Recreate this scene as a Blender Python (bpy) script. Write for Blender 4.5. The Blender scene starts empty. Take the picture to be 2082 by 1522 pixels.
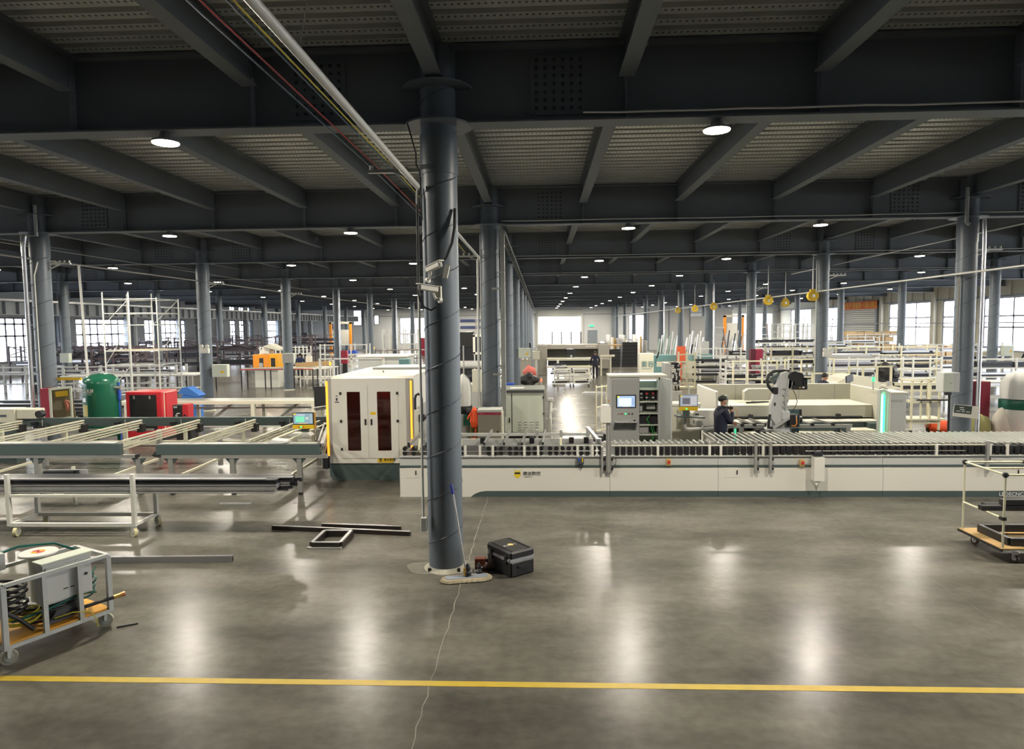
import bpy, math, random
from mathutils import Vector, Matrix
RN = random.Random(11)
SC = bpy.context.scene
COL = SC.collection
PI = math.pi

# ---------------------------------------------------------------- camera
PITCH, YAW, ROLL, FPX = 0.0721, 0.0435, 0.0108, 1368.8
CAM_Z = 3.2454
fw = Vector((-math.sin(YAW) * math.cos(PITCH), math.cos(YAW) * math.cos(PITCH), -math.sin(PITCH)))
rt = Vector((math.cos(YAW), math.sin(YAW), 0))
up = rt.cross(fw)
c_, s_ = math.cos(ROLL), math.sin(ROLL)
rt, up = c_ * rt - s_ * up, s_ * rt + c_ * up
cam = bpy.data.cameras.new('camera')
cam.sensor_width = 36.0
cam.sensor_fit = 'HORIZONTAL'
cam.lens = FPX / 2082 * 36.0
cam.clip_start = 0.05
cam.clip_end = 600
cob = bpy.data.objects.new('camera', cam)
COL.objects.link(cob)
m3 = Matrix((rt, up, -fw)).transposed()
cob.matrix_world = Matrix.Translation((0, 0, CAM_Z)) @ m3.to_4x4()
SC.camera = cob

# ---------------------------------------------------------------- light
SKY = 15.0
LAMP_W = 290.0
SC.view_settings.view_transform = 'Standard'
SC.view_settings.look = 'None'
SC.view_settings.gamma = 1.0
SC.view_settings.exposure = 0.0
try:
    SC.view_settings.use_curve_mapping = False
except Exception:
    pass
SC.cycles.max_bounces = 7
SC.cycles.diffuse_bounces = 3
SC.cycles.adaptive_threshold = 0.05
SC.cycles.glossy_bounces = 3
SC.cycles.transparent_max_bounces = 12
SC.cycles.sample_clamp_indirect = 4.0
SC.cycles.caustics_reflective = False
SC.cycles.caustics_refractive = False
w = bpy.data.worlds.new('overcast_sky')
SC.world = w
w.use_nodes = True
bg = w.node_tree.nodes['Background']
bg.inputs[0].default_value = (0.90, 0.94, 1.0, 1)
bg.inputs[1].default_value = SKY


def portal(cx, cy, cz, sx, sy, rot):
    """daylight portal in a window opening: steers sky samples, adds no light"""
    l = bpy.data.lights.new('window_portal', 'AREA')
    l.shape = 'RECTANGLE'
    l.size, l.size_y = sx, sy
    l.cycles.is_portal = True
    o = bpy.data.objects.new('window_portal', l)
    o.location = (cx, cy, cz)
    o.rotation_euler = rot
    COL.objects.link(o)


# ---------------------------------------------------------------- materials
MATS = {}


def mat(name, col, rough=0.5, metal=0.0, var=0.06, scale=3.0, emit=None, es=0.0, bump=0.0, bscale=40.0, spec=None):
    if name in MATS:
        return MATS[name]
    m = bpy.data.materials.new(name)
    m.use_nodes = True
    nt = m.node_tree
    N, L = nt.nodes, nt.links
    p = N['Principled BSDF']
    p.inputs['Base Color'].default_value = (*col, 1)
    p.inputs['Roughness'].default_value = rough
    p.inputs['Metallic'].default_value = metal
    if spec is not None:
        p.inputs['Specular IOR Level'].default_value = spec
    if var > 0:
        tc = N.new('ShaderNodeTexCoord')
        no = N.new('ShaderNodeTexNoise')
        no.inputs['Scale'].default_value = scale
        no.inputs['Detail'].default_value = 4
        L.new(tc.outputs['Object'], no.inputs['Vector'])
        mx = N.new('ShaderNodeMix')
        mx.data_type = 'RGBA'
        mx.inputs[6].default_value = (*[c * (1 - var) for c in col], 1)
        mx.inputs[7].default_value = (*[min(1, c * (1 + var)) for c in col], 1)
        L.new(no.outputs[0], mx.inputs[0])
        L.new(mx.outputs[2], p.inputs['Base Color'])
        mr = N.new('ShaderNodeMapRange')
        mr.inputs[3].default_value = max(0.02, rough - 0.07)
        mr.inputs[4].default_value = min(1, rough + 0.07)
        L.new(no.outputs[0], mr.inputs[0])
        L.new(mr.outputs[0], p.inputs['Roughness'])
    if bump > 0:
        tc = N.new('ShaderNodeTexCoord')
        nb = N.new('ShaderNodeTexNoise')
        nb.inputs['Scale'].default_value = bscale
        L.new(tc.outputs['Object'], nb.inputs['Vector'])
        bp = N.new('ShaderNodeBump')
        bp.inputs['Strength'].default_value = bump
        bp.inputs['Distance'].default_value = 0.01
        L.new(nb.outputs[0], bp.inputs['Height'])
        L.new(bp.outputs[0], p.inputs['Normal'])
    if emit:
        p.inputs['Emission Color'].default_value = (*emit, 1)
        p.inputs['Emission Strength'].default_value = es
    MATS[name] = m
    return m


STEEL = mat('grey_painted_steel', (0.125, 0.15, 0.178), 0.42, 0, 0.10, 1.2, bump=0.05)
BEAM = mat('dark_grey_beam_paint', (0.135, 0.155, 0.178), 0.55, 0, 0.12, 0.8)
GALV = mat('galvanised_sheet', (0.42, 0.44, 0.42), 0.42, 0.55, 0.12, 2.0)
WHITE = mat('white_machine_paint', (0.78, 0.76, 0.69), 0.42, 0, 0.03, 1.5)
CREAM = mat('cream_machine_paint', (0.72, 0.70, 0.58), 0.45, 0, 0.04, 1.5)
PALE = mat('pale_grey_paint', (0.55, 0.56, 0.54), 0.45, 0, 0.04, 1.5)
GREY = mat('mid_grey_paint', (0.42, 0.42, 0.41), 0.45, 0, 0.05, 1.5)
LGREEN = mat('pale_green_cabinet_paint', (0.60, 0.64, 0.55), 0.45, 0, 0.04, 1.5)
GREEN = mat('dark_green_grey_paint', (0.075, 0.105, 0.105), 0.4, 0, 0.06, 1.5)
BLACK = mat('black_plastic', (0.018, 0.018, 0.02), 0.45, 0, 0.1)
DARK = mat('dark_anodised_profile', (0.035, 0.037, 0.045), 0.35, 0.3, 0.12)
ALU = mat('brushed_aluminium', (0.56, 0.56, 0.54), 0.36, 0.75, 0.08)
SILV = mat('silver_profile', (0.62, 0.63, 0.66), 0.35, 0.6, 0.1)
PIPEW = mat('white_plastic_pipe', (0.74, 0.74, 0.70), 0.4, 0, 0.03)
IVORY = mat('ivory_pipe_rack', (0.72, 0.69, 0.50), 0.45, 0, 0.04)
CARTW = mat('white_cart_paint', (0.74, 0.74, 0.68), 0.42, 0, 0.05, 4)
CARTG = mat('worn_grey_cart_paint', (0.50, 0.52, 0.51), 0.5, 0, 0.16, 7)
WHEEL = mat('cream_nylon_wheel', (0.62, 0.58, 0.34), 0.5, 0, 0.08)
WOOD = mat('plywood', (0.50, 0.33, 0.14), 0.6, 0, 0.18, 6)
CARD = mat('cardboard', (0.50, 0.34, 0.17), 0.75, 0, 0.15, 5)
YELLOW = mat('yellow_paint', (0.80, 0.52, 0.02), 0.45, 0, 0.05)
YLINE = mat('yellow_floor_paint', (0.62, 0.44, 0.04), 0.42, 0, 0.18, 9)
ORANGE = mat('orange_paint', (0.85, 0.30, 0.02), 0.5, 0, 0.05)
RED = mat('red_paint', (0.62, 0.03, 0.045), 0.4, 0, 0.05)
CRIM = mat('crimson_box_paint', (0.36, 0.02, 0.055), 0.45, 0, 0.06)
TANKG = mat('tank_green_gloss', (0.014, 0.125, 0.072), 0.22, 0, 0.04)
BLUE = mat('blue_plastic', (0.03, 0.10, 0.55), 0.45, 0, 0.05)
TEAL = mat('teal_machine_paint', (0.16, 0.32, 0.33), 0.5, 0, 0.05)
NAVY = mat('navy_workwear', (0.012, 0.015, 0.035), 0.85, 0, 0.2, 12, bump=0.3)
SKIN = mat('skin', (0.45, 0.25, 0.17), 0.55, 0, 0.05)
HAIR = mat('black_hair', (0.008, 0.007, 0.007), 0.5, 0, 0.1)
CLOTH = mat('white_filter_cloth', (0.72, 0.72, 0.69), 0.85, 0, 0.05, 5, bump=0.2)
SACK = mat('woven_sack', (0.62, 0.58, 0.50), 0.85, 0, 0.12, 8, bump=0.4, bscale=25)
OLIVE = mat('olive_sack', (0.27, 0.26, 0.10), 0.8, 0, 0.15, 8, bump=0.4, bscale=25)
SAFE = mat('orange_mesh_bag', (0.90, 0.10, 0.02), 0.6, 0, 0.15, 12)
PINK = mat('pink_sheet', (0.75, 0.28, 0.27), 0.7, 0, 0.1)
TAUPE = mat('taupe_cabinet_paint', (0.27, 0.25, 0.205), 0.5, 0, 0.04)
RUBBER = mat('black_rubber_hose', (0.015, 0.016, 0.017), 0.55, 0, 0.1)
HOSEG = mat('green_air_hose', (0.01, 0.10, 0.085), 0.35, 0, 0.1)
CABY = mat('yellow_cable', (0.55, 0.48, 0.03), 0.5, 0, 0.1)
BRASS = mat('brass_fitting', (0.60, 0.40, 0.12), 0.35, 0.8, 0.05)
TANWH = mat('red_glass', (0.045, 0.012, 0.012), 0.12, 0, 0.0)
GRIT = mat('grout_dust', (0.46, 0.44, 0.36), 0.9, 0, 0.25, 12)
ROBOT = mat('robot_light_grey', (0.55, 0.56, 0.56), 0.4, 0, 0.03)
WALLM = mat('pale_wall_panel', (0.60, 0.61, 0.61), 0.6, 0, 0.04, 0.6)
WALLR = mat('beige_wall_panel', (0.62, 0.60, 0.50), 0.6, 0, 0.05, 0.6)
WALLD = mat('grey_wall_post', (0.22, 0.25, 0.28), 0.55, 0, 0.05, 0.6)
SHUT = mat('shutter_slat', (0.60, 0.60, 0.55), 0.5, 0.1, 0.04)
MULL = mat('window_mullion', (0.30, 0.30, 0.34), 0.5, 0, 0.03)
BANN = mat('orange_banner', (0.80, 0.16, 0.02), 0.7, 0, 0.05)
GREENL = mat('green_led', (0.1, 0.9, 0.4), 0.4, 0, 0, emit=(0.04, 1.0, 0.2), es=1.7)
ORANL = mat('orange_led', (0.9, 0.5, 0.1), 0.4, 0, 0, emit=(1.0, 0.38, 0.02), es=1.5)
REDL = mat('red_led', (0.9, 0.1, 0.1), 0.4, 0, 0, emit=(1.0, 0.05, 0.02), es=5.0)
LAMPM = mat('lamp_diffuser', (1, 1, 0.95), 0.4, 0, 0, emit=(1.0, 0.93, 0.74), es=22.0)
WHITEINK = mat('white_lettering', (0.8, 0.8, 0.8), 0.6, 0, 0)
DARKINK = mat('dark_lettering', (0.03, 0.03, 0.03), 0.6, 0, 0)
TEALINK = mat('teal_lettering', (0.12, 0.25, 0.27), 0.6, 0, 0)
YELINK = mat('yellow_lettering', (0.85, 0.62, 0.03), 0.6, 0, 0)
PAPER = mat('paper', (0.75, 0.75, 0.74), 0.8, 0, 0.03)
CURT = mat('blue_sheet', (0.05, 0.20, 0.62), 0.5, 0, 0.1)
RAILO = mat('amber_lit_rail', (0.62, 0.60, 0.56), 0.3, 0.8, 0.05)

# glass pane: mostly clear, slight sheen
def glass(name, tint, t):
    m = bpy.data.materials.new(name)
    m.use_nodes = True
    nt = m.node_tree
    N, L = nt.nodes, nt.links
    for n in list(N):
        N.remove(n)
    o = N.new('ShaderNodeOutputMaterial')
    tr = N.new('ShaderNodeBsdfTransparent')
    tr.inputs[0].default_value = (*tint, 1)
    gl = N.new('ShaderNodeBsdfGlossy')
    gl.inputs['Roughness'].default_value = 0.05
    mx = N.new('ShaderNodeMixShader')
    mx.inputs[0].default_value = t
    L.new(tr.outputs[0], mx.inputs[1])
    L.new(gl.outputs[0], mx.inputs[2])
    L.new(mx.outputs[0], o.inputs[0])
    MATS[name] = m
    return m


PANE = glass('window_glass', (0.95, 0.97, 1.0), 0.06)
REDG = glass('red_acrylic', (0.70, 0.30, 0.25), 0.07)
CLEAR = glass('clear_cover', (0.9, 0.9, 0.9), 0.1)


def floor_mat():
    m = bpy.data.materials.new('polished_concrete')
    m.use_nodes = True
    nt = m.node_tree
    N, L = nt.nodes, nt.links
    p = N['Principled BSDF']
    tc = N.new('ShaderNodeTexCoord')
    n1 = N.new('ShaderNodeTexNoise')
    n1.inputs['Scale'].default_value = 0.55
    n1.inputs['Detail'].default_value = 6
    n1.inputs['Roughness'].default_value = 0.62
    n2 = N.new('ShaderNodeTexNoise')
    n2.inputs['Scale'].default_value = 9
    n2.inputs['Detail'].default_value = 5
    mp = N.new('ShaderNodeMapping')
    mp.inputs['Scale'].default_value = (1.0, 1.9, 1.0)
    L.new(tc.outputs['Object'], mp.inputs['Vector'])
    L.new(mp.outputs[0], n1.inputs['Vector'])
    L.new(tc.outputs['Object'], n2.inputs['Vector'])
    r1 = N.new('ShaderNodeValToRGB')
    r1.color_ramp.elements[0].position = 0.34
    r1.color_ramp.elements[0].color = (0.086, 0.081, 0.070, 1)
    r1.color_ramp.elements[1].position = 0.66
    r1.color_ramp.elements[1].color = (0.195, 0.183, 0.155, 1)
    L.new(n1.outputs[0], r1.inputs[0])
    mx = N.new('ShaderNodeMix')
    mx.data_type = 'RGBA'
    mx.blend_type = 'MULTIPLY'
    mx.inputs[0].default_value = 0.35
    L.new(r1.outputs[0], mx.inputs[6])
    r2 = N.new('ShaderNodeValToRGB')
    r2.color_ramp.elements[0].position = 0.35
    r2.color_ramp.elements[0].color = (0.6, 0.6, 0.6, 1)
    r2.color_ramp.elements[1].position = 0.6
    r2.color_ramp.elements[1].color = (1, 1, 1, 1)
    L.new(n2.outputs[0], r2.inputs[0])
    L.new(r2.outputs[0], mx.inputs[7])
    L.new(mx.outputs[2], p.inputs['Base Color'])
    mr = N.new('ShaderNodeMapRange')
    mr.inputs[1].default_value = 0.3
    mr.inputs[2].default_value = 0.7
    mr.inputs[3].default_value = 0.235
    mr.inputs[4].default_value = 0.266
    L.new(n1.outputs[0], mr.inputs[0])
    L.new(mr.outputs[0], p.inputs['Roughness'])
    p.inputs['Specular IOR Level'].default_value = 0.16
    n3 = N.new('ShaderNodeTexNoise')
    n3.inputs['Scale'].default_value = 2.2
    n3.inputs['Detail'].default_value = 3
    L.new(tc.outputs['Object'], n3.inputs['Vector'])
    bp = N.new('ShaderNodeBump')
    bp.inputs['Strength'].default_value = 0.10
    bp.inputs['Distance'].default_value = 0.02
    L.new(n3.outputs[0], bp.inputs['Height'])
    L.new(bp.outputs[0], p.inputs['Normal'])
    return m


FLOOR = floor_mat()


def deck_mat():
    """galvanised deck; dark dots along every rib paint the shade of pressed dimples"""
    m = bpy.data.materials.new('embossed_deck_sheet')
    m.use_nodes = True
    nt = m.node_tree
    N, L = nt.nodes, nt.links
    p = N['Principled BSDF']
    p.inputs['Base Color'].default_value = (0.50, 0.52, 0.50, 1)
    p.inputs['Metallic'].default_value = 0.55
    p.inputs['Roughness'].default_value = 0.36
    tc = N.new('ShaderNodeTexCoord')
    sx = N.new('ShaderNodeSeparateXYZ')
    L.new(tc.outputs['Object'], sx.inputs[0])

    def mth(op, a, b=None):
        n = N.new('ShaderNodeMath')
        n.operation = op
        for i, v in enumerate((a, b)):
            if v is None:
                continue
            if isinstance(v, (int, float)):
                n.inputs[i].default_value = v
            else:
                L.new(v, n.inputs[i])
        return n.outputs[0]
    sn = mth('SINE', mth('MULTIPLY', sx.outputs[0], 2 * PI / 0.075))
    dot = mth('GREATER_THAN', sn, 0.35)
    fy = mth('FRACT', mth('DIVIDE', sx.outputs[1], 0.297))
    on = mth('LESS_THAN', mth('ABSOLUTE', mth('SUBTRACT', fy, 0.22)), 0.07)
    k = mth('MULTIPLY', dot, on)
    mx = N.new('ShaderNodeMix')
    mx.data_type = 'RGBA'
    mx.inputs[6].default_value = (0.86, 0.88, 0.85, 1)
    mx.inputs[7].default_value = (0.16, 0.17, 0.17, 1)  # dimple shade put into the colour as dark dots
    L.new(k, mx.inputs[0])
    L.new(mx.outputs[2], p.inputs['Base Color'])
    return m


DECK = deck_mat()


def screen_mat(name, bgc, blocks, es=1.6):
    """flat glowing screen: rectangles in generated coordinates"""
    m = bpy.data.materials.new(name)
    m.use_nodes = True
    nt = m.node_tree
    N, L = nt.nodes, nt.links
    p = N['Principled BSDF']
    p.inputs['Roughness'].default_value = 0.3
    tc = N.new('ShaderNodeTexCoord')
    sx = N.new('ShaderNodeSeparateXYZ')
    L.new(tc.outputs['Generated'], sx.inputs[0])
    cur = None
    last = (*bgc, 1)
    for (x0, x1, z0, z1, col) in blocks:
        ks = []
        for o, lo, hi in ((sx.outputs[0], x0, x1), (sx.outputs[2], z0, z1)):
            for op, v in (('GREATER_THAN', lo), ('LESS_THAN', hi)):
                n = N.new('ShaderNodeMath')
                n.operation = op
                L.new(o, n.inputs[0])
                n.inputs[1].default_value = v
                ks.append(n.outputs[0])
        a = ks[0]
        for kk in ks[1:]:
            n = N.new('ShaderNodeMath')
            n.operation = 'MULTIPLY'
            L.new(a, n.inputs[0])
            L.new(kk, n.inputs[1])
            a = n.outputs[0]
        mx = N.new('ShaderNodeMix')
        mx.data_type = 'RGBA'
        if cur is None:
            mx.inputs[6].default_value = last
        else:
            L.new(cur, mx.inputs[6])
        mx.inputs[7].default_value = (*col, 1)
        L.new(a, mx.inputs[0])
        cur = mx.outputs[2]
    L.new(cur, p.inputs['Emission Color'])
    p.inputs['Emission Strength'].default_value = es
    p.inputs['Base Color'].default_value = (0.02, 0.02, 0.02, 1)
    return m


# ---------------------------------------------------------------- shapes
def bx(x0, x1, y0, y1, z0, z1, c=0.0):
    if c <= 0:
        v = [(x0, y0, z0), (x1, y0, z0), (x1, y1, z0), (x0, y1, z0), (x0, y0, z1), (x1, y0, z1), (x1, y1, z1), (x0, y1, z1)]
        return v, [(0, 3, 2, 1), (4, 5, 6, 7), (0, 1, 5, 4), (1, 2, 6, 5), (2, 3, 7, 6), (3, 0, 4, 7)]
    v, idx = [], {}
    X, Y, Z = (x0, x1), (y0, y1), (z0, z1)
    for i in (0, 1):
        for j in (0, 1):
            for k in (0, 1):
                sx, sy, sz = (1, -1)[i] * c, (1, -1)[j] * c, (1, -1)[k] * c
                for a in range(3):
                    p = [X[i] + (0 if a == 0 else sx), Y[j] + (0 if a == 1 else sy), Z[k] + (0 if a == 2 else sz)]
                    idx[i, j, k, a] = len(v)
                    v.append(tuple(p))
    f = []
    for i in (0, 1):
        q = [(i, 0, 0, 0), (i, 1, 0, 0), (i, 1, 1, 0), (i, 0, 1, 0)]
        f.append(tuple(idx[t] for t in (q if i else q[::-1])))
        q = [(0, i, 0, 1), (0, i, 1, 1), (1, i, 1, 1), (1, i, 0, 1)]
        f.append(tuple(idx[t] for t in (q if i else q[::-1])))
        q = [(0, 0, i, 2), (1, 0, i, 2), (1, 1, i, 2), (0, 1, i, 2)]
        f.append(tuple(idx[t] for t in (q if i else q[::-1])))
    for i in (0, 1):
        for j in (0, 1):
            f.append((idx[i, j, 0, 0], idx[i, j, 1, 0], idx[i, j, 1, 1], idx[i, j, 0, 1]))
            f.append((idx[i, 0, j, 0], idx[i, 1, j, 0], idx[i, 1, j, 2], idx[i, 0, j, 2]))
            f.append((idx[0, i, j, 1], idx[1, i, j, 1], idx[1, i, j, 2], idx[0, i, j, 2]))
            for k in (0, 1):
                f.append((idx[i, j, k, 0], idx[i, j, k, 1], idx[i, j, k, 2]))
    # duplicate corner triangles once per (i,j,k)
    return v, list(dict.fromkeys(f))


def frame_of(d):
    d = Vector(d).normalized()
    a = Vector((0, 0, 1)) if abs(d.z) < 0.9 else Vector((1, 0, 0))
    u = d.cross(a).normalized()
    return u, d.cross(u)


def cy(p, q, r, n=12, r2=None):
    p, q = Vector(p), Vector(q)
    r2 = r if r2 is None else r2
    u, w_ = frame_of(q - p)
    v, f = [], []
    for i in range(n):
        a = 2 * PI * i / n
        d = u * math.cos(a) + w_ * math.sin(a)
        v += [tuple(p + d * r), tuple(q + d * r2)]
    for i in range(n):
        j = (i + 1) % n
        f.append((2 * i, 2 * i + 1, 2 * j + 1, 2 * j))
    f.append(tuple(2 * i for i in range(n)))
    f.append(tuple(2 * i + 1 for i in range(n))[::-1])
    return v, f


def tu(pts, r, n=6):
    pts = [Vector(p) for p in pts]
    v, f = [], []
    u = None
    for i, p in enumerate(pts):
        d = (pts[min(i + 1, len(pts) - 1)] - pts[max(i - 1, 0)]).normalized()
        if u is None:
            u, w_ = frame_of(d)
        else:
            u = (u - d * u.dot(d)).normalized()
            w_ = d.cross(u)
        rr = r[i] if isinstance(r, (list, tuple)) else r
        for k in range(n):
            a = 2 * PI * k / n
            v.append(tuple(p + (u * math.cos(a) + w_ * math.sin(a)) * rr))
    for i in range(len(pts) - 1):
        for k in range(n):
            j = (k + 1) % n
            f.append((i * n + k, i * n + j, (i + 1) * n + j, (i + 1) * n + k))
    f.append(tuple(range(n))[::-1])
    f.append(tuple((len(pts) - 1) * n + k for k in range(n)))
    return v, f


def pz(poly, axis, a, b):
    """extrude a 2-D polygon: axis x -> (y,z), y -> (x,z), z -> (x,y)"""
    def mk(p, t):
        return {'x': (t, p[0], p[1]), 'y': (p[0], t, p[1]), 'z': (p[0], p[1], t)}[axis]
    n = len(poly)
    v = [mk(p, a) for p in poly] + [mk(p, b) for p in poly]
    f = [tuple(range(n))[::-1], tuple(range(n, 2 * n))]
    for i in range(n):
        j = (i + 1) % n
        f.append((i, j, n + j, n + i))
    return v, f


def la(prof, c, n=24):
    """lathe (radius, z) about a vertical axis"""
    v, f = [], []
    for r, z in prof:
        for k in range(n):
            a = 2 * PI * k / n
            v.append((c[0] + r * math.cos(a), c[1] + r * math.sin(a), c[2] + z))
    for i in range(len(prof) - 1):
        for k in range(n):
            j = (k + 1) % n
            f.append((i * n + k, i * n + j, (i + 1) * n + j, (i + 1) * n + k))
    f.append(tuple(range(n))[::-1])
    f.append(tuple((len(prof) - 1) * n + k for k in range(n)))
    return v, f


def sp(c, r, n=10, m=7):
    r = (r, r, r) if isinstance(r, (int, float)) else r
    v, f = [(c[0], c[1], c[2] - r[2])], []
    for i in range(1, m):
        t = PI * i / m
        for k in range(n):
            a = 2 * PI * k / n
            v.append((c[0] + r[0] * math.sin(t) * math.cos(a), c[1] + r[1] * math.sin(t) * math.sin(a), c[2] - r[2] * math.cos(t)))
    v.append((c[0], c[1], c[2] + r[2]))
    for k in range(n):
        j = (k + 1) % n
        f.append((0, 1 + j, 1 + k))
        for i in range(m - 2):
            f.append((1 + i * n + k, 1 + i * n + j, 1 + (i + 1) * n + j, 1 + (i + 1) * n + k))
        f.append((1 + (m - 2) * n + k, 1 + (m - 2) * n + j, len(v) - 1))
    return v, f


def bar(p, q, w_, h):
    """rectangular bar between two points, width w_ sideways and height h"""
    p, q = Vector(p), Vector(q)
    d = (q - p).normalized()
    a = Vector((0, 0, 1)) if abs(d.z) < 0.95 else Vector((0, 1, 0))
    s = d.cross(a).normalized()
    t = s.cross(d)
    v = []
    for e in (p, q):
        for i, j in ((-1, -1), (1, -1), (1, 1), (-1, 1)):
            v.append(tuple(e + s * (i * w_ / 2) + t * (j * h / 2)))
    return v, [(0, 3, 2, 1), (4, 5, 6, 7), (0, 1, 5, 4), (1, 2, 6, 5), (2, 3, 7, 6), (3, 0, 4, 7)]


def mv(s, dx=0, dy=0, dz=0, rz=0, about=(0, 0)):
    v, f = s
    c, n = math.cos(rz), math.sin(rz)
    o = []
    for x, y, z in v:
        x, y = x - about[0], y - about[1]
        o.append((about[0] + c * x - n * y + dx, about[1] + n * x + c * y + dy, z + dz))
    return o, f


# ---------------------------------------------------------------- objects
ORG = {}


def mesh(name, m, shapes, off=(0, 0, 0), smooth=False):
    V, Fc = [], []
    for v, f in shapes:
        b = len(V)
        V += [(x - off[0], y - off[1], z - off[2]) for x, y, z in v]
        Fc += [tuple(i + b for i in t) for t in f]
    me = bpy.data.meshes.new(name)
    me.from_pydata(V, [], Fc)
    me.update()
    if m:
        me.materials.append(m)
    if smooth:
        me.polygons.foreach_set('use_smooth', [True] * len(me.polygons))
        try:
            me.set_sharp_from_angle(angle=0.7)
        except Exception:
            pass
    return me


def T(name, label, cat, loc, group=None, rz=0.0, local=False):
    o = bpy.data.objects.new(name, None)
    o.empty_display_size = 0.1
    COL.objects.link(o)
    o.location = loc
    o.rotation_euler = (0, 0, rz)
    o['label'] = label
    o['category'] = cat
    if group:
        o['group'] = group
    ORG[o.name] = (0, 0, 0) if local else tuple(loc)
    return o


def P(par, name, m, *shapes, smooth=False, label=None, kind=None):
    off = ORG[par.name]
    o = bpy.data.objects.new(name, mesh(name, m, shapes, off, smooth))
    COL.objects.link(o)
    o.parent = par
    ORG[o.name] = off
    if label:
        o['label'] = label
    if kind:
        o['kind'] = kind
    return o


def O1(name, label, cat, m, *shapes, group=None, smooth=False, kind=None, loc=None):
    vs = [p for s in shapes for p in s[0]]
    if loc is None:
        xs, ys, zs = zip(*vs)
        loc = ((min(xs) + max(xs)) / 2, (min(ys) + max(ys)) / 2, min(zs))
    o = bpy.data.objects.new(name, mesh(name, m, shapes, loc, smooth))
    COL.objects.link(o)
    o.location = loc
    o['label'] = label
    o['category'] = cat
    if group:
        o['group'] = group
    if kind:
        o['kind'] = kind
    ORG[o.name] = loc
    return o


def ST(name, m, *shapes, parent=None, smooth=False):
    """part of the building"""
    o = bpy.data.objects.new(name, mesh(name, m, shapes, (0, 0, 0), smooth) if shapes else None)
    COL.objects.link(o)
    if parent:
        o.parent = parent
    else:
        o['kind'] = 'structure'
    ORG[o.name] = (0, 0, 0)
    return o


def LK(name, me, loc, par, rz=0):
    """another object sharing a mesh, loc in the parent's space"""
    o = bpy.data.objects.new(name, me)
    COL.objects.link(o)
    o.parent = par
    o.location = loc
    o.rotation_euler = (0, 0, rz)
    if par is not None:
        ORG[o.name] = ORG[par.name]
    return o


def CP(root, loc, label, rz=None, group=None):
    """copy a thing with its parts and sub-parts"""
    def rec(o, par):
        c = o.copy()
        COL.objects.link(c)
        c.parent = par
        ORG[c.name] = ORG[o.name]
        for ch in list(o.children):
            rec(ch, c)
        return c
    r = rec(root, None)
    r.location = loc
    if rz is not None:
        r.rotation_euler = (0, 0, rz)
    r['label'] = label
    if group:
        r['group'] = group
    return r


def TX(par, name, body, size, loc, m, rot=(PI / 2, 0, 0), ext=0.002, align='LEFT', flat=None):
    """lettering as a flat mesh; loc in world space"""
    cu = bpy.data.curves.new(name, 'FONT')
    cu.body = body
    cu.size = size
    cu.extrude = ext
    cu.align_x = align
    cu.resolution_u = 2
    tmp = bpy.data.objects.new(name + '_tmp', cu)
    me = bpy.data.meshes.new_from_object(tmp)
    bpy.data.objects.remove(tmp)
    bpy.data.curves.remove(cu)
    me.materials.clear()
    me.materials.append(m)
    o = bpy.data.objects.new(name, me)
    COL.objects.link(o)
    o.parent = par
    off = ORG[par.name]
    o.location = (loc[0] - off[0], loc[1] - off[1], loc[2] - off[2])
    o.rotation_euler = rot
    if flat:
        o.scale = (flat, 1, 1)
    ORG[o.name] = off
    return o

# ================================================================ building
XA, SX, D1, SY = -1.305, 12.0, 8.872, 8.671
XL, XR, YN, YF = -37.3, 34.7, -9.0, 100.0
ZB, ZD = 5.82, 6.80          # girder underside, deck underside


def DY(n):
    return D1 + (n - 1) * SY


fl = ST('floor', FLOOR, ([(XL, YN, 0), (XR, YN, 0), (XR, YF, 0), (XL, YF, 0)], [(0, 1, 2, 3)]))
ST('outside_ground', mat('outside_paving', (0.5, 0.5, 0.5), 0.8), ([(-260, -200, -0.06), (260, -200, -0.06), (260, 330, -0.06), (-260, 330, -0.06)], [(0, 1, 2, 3)]))
# saw-cut joints with pale dust in them, the long one beside the foremost column
JD = mat('joint_dust', (0.27, 0.255, 0.215), 0.8, 0, 0.3, 14)
JK = mat('joint_dark', (0.10, 0.095, 0.08), 0.6, 0, 0.2, 9)


def wob(x, y0, y1, wd, m, nm, ax='y', amp=0.012):
    v, f = [], []
    n = max(8, int(abs(y1 - y0) / 0.15))
    for i in range(n + 1):
        t = y0 + (y1 - y0) * i / n
        o = RN.uniform(-amp, amp)
        ww = wd * RN.uniform(0.4, 1.3)
        a, b = x + o - ww, x + o + ww
        v += [(a, t, 0.0012), (b, t, 0.0012)] if ax == 'y' else [(t, a, 0.0012), (t, b, 0.0012)]
        if i:
            q = (2 * i - 2, 2 * i - 1, 2 * i + 1, 2 * i)
            f.append(q if ax == 'y' else q[::-1])
    o = bpy.data.objects.new(nm, mesh(nm, m, [(v, f)]))
    COL.objects.link(o)
    o.parent = fl
    return o


wob(-1.03, 1.0, 12.6, 0.005, JD, 'floor_joint')
wob(4.9, 3.0, 12.5, 0.003, JK, 'floor_joint')
wob(8.72, -7.0, -1.7, 0.004, JK, 'floor_joint', 'x')
wob(8.70, -0.1, 9.0, 0.004, JK, 'floor_joint', 'x')
wob(-7.2, 3.0, 12.5, 0.003, JK, 'floor_joint')
o = ST('yellow_floor_line', YLINE, bx(-16, 13, 5.84, 5.93, 0.0, 0.002))
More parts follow.
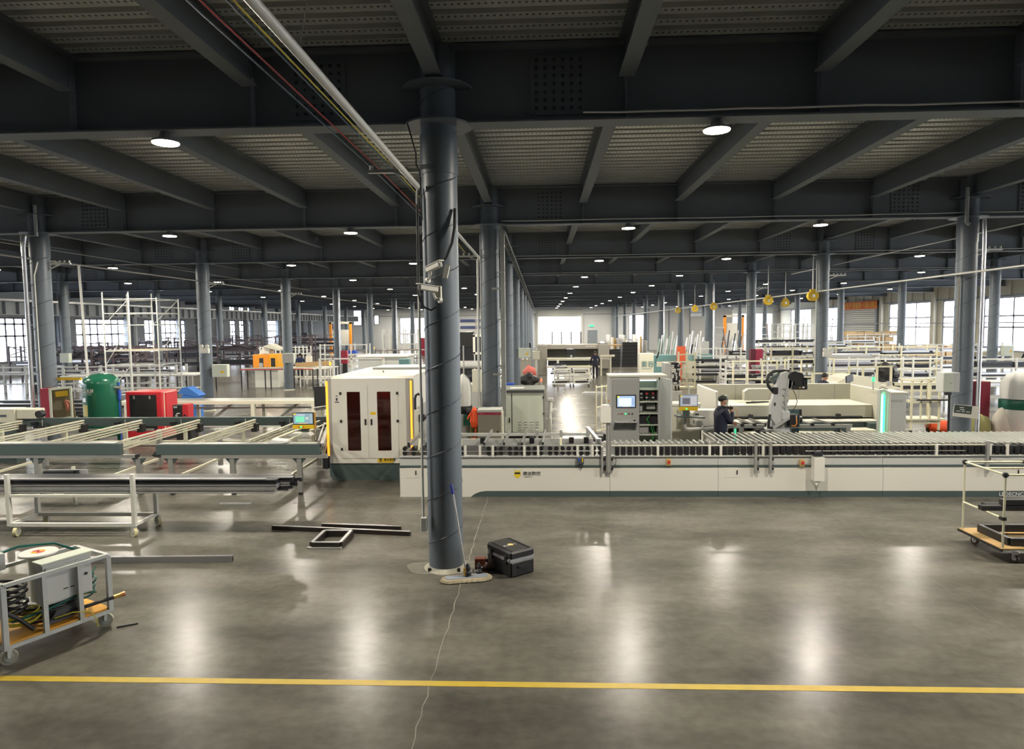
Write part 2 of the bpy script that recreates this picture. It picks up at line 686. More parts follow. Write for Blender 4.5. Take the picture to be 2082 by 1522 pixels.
# dust ring round the foremost column
v, f = [], []
for k in range(28):
    a = 2 * PI * k / 28
    r1 = 0.40 + 0.05 * math.sin(2 * a + 1) + 0.04 * math.sin(5 * a) + RN.uniform(-0.015, 0.015)
    v += [(XA + 0.2 * math.cos(a), DY(1) + 0.2 * math.sin(a), 0.0016), (XA + r1 * 1.25 * math.cos(a), DY(1) + r1 * 0.75 * math.sin(a), 0.0016)]
for k in range(28):
    j = (k + 1) % 28
    f.append((2 * k, 2 * k + 1, 2 * j + 1, 2 * j))
dst = bpy.data.objects.new('grout_dust', mesh('grout_dust', mat('floor_dust', (0.23, 0.215, 0.18), 0.75, 0, 0.3, 10), [(v, f)]))
COL.objects.link(dst)
dst.parent = fl

# ---------------------------------------------------------------- ceiling: deck, girders, joists
ceil = ST('ceiling', None)


def deck(y0, y1):
    per = 0.297
    v, f, n = [], [], int(round((y1 - y0) / per))
    prof = [(0.0, 0.0), (0.17, 0.0), (0.165, 0.15), (0.302, 0.15)]
    n = int((y1 - y0) / per) + 1
    ys = [(i * per + a, b) for i in range(n) for a, b in prof if i * per + a < y1 - y0] + [(y1 - y0, 0.0)]
    for y, z in ys:
        v += [(XL, y, z), (XR, y, z)]
    for i in range(len(ys) - 1):
        f.append((2 * i, 2 * i + 2, 2 * i + 3, 2 * i + 1))
    o = bpy.data.objects.new('deck_panel', mesh('deck_panel', DECK, [(v, f)]))
    COL.objects.link(o)
    o.parent = ceil
    o.location = (0, y0, ZD)


for n in range(-1, 12):
    deck(max(YN, DY(n)), min(YF, DY(n + 1)))
roof = ST('roof_slab', BEAM, bx(XL - 0.3, XR + 0.3, YN - 0.3, YF + 0.3, ZD + 0.2, ZD + 0.4), parent=ceil)

JX = [XA + 2.4 * k for k in range(-14, 15)]
stiff = mesh('stiffener', BEAM, [bx(-0.008, 0.008, -0.145, -0.012, ZB + 0.03, ZD - 0.04), bx(-0.008, 0.008, 0.012, 0.145, ZB + 0.03, ZD - 0.04)])
sb = [bx(-0.36, 0.36, -0.035, -0.012, 5.93, 6.68)]
for i in range(6):
    for j in range(7):
        sb.append(cy((-0.28 + 0.112 * i, -0.036, 6.01 + 0.1 * j), (-0.28 + 0.112 * i, -0.056, 6.01 + 0.1 * j), 0.022, 6))
splice = mesh('splice_plate', BEAM, sb)
sb2 = [bx(-0.36, 0.36, -0.035, -0.012, 5.93, 6.68)]
for i in range(6):
    for j in range(6):
        sb2.append(bx(-0.30 + 0.112 * i, -0.26 + 0.112 * i, -0.05, -0.034, 6.0 + 0.11 * j, 6.045 + 0.11 * j))
splice2 = mesh('splice_plate', BEAM, sb2)
BOLT = mat('bolt_dark', (0.03, 0.035, 0.04), 0.5, 0, 0.05)
for sm_ in (splice, splice2):
    sm_.materials.append(BOLT)
    for p_ in sm_.polygons:
        p_.material_index = 0 if p_.index < 6 else 1
for n in range(-1, 12):
    y = DY(n)
    if y < YN:
        continue
    g = ST('girder', BEAM, bx(XL, XR, y - 0.012, y + 0.012, ZB + 0.02, ZD - 0.03), parent=ceil)
    ST('bottom_flange', BEAM, bx(XL, XR, y - 0.16, y + 0.16, ZB, ZB + 0.024), parent=g)
    ST('top_flange', BEAM, bx(XL, XR, y - 0.16, y + 0.16, ZD - 0.045, ZD - 0.004), parent=g)
    if n <= 5:
        for x in JX:
            if XL < x < XR and abs((x - XA) / 12 - round((x - XA) / 12)) > 0.05:
                LK('stiffener', stiff, (x, y, 0), g)
    if n <= 8:
        for k in (-2, -1, 0, 1, 2):
            for d in (-1.55, 1.55):
                LK('splice_plate', splice if n < 4 else splice2, (XA + 12 * k + d, y, 0), g)
jo = [bx(-0.006, 0.006, 0.16, SY - 0.16, 6.35, 6.79), bx(-0.10, 0.10, 0.16, SY - 0.16, 6.335, 6.355), bx(-0.10, 0.10, 0.16, SY - 0.16, 6.78, 6.797)]
jm = mesh('joist', BEAM, jo)
far = []
for n in range(-1, 12):
    for x in JX:
        if not XL < x < XR:
            continue
        if -1 <= n <= 6:
            LK('joist', jm, (x, DY(n), 0), ceil)
        else:
            far += [mv(s, x, DY(n)) for s in jo[:2]]
o = ST('joist', BEAM, *far, parent=ceil)
o['kind'] = 'stuff'

# ---------------------------------------------------------------- walls and windows
WN = [0]


def window(along, pos, a0, a1, z0, z1, nx, zs, inward):
    """opening filled with a frame, mullions and glass; along 'y' = side wall at x=pos, 'x' = end wall at y=pos"""
    WN[0] += 1
    nm = 'window_%d' % WN[0]
    t = 0.05

    def b(u0, u1, w0, w1, d=t):
        return bx(pos - d, pos + d, u0, u1, w0, w1) if along == 'y' else bx(u0, u1, pos - d, pos + d, w0, w1)
    fr = ST(nm, MULL, b(a0, a0 + 0.14, z0, z1), b(a1 - 0.14, a1, z0, z1), b(a0, a1, z0, z0 + 0.14), b(a0, a1, z1 - 0.14, z1))
    zl = [z0] + list(zs) + [z1]
    for i in range(1, nx):
        u = a0 + (a1 - a0) * i / nx
        ST('mullion', MULL, b(u - 0.07, u + 0.07, z0, z1, 0.035), parent=fr)
    for z in zs:
        ST('transom', MULL, b(a0, a1, z - 0.06, z + 0.06, 0.035), parent=fr)
    for j in range(len(zl) - 1):
        for i in range(nx):
            u0, u1 = a0 + (a1 - a0) * i / nx, a0 + (a1 - a0) * (i + 1) / nx
            if along == 'y':
                q = [(pos, u0, zl[j]), (pos, u1, zl[j]), (pos, u1, zl[j + 1]), (pos, u0, zl[j + 1])]
            else:
                q = [(u0, pos, zl[j]), (u1, pos, zl[j]), (u1, pos, zl[j + 1]), (u0, pos, zl[j + 1])]
            ST('pane', PANE, (q, [(0, 1, 2, 3)]), parent=fr)
    cz, cu = (z0 + z1) / 2, (a0 + a1) / 2
    if along == 'y':
        portal(pos - inward * 0.08, cu, cz, z1 - z0, a1 - a0, (0, -PI / 2 if inward > 0 else PI / 2, 0))
    else:
        portal(cu, pos + 0.08, cz, a1 - a0, z1 - z0, (-PI / 2, 0, 0))


def wall(name, along, pos, lo, hi, top, holes, m, th=0.22):
    """solid wall with rectangular holes (a0,a1,z0,z1), built of full-height and infill blocks"""
    hs = sorted(holes)
    sh = []
    o = 1 if pos > 0 else -1

    def b(u0, u1, z0, z1):
        if u1 - u0 < 0.01 or z1 - z0 < 0.01:
            return
        if along == 'y':
            x0, x1 = sorted((pos, pos + o * th))
            sh.append(bx(x0, x1, u0, u1, z0, z1))
        else:
            y0, y1 = sorted((pos, pos + o * th))
            sh.append(bx(u0, u1, y0, y1, z0, z1))
    cur = lo
    spans = sorted({(h[0], h[1]) for h in hs})
    for a0, a1 in spans:
        b(cur, a0, 0, top)
        zz = 0
        for h in sorted([h for h in hs if h[0] == a0], key=lambda h: h[2]):
            b(a0, a1, zz, h[2])
            zz = h[3]
        b(a0, a1, zz, top)
        cur = a1
    b(cur, hi, 0, top)
    return ST(name, m, *sh)


TOP = ZD + 0.2
LW = [(-6.0, -0.5), (2.0, 7.5), (10.0, 15.5), (18.0, 23.5), (26.0, 32.0), (34.8, 40.6), (43.2, 49.6), (52.6, 60.0), (62.0, 69.4)]
lh = [(a, b, 1.0, 4.25) for a, b in LW]
for k in range(3):
    a = 79.6 + k * 2.5
    lh += [(a, a + 1.45, 1.0, 4.3), (a, a + 1.45, 5.15, 6.0)]
lh += [(90.3, 95.8, 1.0, 4.4)]
wl = wall('wall_left', 'y', XL, YN, YF, TOP, lh, WALLM)
for a, b, z0, z1 in lh:
    window('y', XL - 0.1, a, b, z0, z1, 8 if b - a > 4 else 2, (2.9, 3.75) if z1 - z0 > 2 else (), 1)
RW = [(-6.0, -0.5), (2.0, 7.5), (10.0, 15.5), (18.0, 23.5), (26.5, 33.5), (36.5, 40.5), (43.0, 47.5), (49.6, 54.6), (56.6, 60.0), (61.8, 69.0), (80.6, 83.8), (88.5, 95.5)]
rh = [(a, b, 0.9, 5.05) for a, b in RW]
wr = wall('wall_right', 'y', XR, YN, YF, TOP, rh, WALLR)
for a, b, z0, z1 in rh:
    window('y', XR + 0.1, a, b, z0, z1, 3 if b - a > 4 else 2, (2.75, 3.6), -1)
FH = [(-28.1, -26.75, 3.5, 5.85), (-24.95, -24.15, 3.6, 5.1), (-21.1, -17.2, 0.7, 4.65), (-0.35, 5.9, 0.0, 4.5), (12.9, 18.8, 1.0, 4.7), (28.0, 33.6, 0.0, 4.6)]
wf = wall('wall_far', 'x', YF, XL, XR, TOP, FH, WALLM)
for h in (FH[0], FH[1], FH[2], FH[4]):
    window('x', YF + 0.1, h[0], h[1], h[2], h[3], 2 if h[1] - h[0] > 3 else 1, ((h[2] + h[3]) * 0.42,), 1)
portal(2.78, YF + 0.3, 2.25, 6.2, 4.5, (-PI / 2, 0, 0))
portal(30.8, YF + 0.3, 2.3, 5.6, 4.6, (-PI / 2, 0, 0))
ST('wall_near', WALLD, bx(XL, XR, YN - 0.2, YN, 0, TOP))
# rolled-up shutter heads and jambs of the two open gateways
d1 = ST('door_1', SHUT, bx(-0.6, -0.35, 99.7, 100, 0, 5.0), bx(5.9, 6.15, 99.7, 100, 0, 5.0))
for i in range(8):
    ST('shutter_slat', SHUT, bx(-0.35, 5.9, 99.78, 99.86, 4.5 + 0.13 * i, 4.615 + 0.13 * i), parent=d1)
d2 = ST('door_2', SHUT, bx(27.8, 28.0, 99.7, 100, 0, 5.2), bx(33.6, 33.8, 99.7, 100, 0, 5.2), bx(28, 33.6, 99.75, 100, 4.6, 5.6))
d3 = ST('door_3', WALLD, bx(6.9, 8.3, 99.9, 100, 0, 2.5))
ST('door_handle', ALU, bx(7.05, 7.1, 99.86, 99.9, 1.0, 1.2), parent=d3)
# closed roller shutter in the right wall below the banner
d4 = ST('door_4', WALLD, bx(34.45, 34.7, 70.9, 71.3, 0, 5.2), bx(34.45, 34.7, 78.7, 79.1, 0, 5.2), bx(34.4, 34.7, 70.9, 79.1, 5.0, 5.5))
for i in range(22):
    ST('shutter_slat', SHUT, pz([(34.62, 0.225 * i), (34.56, 0.225 * i + 0.05), (34.56, 0.225 * i + 0.17), (34.62, 0.225 * i + 0.22)], 'y', 71.3, 78.7), parent=d4)
# wall posts, ribs and girts
k = 0
for y in [26 + 8.67 * i for i in range(9)]:
    k += 1
    ST('trim_%d' % k, WALLD, bx(XL, XL + 0.35, y - 0.2 - 1.6, y + 0.2 - 1.6, 0, ZD))
for y in [41.8, 48.5, 55.6, 60.9, 70.0, 85.8]:
    k += 1
    ST('trim_%d' % k, WALLR, bx(XR - 0.35, XR, y - 0.22, y + 0.22, 0, ZD))
for i in range(24):
    ST('wall_rib', WALLR, bx(XR - 0.12, XR, 40 + i * 1.9, 40.14 + i * 1.9, 5.1, ZD), parent=wr)
for x in (-36, -30.5, -25.3, -13.3, -7.3, 10.7, 20.6, 24.5, 27.2):
    k += 1
    ST('trim_%d' % k, WALLD, bx(x - 0.2, x + 0.2, YF - 0.35, YF, 0, ZD))
for z in (4.85, 5.9):
    k += 1
    ST('trim_%d' % k, MULL, bx(XL, XR, YF - 0.1, YF, z - 0.05, z + 0.05))
k += 1
ST('trim_%d' % k, WALLD, bx(XR - 0.15, XR, 20, 100, 5.02, 5.14))
# ducts against the right wall, running above the windows
k += 1
ST('trim_%d' % k, MULL, bx(XR - 0.5, XR - 0.42, 30, 99, 3.05, 3.13))
# exit sign over the far personnel door
ex = T('exit_sign', 'small green lit exit sign over the grey door in the far wall', 'sign', (7.45, 99.8, 2.95))
P(ex, 'housing', WHITE, bx(7.05, 7.85, 99.82, 99.98, 2.95, 3.3))
P(ex, 'face', mat('exit_green', (0.05, 0.6, 0.3), 0.4, 0, 0, emit=(0.05, 0.8, 0.35), es=1.2), bx(7.1, 7.8, 99.80, 99.82, 2.99, 3.26))
# banner on the right wall over the shutter
bn = T('orange_banner', 'long orange banner with yellow characters hung over the roller shutter', 'banner', (34.3, 74.9, 4.65))
P(bn, 'sheet', BANN, bx(34.36, 34.39, 70.7, 79.4, 4.62, 5.45))
TX(bn, 'lettering', '安全生产 质量第一 精心施工', 0.68, (34.35, 79.0, 4.78), YELINK, (PI / 2, 0, -PI / 2), flat=0.98)
# ---------------------------------------------------------------- crane runway on the left
cr = ST('crane_runway', mat('runway_grey', (0.30, 0.32, 0.34), 0.55, 0, 0.08), bx(-27.2, -27.17, 20, 99.8, 4.12, 4.78), bx(-27.38, -26.98, 20, 99.8, 4.76, 4.8), bx(-27.36, -27.0, 20, 99.8, 4.08, 4.12))
sm = mesh('web_stiffener', WALLD, [bx(-0.17, 0.17, -0.02, 0.02, 4.12, 4.76)])
for i in range(88):
    LK('web_stiffener', sm, (-27.18, 20.45 + i * 0.9, 0), cr)
rail = ST('crane_rail', ALU, bx(-27.22, -27.14, 20, 99.8, 4.8, 4.9), parent=cr)

# ================================================================ columns
RC = 0.232
ROWN = {-2: 'far-left', -1: 'left', 0: 'central', 1: 'right', 2: 'far-right'}
ORD = ['', 'first', 'second', 'third', 'fourth', 'fifth', 'sixth', 'seventh', 'eighth', 'ninth', 'tenth', 'eleventh']
shaft = mesh('shaft', STEEL, [cy((0, 0, 0), (0, 0, ZD), RC, 28)], smooth=True)
shaft_far = mesh('shaft', STEEL, [cy((0, 0, 0), (0, 0, ZD), RC, 16)], smooth=True)
hp = []
for i in range(0, 12 * 18 + 1):
    a = 2 * PI * i / 18
    z = 0.1 + 0.572 * i / 18
    if z < 6.6:
        hp.append((RC * math.cos(a), RC * math.sin(a), z))
SEAMM = mat('weld_seam', (0.085, 0.10, 0.12), 0.5, 0, 0.05)
seam = mesh('weld_seam', SEAMM, [tu(hp, 0.010, 4)])
coll = mesh('collar_plate', STEEL, [la([(RC, 0), (0.43, 0), (0.43, 0.022), (RC, 0.022)], (0, 0, ZB - 0.01), 32)])
coll2 = mesh('collar_plate', STEEL, [la([(RC, 0), (0.45, 0), (0.45, 0.022), (RC, 0.022)], (0, 0, 6.27), 32)])
sleeve = mesh('sleeve_ring', STEEL, [la([(RC, 0), (RC + 0.012, 0), (RC + 0.012, 0.5), (RC, 0.5)], (0, 0, ZB - 0.62), 28)], smooth=True)
foot = mesh('grout_foot', GRIT, [la([(0.30, 0), (0.27, 0.02), (RC, 0.045)], (0, 0, 0), 24)])
anch = mesh('anchor_bolt', DARK, [cy((0, 0, 0), (0, 0, 0.05), 0.022, 6)])
SPECIAL = {(0, 1): 'foremost steel column with spiral weld seams, mop leaning against its foot',
           (0, 2): 'second central steel column standing behind the taupe cabinet',
           (-1, 2): 'left steel column with foil-wrapped pipe and the red fire box at its side',
           (1, 2): 'right steel column with pale junction box and white notice sign on it',
           (-1, 3): 'steel column with a grey box bearing a yellow warning triangle',
           (-1, 4): 'steel column behind the worktables with a grey box opened on it',
           (1, 3): 'steel column with twin-lamp emergency light behind the robot cell'}
for r in (-2, -1, 0, 1, 2):
    for n in range(1, 12):
        if n == 1 and r != 0 or n == 2 and abs(r) == 2 or (abs(r) == 2 and n == 3):
            continue
        x, y = XA + 12 * r, DY(n)
        lab = SPECIAL.get((r, n), '%s round grey column of the %s row counted from the viewer' % (ORD[n], ROWN[r]))
        t = T('steel_column', lab, 'column', (x, y, 0), 'round steel columns in rows', local=True)
        LK('shaft', shaft if n < 5 else shaft_far, (0, 0, 0), t)
        if n <= 5:
            LK('weld_seam', seam, (0, 0, 0), t, rz=0.7 * n + r)
        LK('collar_plate', coll, (0, 0, 0), t)
        if n <= 4:
            LK('collar_plate', coll2, (0, 0, 0), t)
            LK('sleeve_ring', sleeve, (0, 0, 0), t)
        LK('grout_foot', foot, (0, 0, 0), t)
        if n == 1:
            for a in (0.75, 2.3, 3.9, 5.5):
                LK('anchor_bolt', anch, (0.275 * math.cos(a), 0.275 * math.sin(a), 0.0), t)
# crane columns
cc = [bx(-0.2, -0.17, -0.2, 0.2, 0, 4.08), bx(0.17, 0.2, -0.2, 0.2, 0, 4.08), bx(-0.17, 0.17, -0.01, 0.01, 0, 4.08), bx(-0.28, 0.28, -0.28, 0.28, 3.5, 3.62)]
CCM = mat('crane_column_paint', (0.28, 0.31, 0.34), 0.5, 0, 0.08)
ccm = mesh('post', CCM, cc)
for n in range(3, 12):
    t = T('crane_column', '%s square crane column carrying the runway beam, counted from the viewer' % ORD[n - 2], 'column', (-27.18, DY(n) + 0.3, 0), 'square crane columns', local=True)
    LK('post', ccm, (0, 0, 0), t)

# ================================================================ ceiling lamps
lh_ = mesh('housing', mat('lamp_housing', (0.30, 0.30, 0.30), 0.4, 0.5, 0.05), [la([(0.03, 0.14), (0.06, 0.13), (0.09, 0.05), (0.165, 0.03), (0.175, 0.0)], (0, 0, 0), 20)])
ld_ = mesh('diffuser', LAMPM, [la([(0.168, 0.0), (0.165, -0.012), (0.10, -0.022), (0.01, -0.025)], (0, 0, 0), 20)], smooth=True)
lr_ = mesh('hanger', ALU, [cy((0, 0, 0.10), (0, 0, 0.13), 0.008, 6)])
LX = [XA + 12 * k + d for k in (-2, -1, 0, 1) for d in (3.56, 8.38)] + [XA + 27.6]
SIDE = ['outermost left', 'second from left', 'third from left', 'fourth from left', 'fifth from left', 'sixth from left', 'seventh from left', 'eighth from left', 'outermost right']
for n in range(1, 12):
    for i, x in enumerate(LX):
        lab = 'round glowing lamp under girder %s, %s in its line' % (ORD[n], SIDE[i])
        t = T('ceiling_lamp', lab, 'lamp', (x, DY(n), 5.70), 'round ceiling lamps', local=True)
        LK('housing', lh_, (0, 0, 0), t)
        LK('diffuser', ld_, (0, 0, 0), t)
        LK('hanger', lr_, (0, 0, 0), t)
        l = bpy.data.lights.new('lamp_light', 'AREA')
        l.shape = 'DISK'
        l.size = 0.30
        l.energy = LAMP_W
        l.color = (1.0, 0.92, 0.77)
        lo = bpy.data.objects.new('lamp_light', l)
        COL.objects.link(lo)
        lo.parent = t
        lo.location = (0, 0, -0.035)

# ================================================================ pipes, wires, trays
O1('overhead_pipe', 'white plastic pipe running overhead to the foremost column', 'pipe', PIPEW, tu([(-1.56, 0.5, 5.03), (-1.55, 8.7, 5.02)], 0.035, 10), smooth=True)
O1('overhead_pipe', 'white pipe running between the first and second central columns', 'pipe', PIPEW, tu([(-1.55, 9.0, 5.0), (-1.56, 17.2, 4.98), (-1.6, 17.3, 4.9), (-1.62, 17.32, 1.2)], 0.032, 8), smooth=True)
O1('wall_pipe', 'white riser pipe strapped to the left of the foremost column', 'pipe', PIPEW, tu([(-1.57, 8.74, 5.02), (-1.575, 8.72, 4.9), (-1.575, 8.7, 0.72)], 0.017, 8), smooth=True)
O1('switch_box', 'small white switch box low on the foremost column', 'box', PIPEW, bx(-1.60, -1.52, 8.63, 8.72, 0.56, 0.74, 0.006))
for i, (x, z, cm, nm) in enumerate([(-2.22, 5.33, (0.06, 0.12, 0.18), 'steel blue wire, outermost of four'), (-2.14, 5.33, (0.42, 0.03, 0.03), 'red wire'), (-1.97, 5.33, (0.07, 0.14, 0.2), 'steel blue wire beside the yellow one'), (-1.93, 5.33, (0.6, 0.48, 0.03), 'yellow wire')]):
    wm = mat('wire_%d' % i, cm, 0.5, 0, 0)
    xx = x
    O1('overhead_wire', '%s strung overhead towards the foremost column' % nm, 'wire', wm, tu([(xx, 0.5, z + 0.03), (xx, 4.5, z - 0.01), (xx, 8.87, z + 0.02), (xx, 13.2, z - 0.03), (xx, 17.5, z - 0.2)], 0.008, 5), group='coloured overhead wires')
O1('hanger_wire', 'thin wire hanging the white pipe from the deck', 'wire', ALU, tu([(-1.2, 4.45, 6.8), (-1.53, 4.4, 5.06)], 0.004, 5))


def insul(x, y, z, L, lab):
    t = T('insulator_bracket', lab, 'bracket', (x, y, z - 0.15), 'insulator brackets on the columns')
    P(t, 'arm', ALU, bx(min(x, x + L), max(x, x + L), y - 0.03, y + 0.03, z - 0.02, z + 0.02))
    P(t, 'brace', ALU, bar((x, y, z - 0.15), (x + L * 0.55, y, z), 0.025, 0.025))
    for k in range(4):
        q = x + L * (0.28 + 0.22 * k)
        P(t, 'insulator', PIPEW, la([(0.018, 0), (0.03, 0.015), (0.018, 0.03), (0.03, 0.045), (0.015, 0.065)], (q, y, z + 0.02), 10))


insul(XA - RC, DY(1), 5.27, -0.70, 'insulator bracket with four wires on the foremost column')
insul(XA - RC, DY(2), 5.05, -0.62, 'insulator bracket left of the second central column')
insul(XA - 12 + RC, DY(2), 5.02, 0.6, 'insulator bracket on the column beside the red fire box')
insul(XA - 12 + RC, DY(3), 5.02, 0.6, 'insulator bracket above the box with the yellow triangle')
insul(XA - 12 + RC, DY(4), 5.02, 0.6, 'insulator bracket on the column behind the worktables')
insul(XA + 12 + RC, DY(2), 5.02, 0.62, 'insulator bracket on the column with the notice sign')
insul(XA + 12 + RC, DY(3), 5.02, 0.62, 'insulator bracket on the column with the emergency light')
insul(XA + 12 + RC, DY(4), 5.02, 0.62, 'insulator bracket on the column in front of the profile racks')
# air line along the left row, with a drop
O1('air_line', 'long grey air pipe running along the left column row', 'pipe', ALU, tu([(-13.98, 10, 5.24), (-13.98, 40, 5.2), (-13.98, 98, 5.15)], 0.028, 7), smooth=True)
O1('air_drop', 'pale vertical pipe dropping beside the green tank', 'pipe', PIPEW, tu([(-13.9, 19.9, 5.2), (-13.9, 19.9, 5.0), (-13.75, 19.9, 0.0)], 0.035, 8), smooth=True)
O1('air_line', 'thin strung cable above the left columns', 'cable', ALU, tu([(-14.4, 12, 5.62), (-13.75, 40, 5.5)], 0.012, 5))
# busbar along the right row with hanging yellow reels
O1('bus_rail', 'long grey rail running along the right column row', 'rail', ALU, tu([(10.36, 11, 4.42), (10.33, 26, 4.40), (10.3, 60, 4.40), (10.3, 98, 4.4)], 0.03, 7), smooth=True)
O1('bus_rail', 'thin upper cable beside the right column row', 'cable', ALU, tu([(11.2, 11, 5.5), (10.9, 30, 5.35)], 0.014, 5))
for i, (y, lab) in enumerate([(26.0, 'yellow tool reel hanging beside the column with the emergency light'), (31.0, 'round yellow tool reel hanging left of the far profile racks'), (34.9, 'yellow tool reel hanging over the robot cell line'), (40.6, 'round yellow tool reel in front of the orange gateway'), (45.5, 'yellow tool reel hanging behind the round one'), (51.0, 'small yellow tool reel hanging furthest back on the rail')]):
    x = 10.25 if i != 2 else 12.4
    t = T('tool_reel', lab, 'tool reel', (x, y, 4.05), 'yellow reels hanging from the rail')
    P(t, 'drum', YELLOW, cy((x, y - 0.09, 4.25), (x, y + 0.09, 4.25), 0.2, 16), smooth=True)
    P(t, 'hub', ALU, cy((x, y - 0.12, 4.25), (x, y + 0.12, 4.25), 0.06, 10))
    P(t, 'hanger', ALU, bx(x - 0.015, x + 0.015, y - 0.02, y + 0.02, 4.4, ZB))
    P(t, 'bracket', YELLOW, bx(x - 0.1, x + 0.1, y - 0.05, y + 0.05, 4.42, 4.5))
# conduit on the first girder; white tubes on the others imitate lit flanges
for n, x0, x1, z, lab in ((1, 0.55, 12.5, 5.90, 'first'), (2, -1.0, 20, 5.905, 'second'), (3, -1.0, 26, 5.9, 'third'), (4, -1, 30, 5.9, 'fourth')):
    y = DY(n) - 0.18
    pts = [(x0 + (x1 - x0) * i / 24, y, z + RN.uniform(-0.006, 0.012)) for i in range(25)]
    O1('conduit_and_flange_light', 'thin white conduit and painted light line along the foot of the %s girder' % lab, 'conduit', PIPEW, tu(pts, 0.013, 6), smooth=True)
# cable tray right of the central row and its riser
t = T('cable_tray', 'galvanised cable tray running along the central column row', 'cable tray', (-0.98, 18, 5.6))
P(t, 'side_rail', GALV, bx(-1.06, -1.05, 17.6, 98, 5.62, 5.70))
P(t, 'side_rail', GALV, bx(-0.91, -0.90, 17.6, 98, 5.62, 5.70))
P(t, 'rungs', GALV, *[bx(-1.05, -0.91, 17.7 + 0.45 * i, 17.74 + 0.45 * i, 5.62, 5.64) for i in range(178)], kind='stuff')
P(t, 'cables', RUBBER, tu([(-0.98, 17.7, 5.66), (-0.98, 98, 5.66)], 0.03, 6), tu([(-1.02, 17.7, 5.67), (-1.02, 98, 5.67)], 0.014, 6))
t = T('cable_duct', 'tall galvanised square cable duct right of the second central column', 'duct', (-0.97, 17.35, 0))
P(t, 'trunk', GALV, bx(-1.03, -0.91, 17.3, 17.4, 0.9, 5.68, 0.004))
for z in (1.0, 2.2, 3.4, 4.6):
    P(t, 'strap', ALU, bx(-1.09, -0.905, 17.29, 17.41, z, z + 0.03))
for i, z in enumerate((2.0, 4.2)):
    O1('pipe_clip', '%s clamp on the second central column holding the duct' % ('lower', 'upper')[i], 'clamp', ALU, bar((-1.25, 17.31, z), (-1.0, 17.33, z), 0.05, 0.05))
# cables on the foremost column
O1('black_cable', 'black cable hanging from the collar of the foremost column', 'cable', RUBBER, tu([(-1.66, 8.62, 5.80), (-1.60, 8.58, 5.6), (-1.555, 8.6, 5.42), (-1.56, 8.62, 5.30), (-1.52, 8.64, 5.2), (-1.50, 8.63, 4.6)], 0.011, 6), smooth=True)
O1('black_cable', 'thick black cable looping behind the two cameras on the foremost column', 'cable', RUBBER, tu([(-1.09, 8.72, 4.75), (-1.09, 8.66, 4.5), (-1.12, 8.61, 4.3), (-1.2, 8.6, 4.12), (-1.3, 8.6, 4.02)], 0.02, 7), smooth=True)
O1('black_cable', 'black cable loop hanging under the lower camera', 'cable', RUBBER, tu([(-1.565, 8.64, 4.8), (-1.57, 8.62, 3.72), (-1.545, 8.6, 3.58), (-1.48, 8.58, 3.49), (-1.40, 8.58, 3.455), (-1.33, 8.6, 3.5)], 0.013, 6), smooth=True)


def cctv(x, y, z, yaw, tilt, lab):
    t = T('security_camera', lab, 'camera', (x, y, z), 'security cameras on the column', rz=yaw, local=True)
    v, f = bx(-0.035, 0.035, -0.17, 0.09, -0.03, 0.035, 0.008)
    c, s = math.cos(tilt), math.sin(tilt)
    rotp = lambda q: (q[0], c * q[1] - s * q[2], s * q[1] + c * q[2])
    P(t, 'housing', WHITE, ([rotp(q) for q in v], f))
    v, f = bx(-0.042, 0.042, -0.20, 0.08, 0.036, 0.044)
    P(t, 'sun_shield', WHITE, ([rotp(q) for q in v], f))
    v, f = cy((0, -0.171, 0), (0, -0.178, 0), 0.024, 14)
    P(t, 'lens', BLACK, ([rotp(q) for q in v], f))
    P(t, 'mount_arm', WHITE, tu([(0, 0.02, -0.03), (0.01, 0.05, -0.11), (0.03, 0.10, -0.14)], 0.016, 8))
    P(t, 'mount_base', WHITE, cy((0.03, 0.09, -0.14), (0.03, 0.13, -0.14), 0.035, 14))
    return t


cctv(-1.37, 8.52, 3.98, 0.9, -0.25, 'upper white security camera on the foremost column, tilted down')
cctv(-1.38, 8.50, 3.72, -0.9, -0.12, 'lower white security camera on the foremost column, pointing aside')
O1('camera_junction', 'small white angled junction plate beside the upper camera', 'box', WHITE, bar((-1.21, 8.56, 3.86), (-1.18, 8.6, 4.02), 0.06, 0.05))
O1('junction_box', 'cream junction box behind the lower camera', 'box', CREAM, bx(-1.34, -1.26, 8.53, 8.62, 3.58, 3.76, 0.006))

# ================================================================ long roller conveyor
YC, XC0, XC1 = 12.6, -2.72, 13.6
t = T('roller_conveyor', 'long white roller conveyor with dark green plinth spanning the hall', 'conveyor', (5.4, YC, 0))
secs = [XC0, 1.28, 3.30, 6.32, 9.9, XC1]
for i in range(5):
    a, b = secs[i] + 0.003, secs[i + 1] - 0.003
    if i == 0:
        P(t, 'side_panel', WHITE, pz([(a, 0.0), (-1.36, 0.0), (-1.28, 0.06), (-1.18, 0.10), (-1.05, 0.115), (b, 0.115), (b, 0.572), (a, 0.572)], 'y', YC, YC + 0.02))
        P(t, 'plinth', GREEN, pz([(-1.36, 0.0), (b, 0.0), (b, 0.112), (-1.05, 0.112), (-1.18, 0.097), (-1.28, 0.057)], 'y', YC + 0.006, YC + 0.03))
        P(t, 'end_panel', WHITE, bx(a, a + 0.02, YC + 0.02, YC + 1.45, 0, 0.572))
    else:
        P(t, 'side_panel', WHITE, bx(a, b, YC, YC + 0.02, 0.115, 0.572))
        P(t, 'plinth', GREEN, bx(a, b, YC + 0.006, YC + 0.03, 0, 0.112))
    P(t, 'trim_strip', GREEN, bx(a, b, YC - 0.012, YC + 0.05, 0.572, 0.605))
    P(t, 'upper_band', PALE, bx(a, b, YC + 0.03, YC + 0.06, 0.605, 0.775))
    P(t, 'band_ledge', PALE, bx(a, b, YC + 0.0, YC + 0.12, 0.765, 0.785))
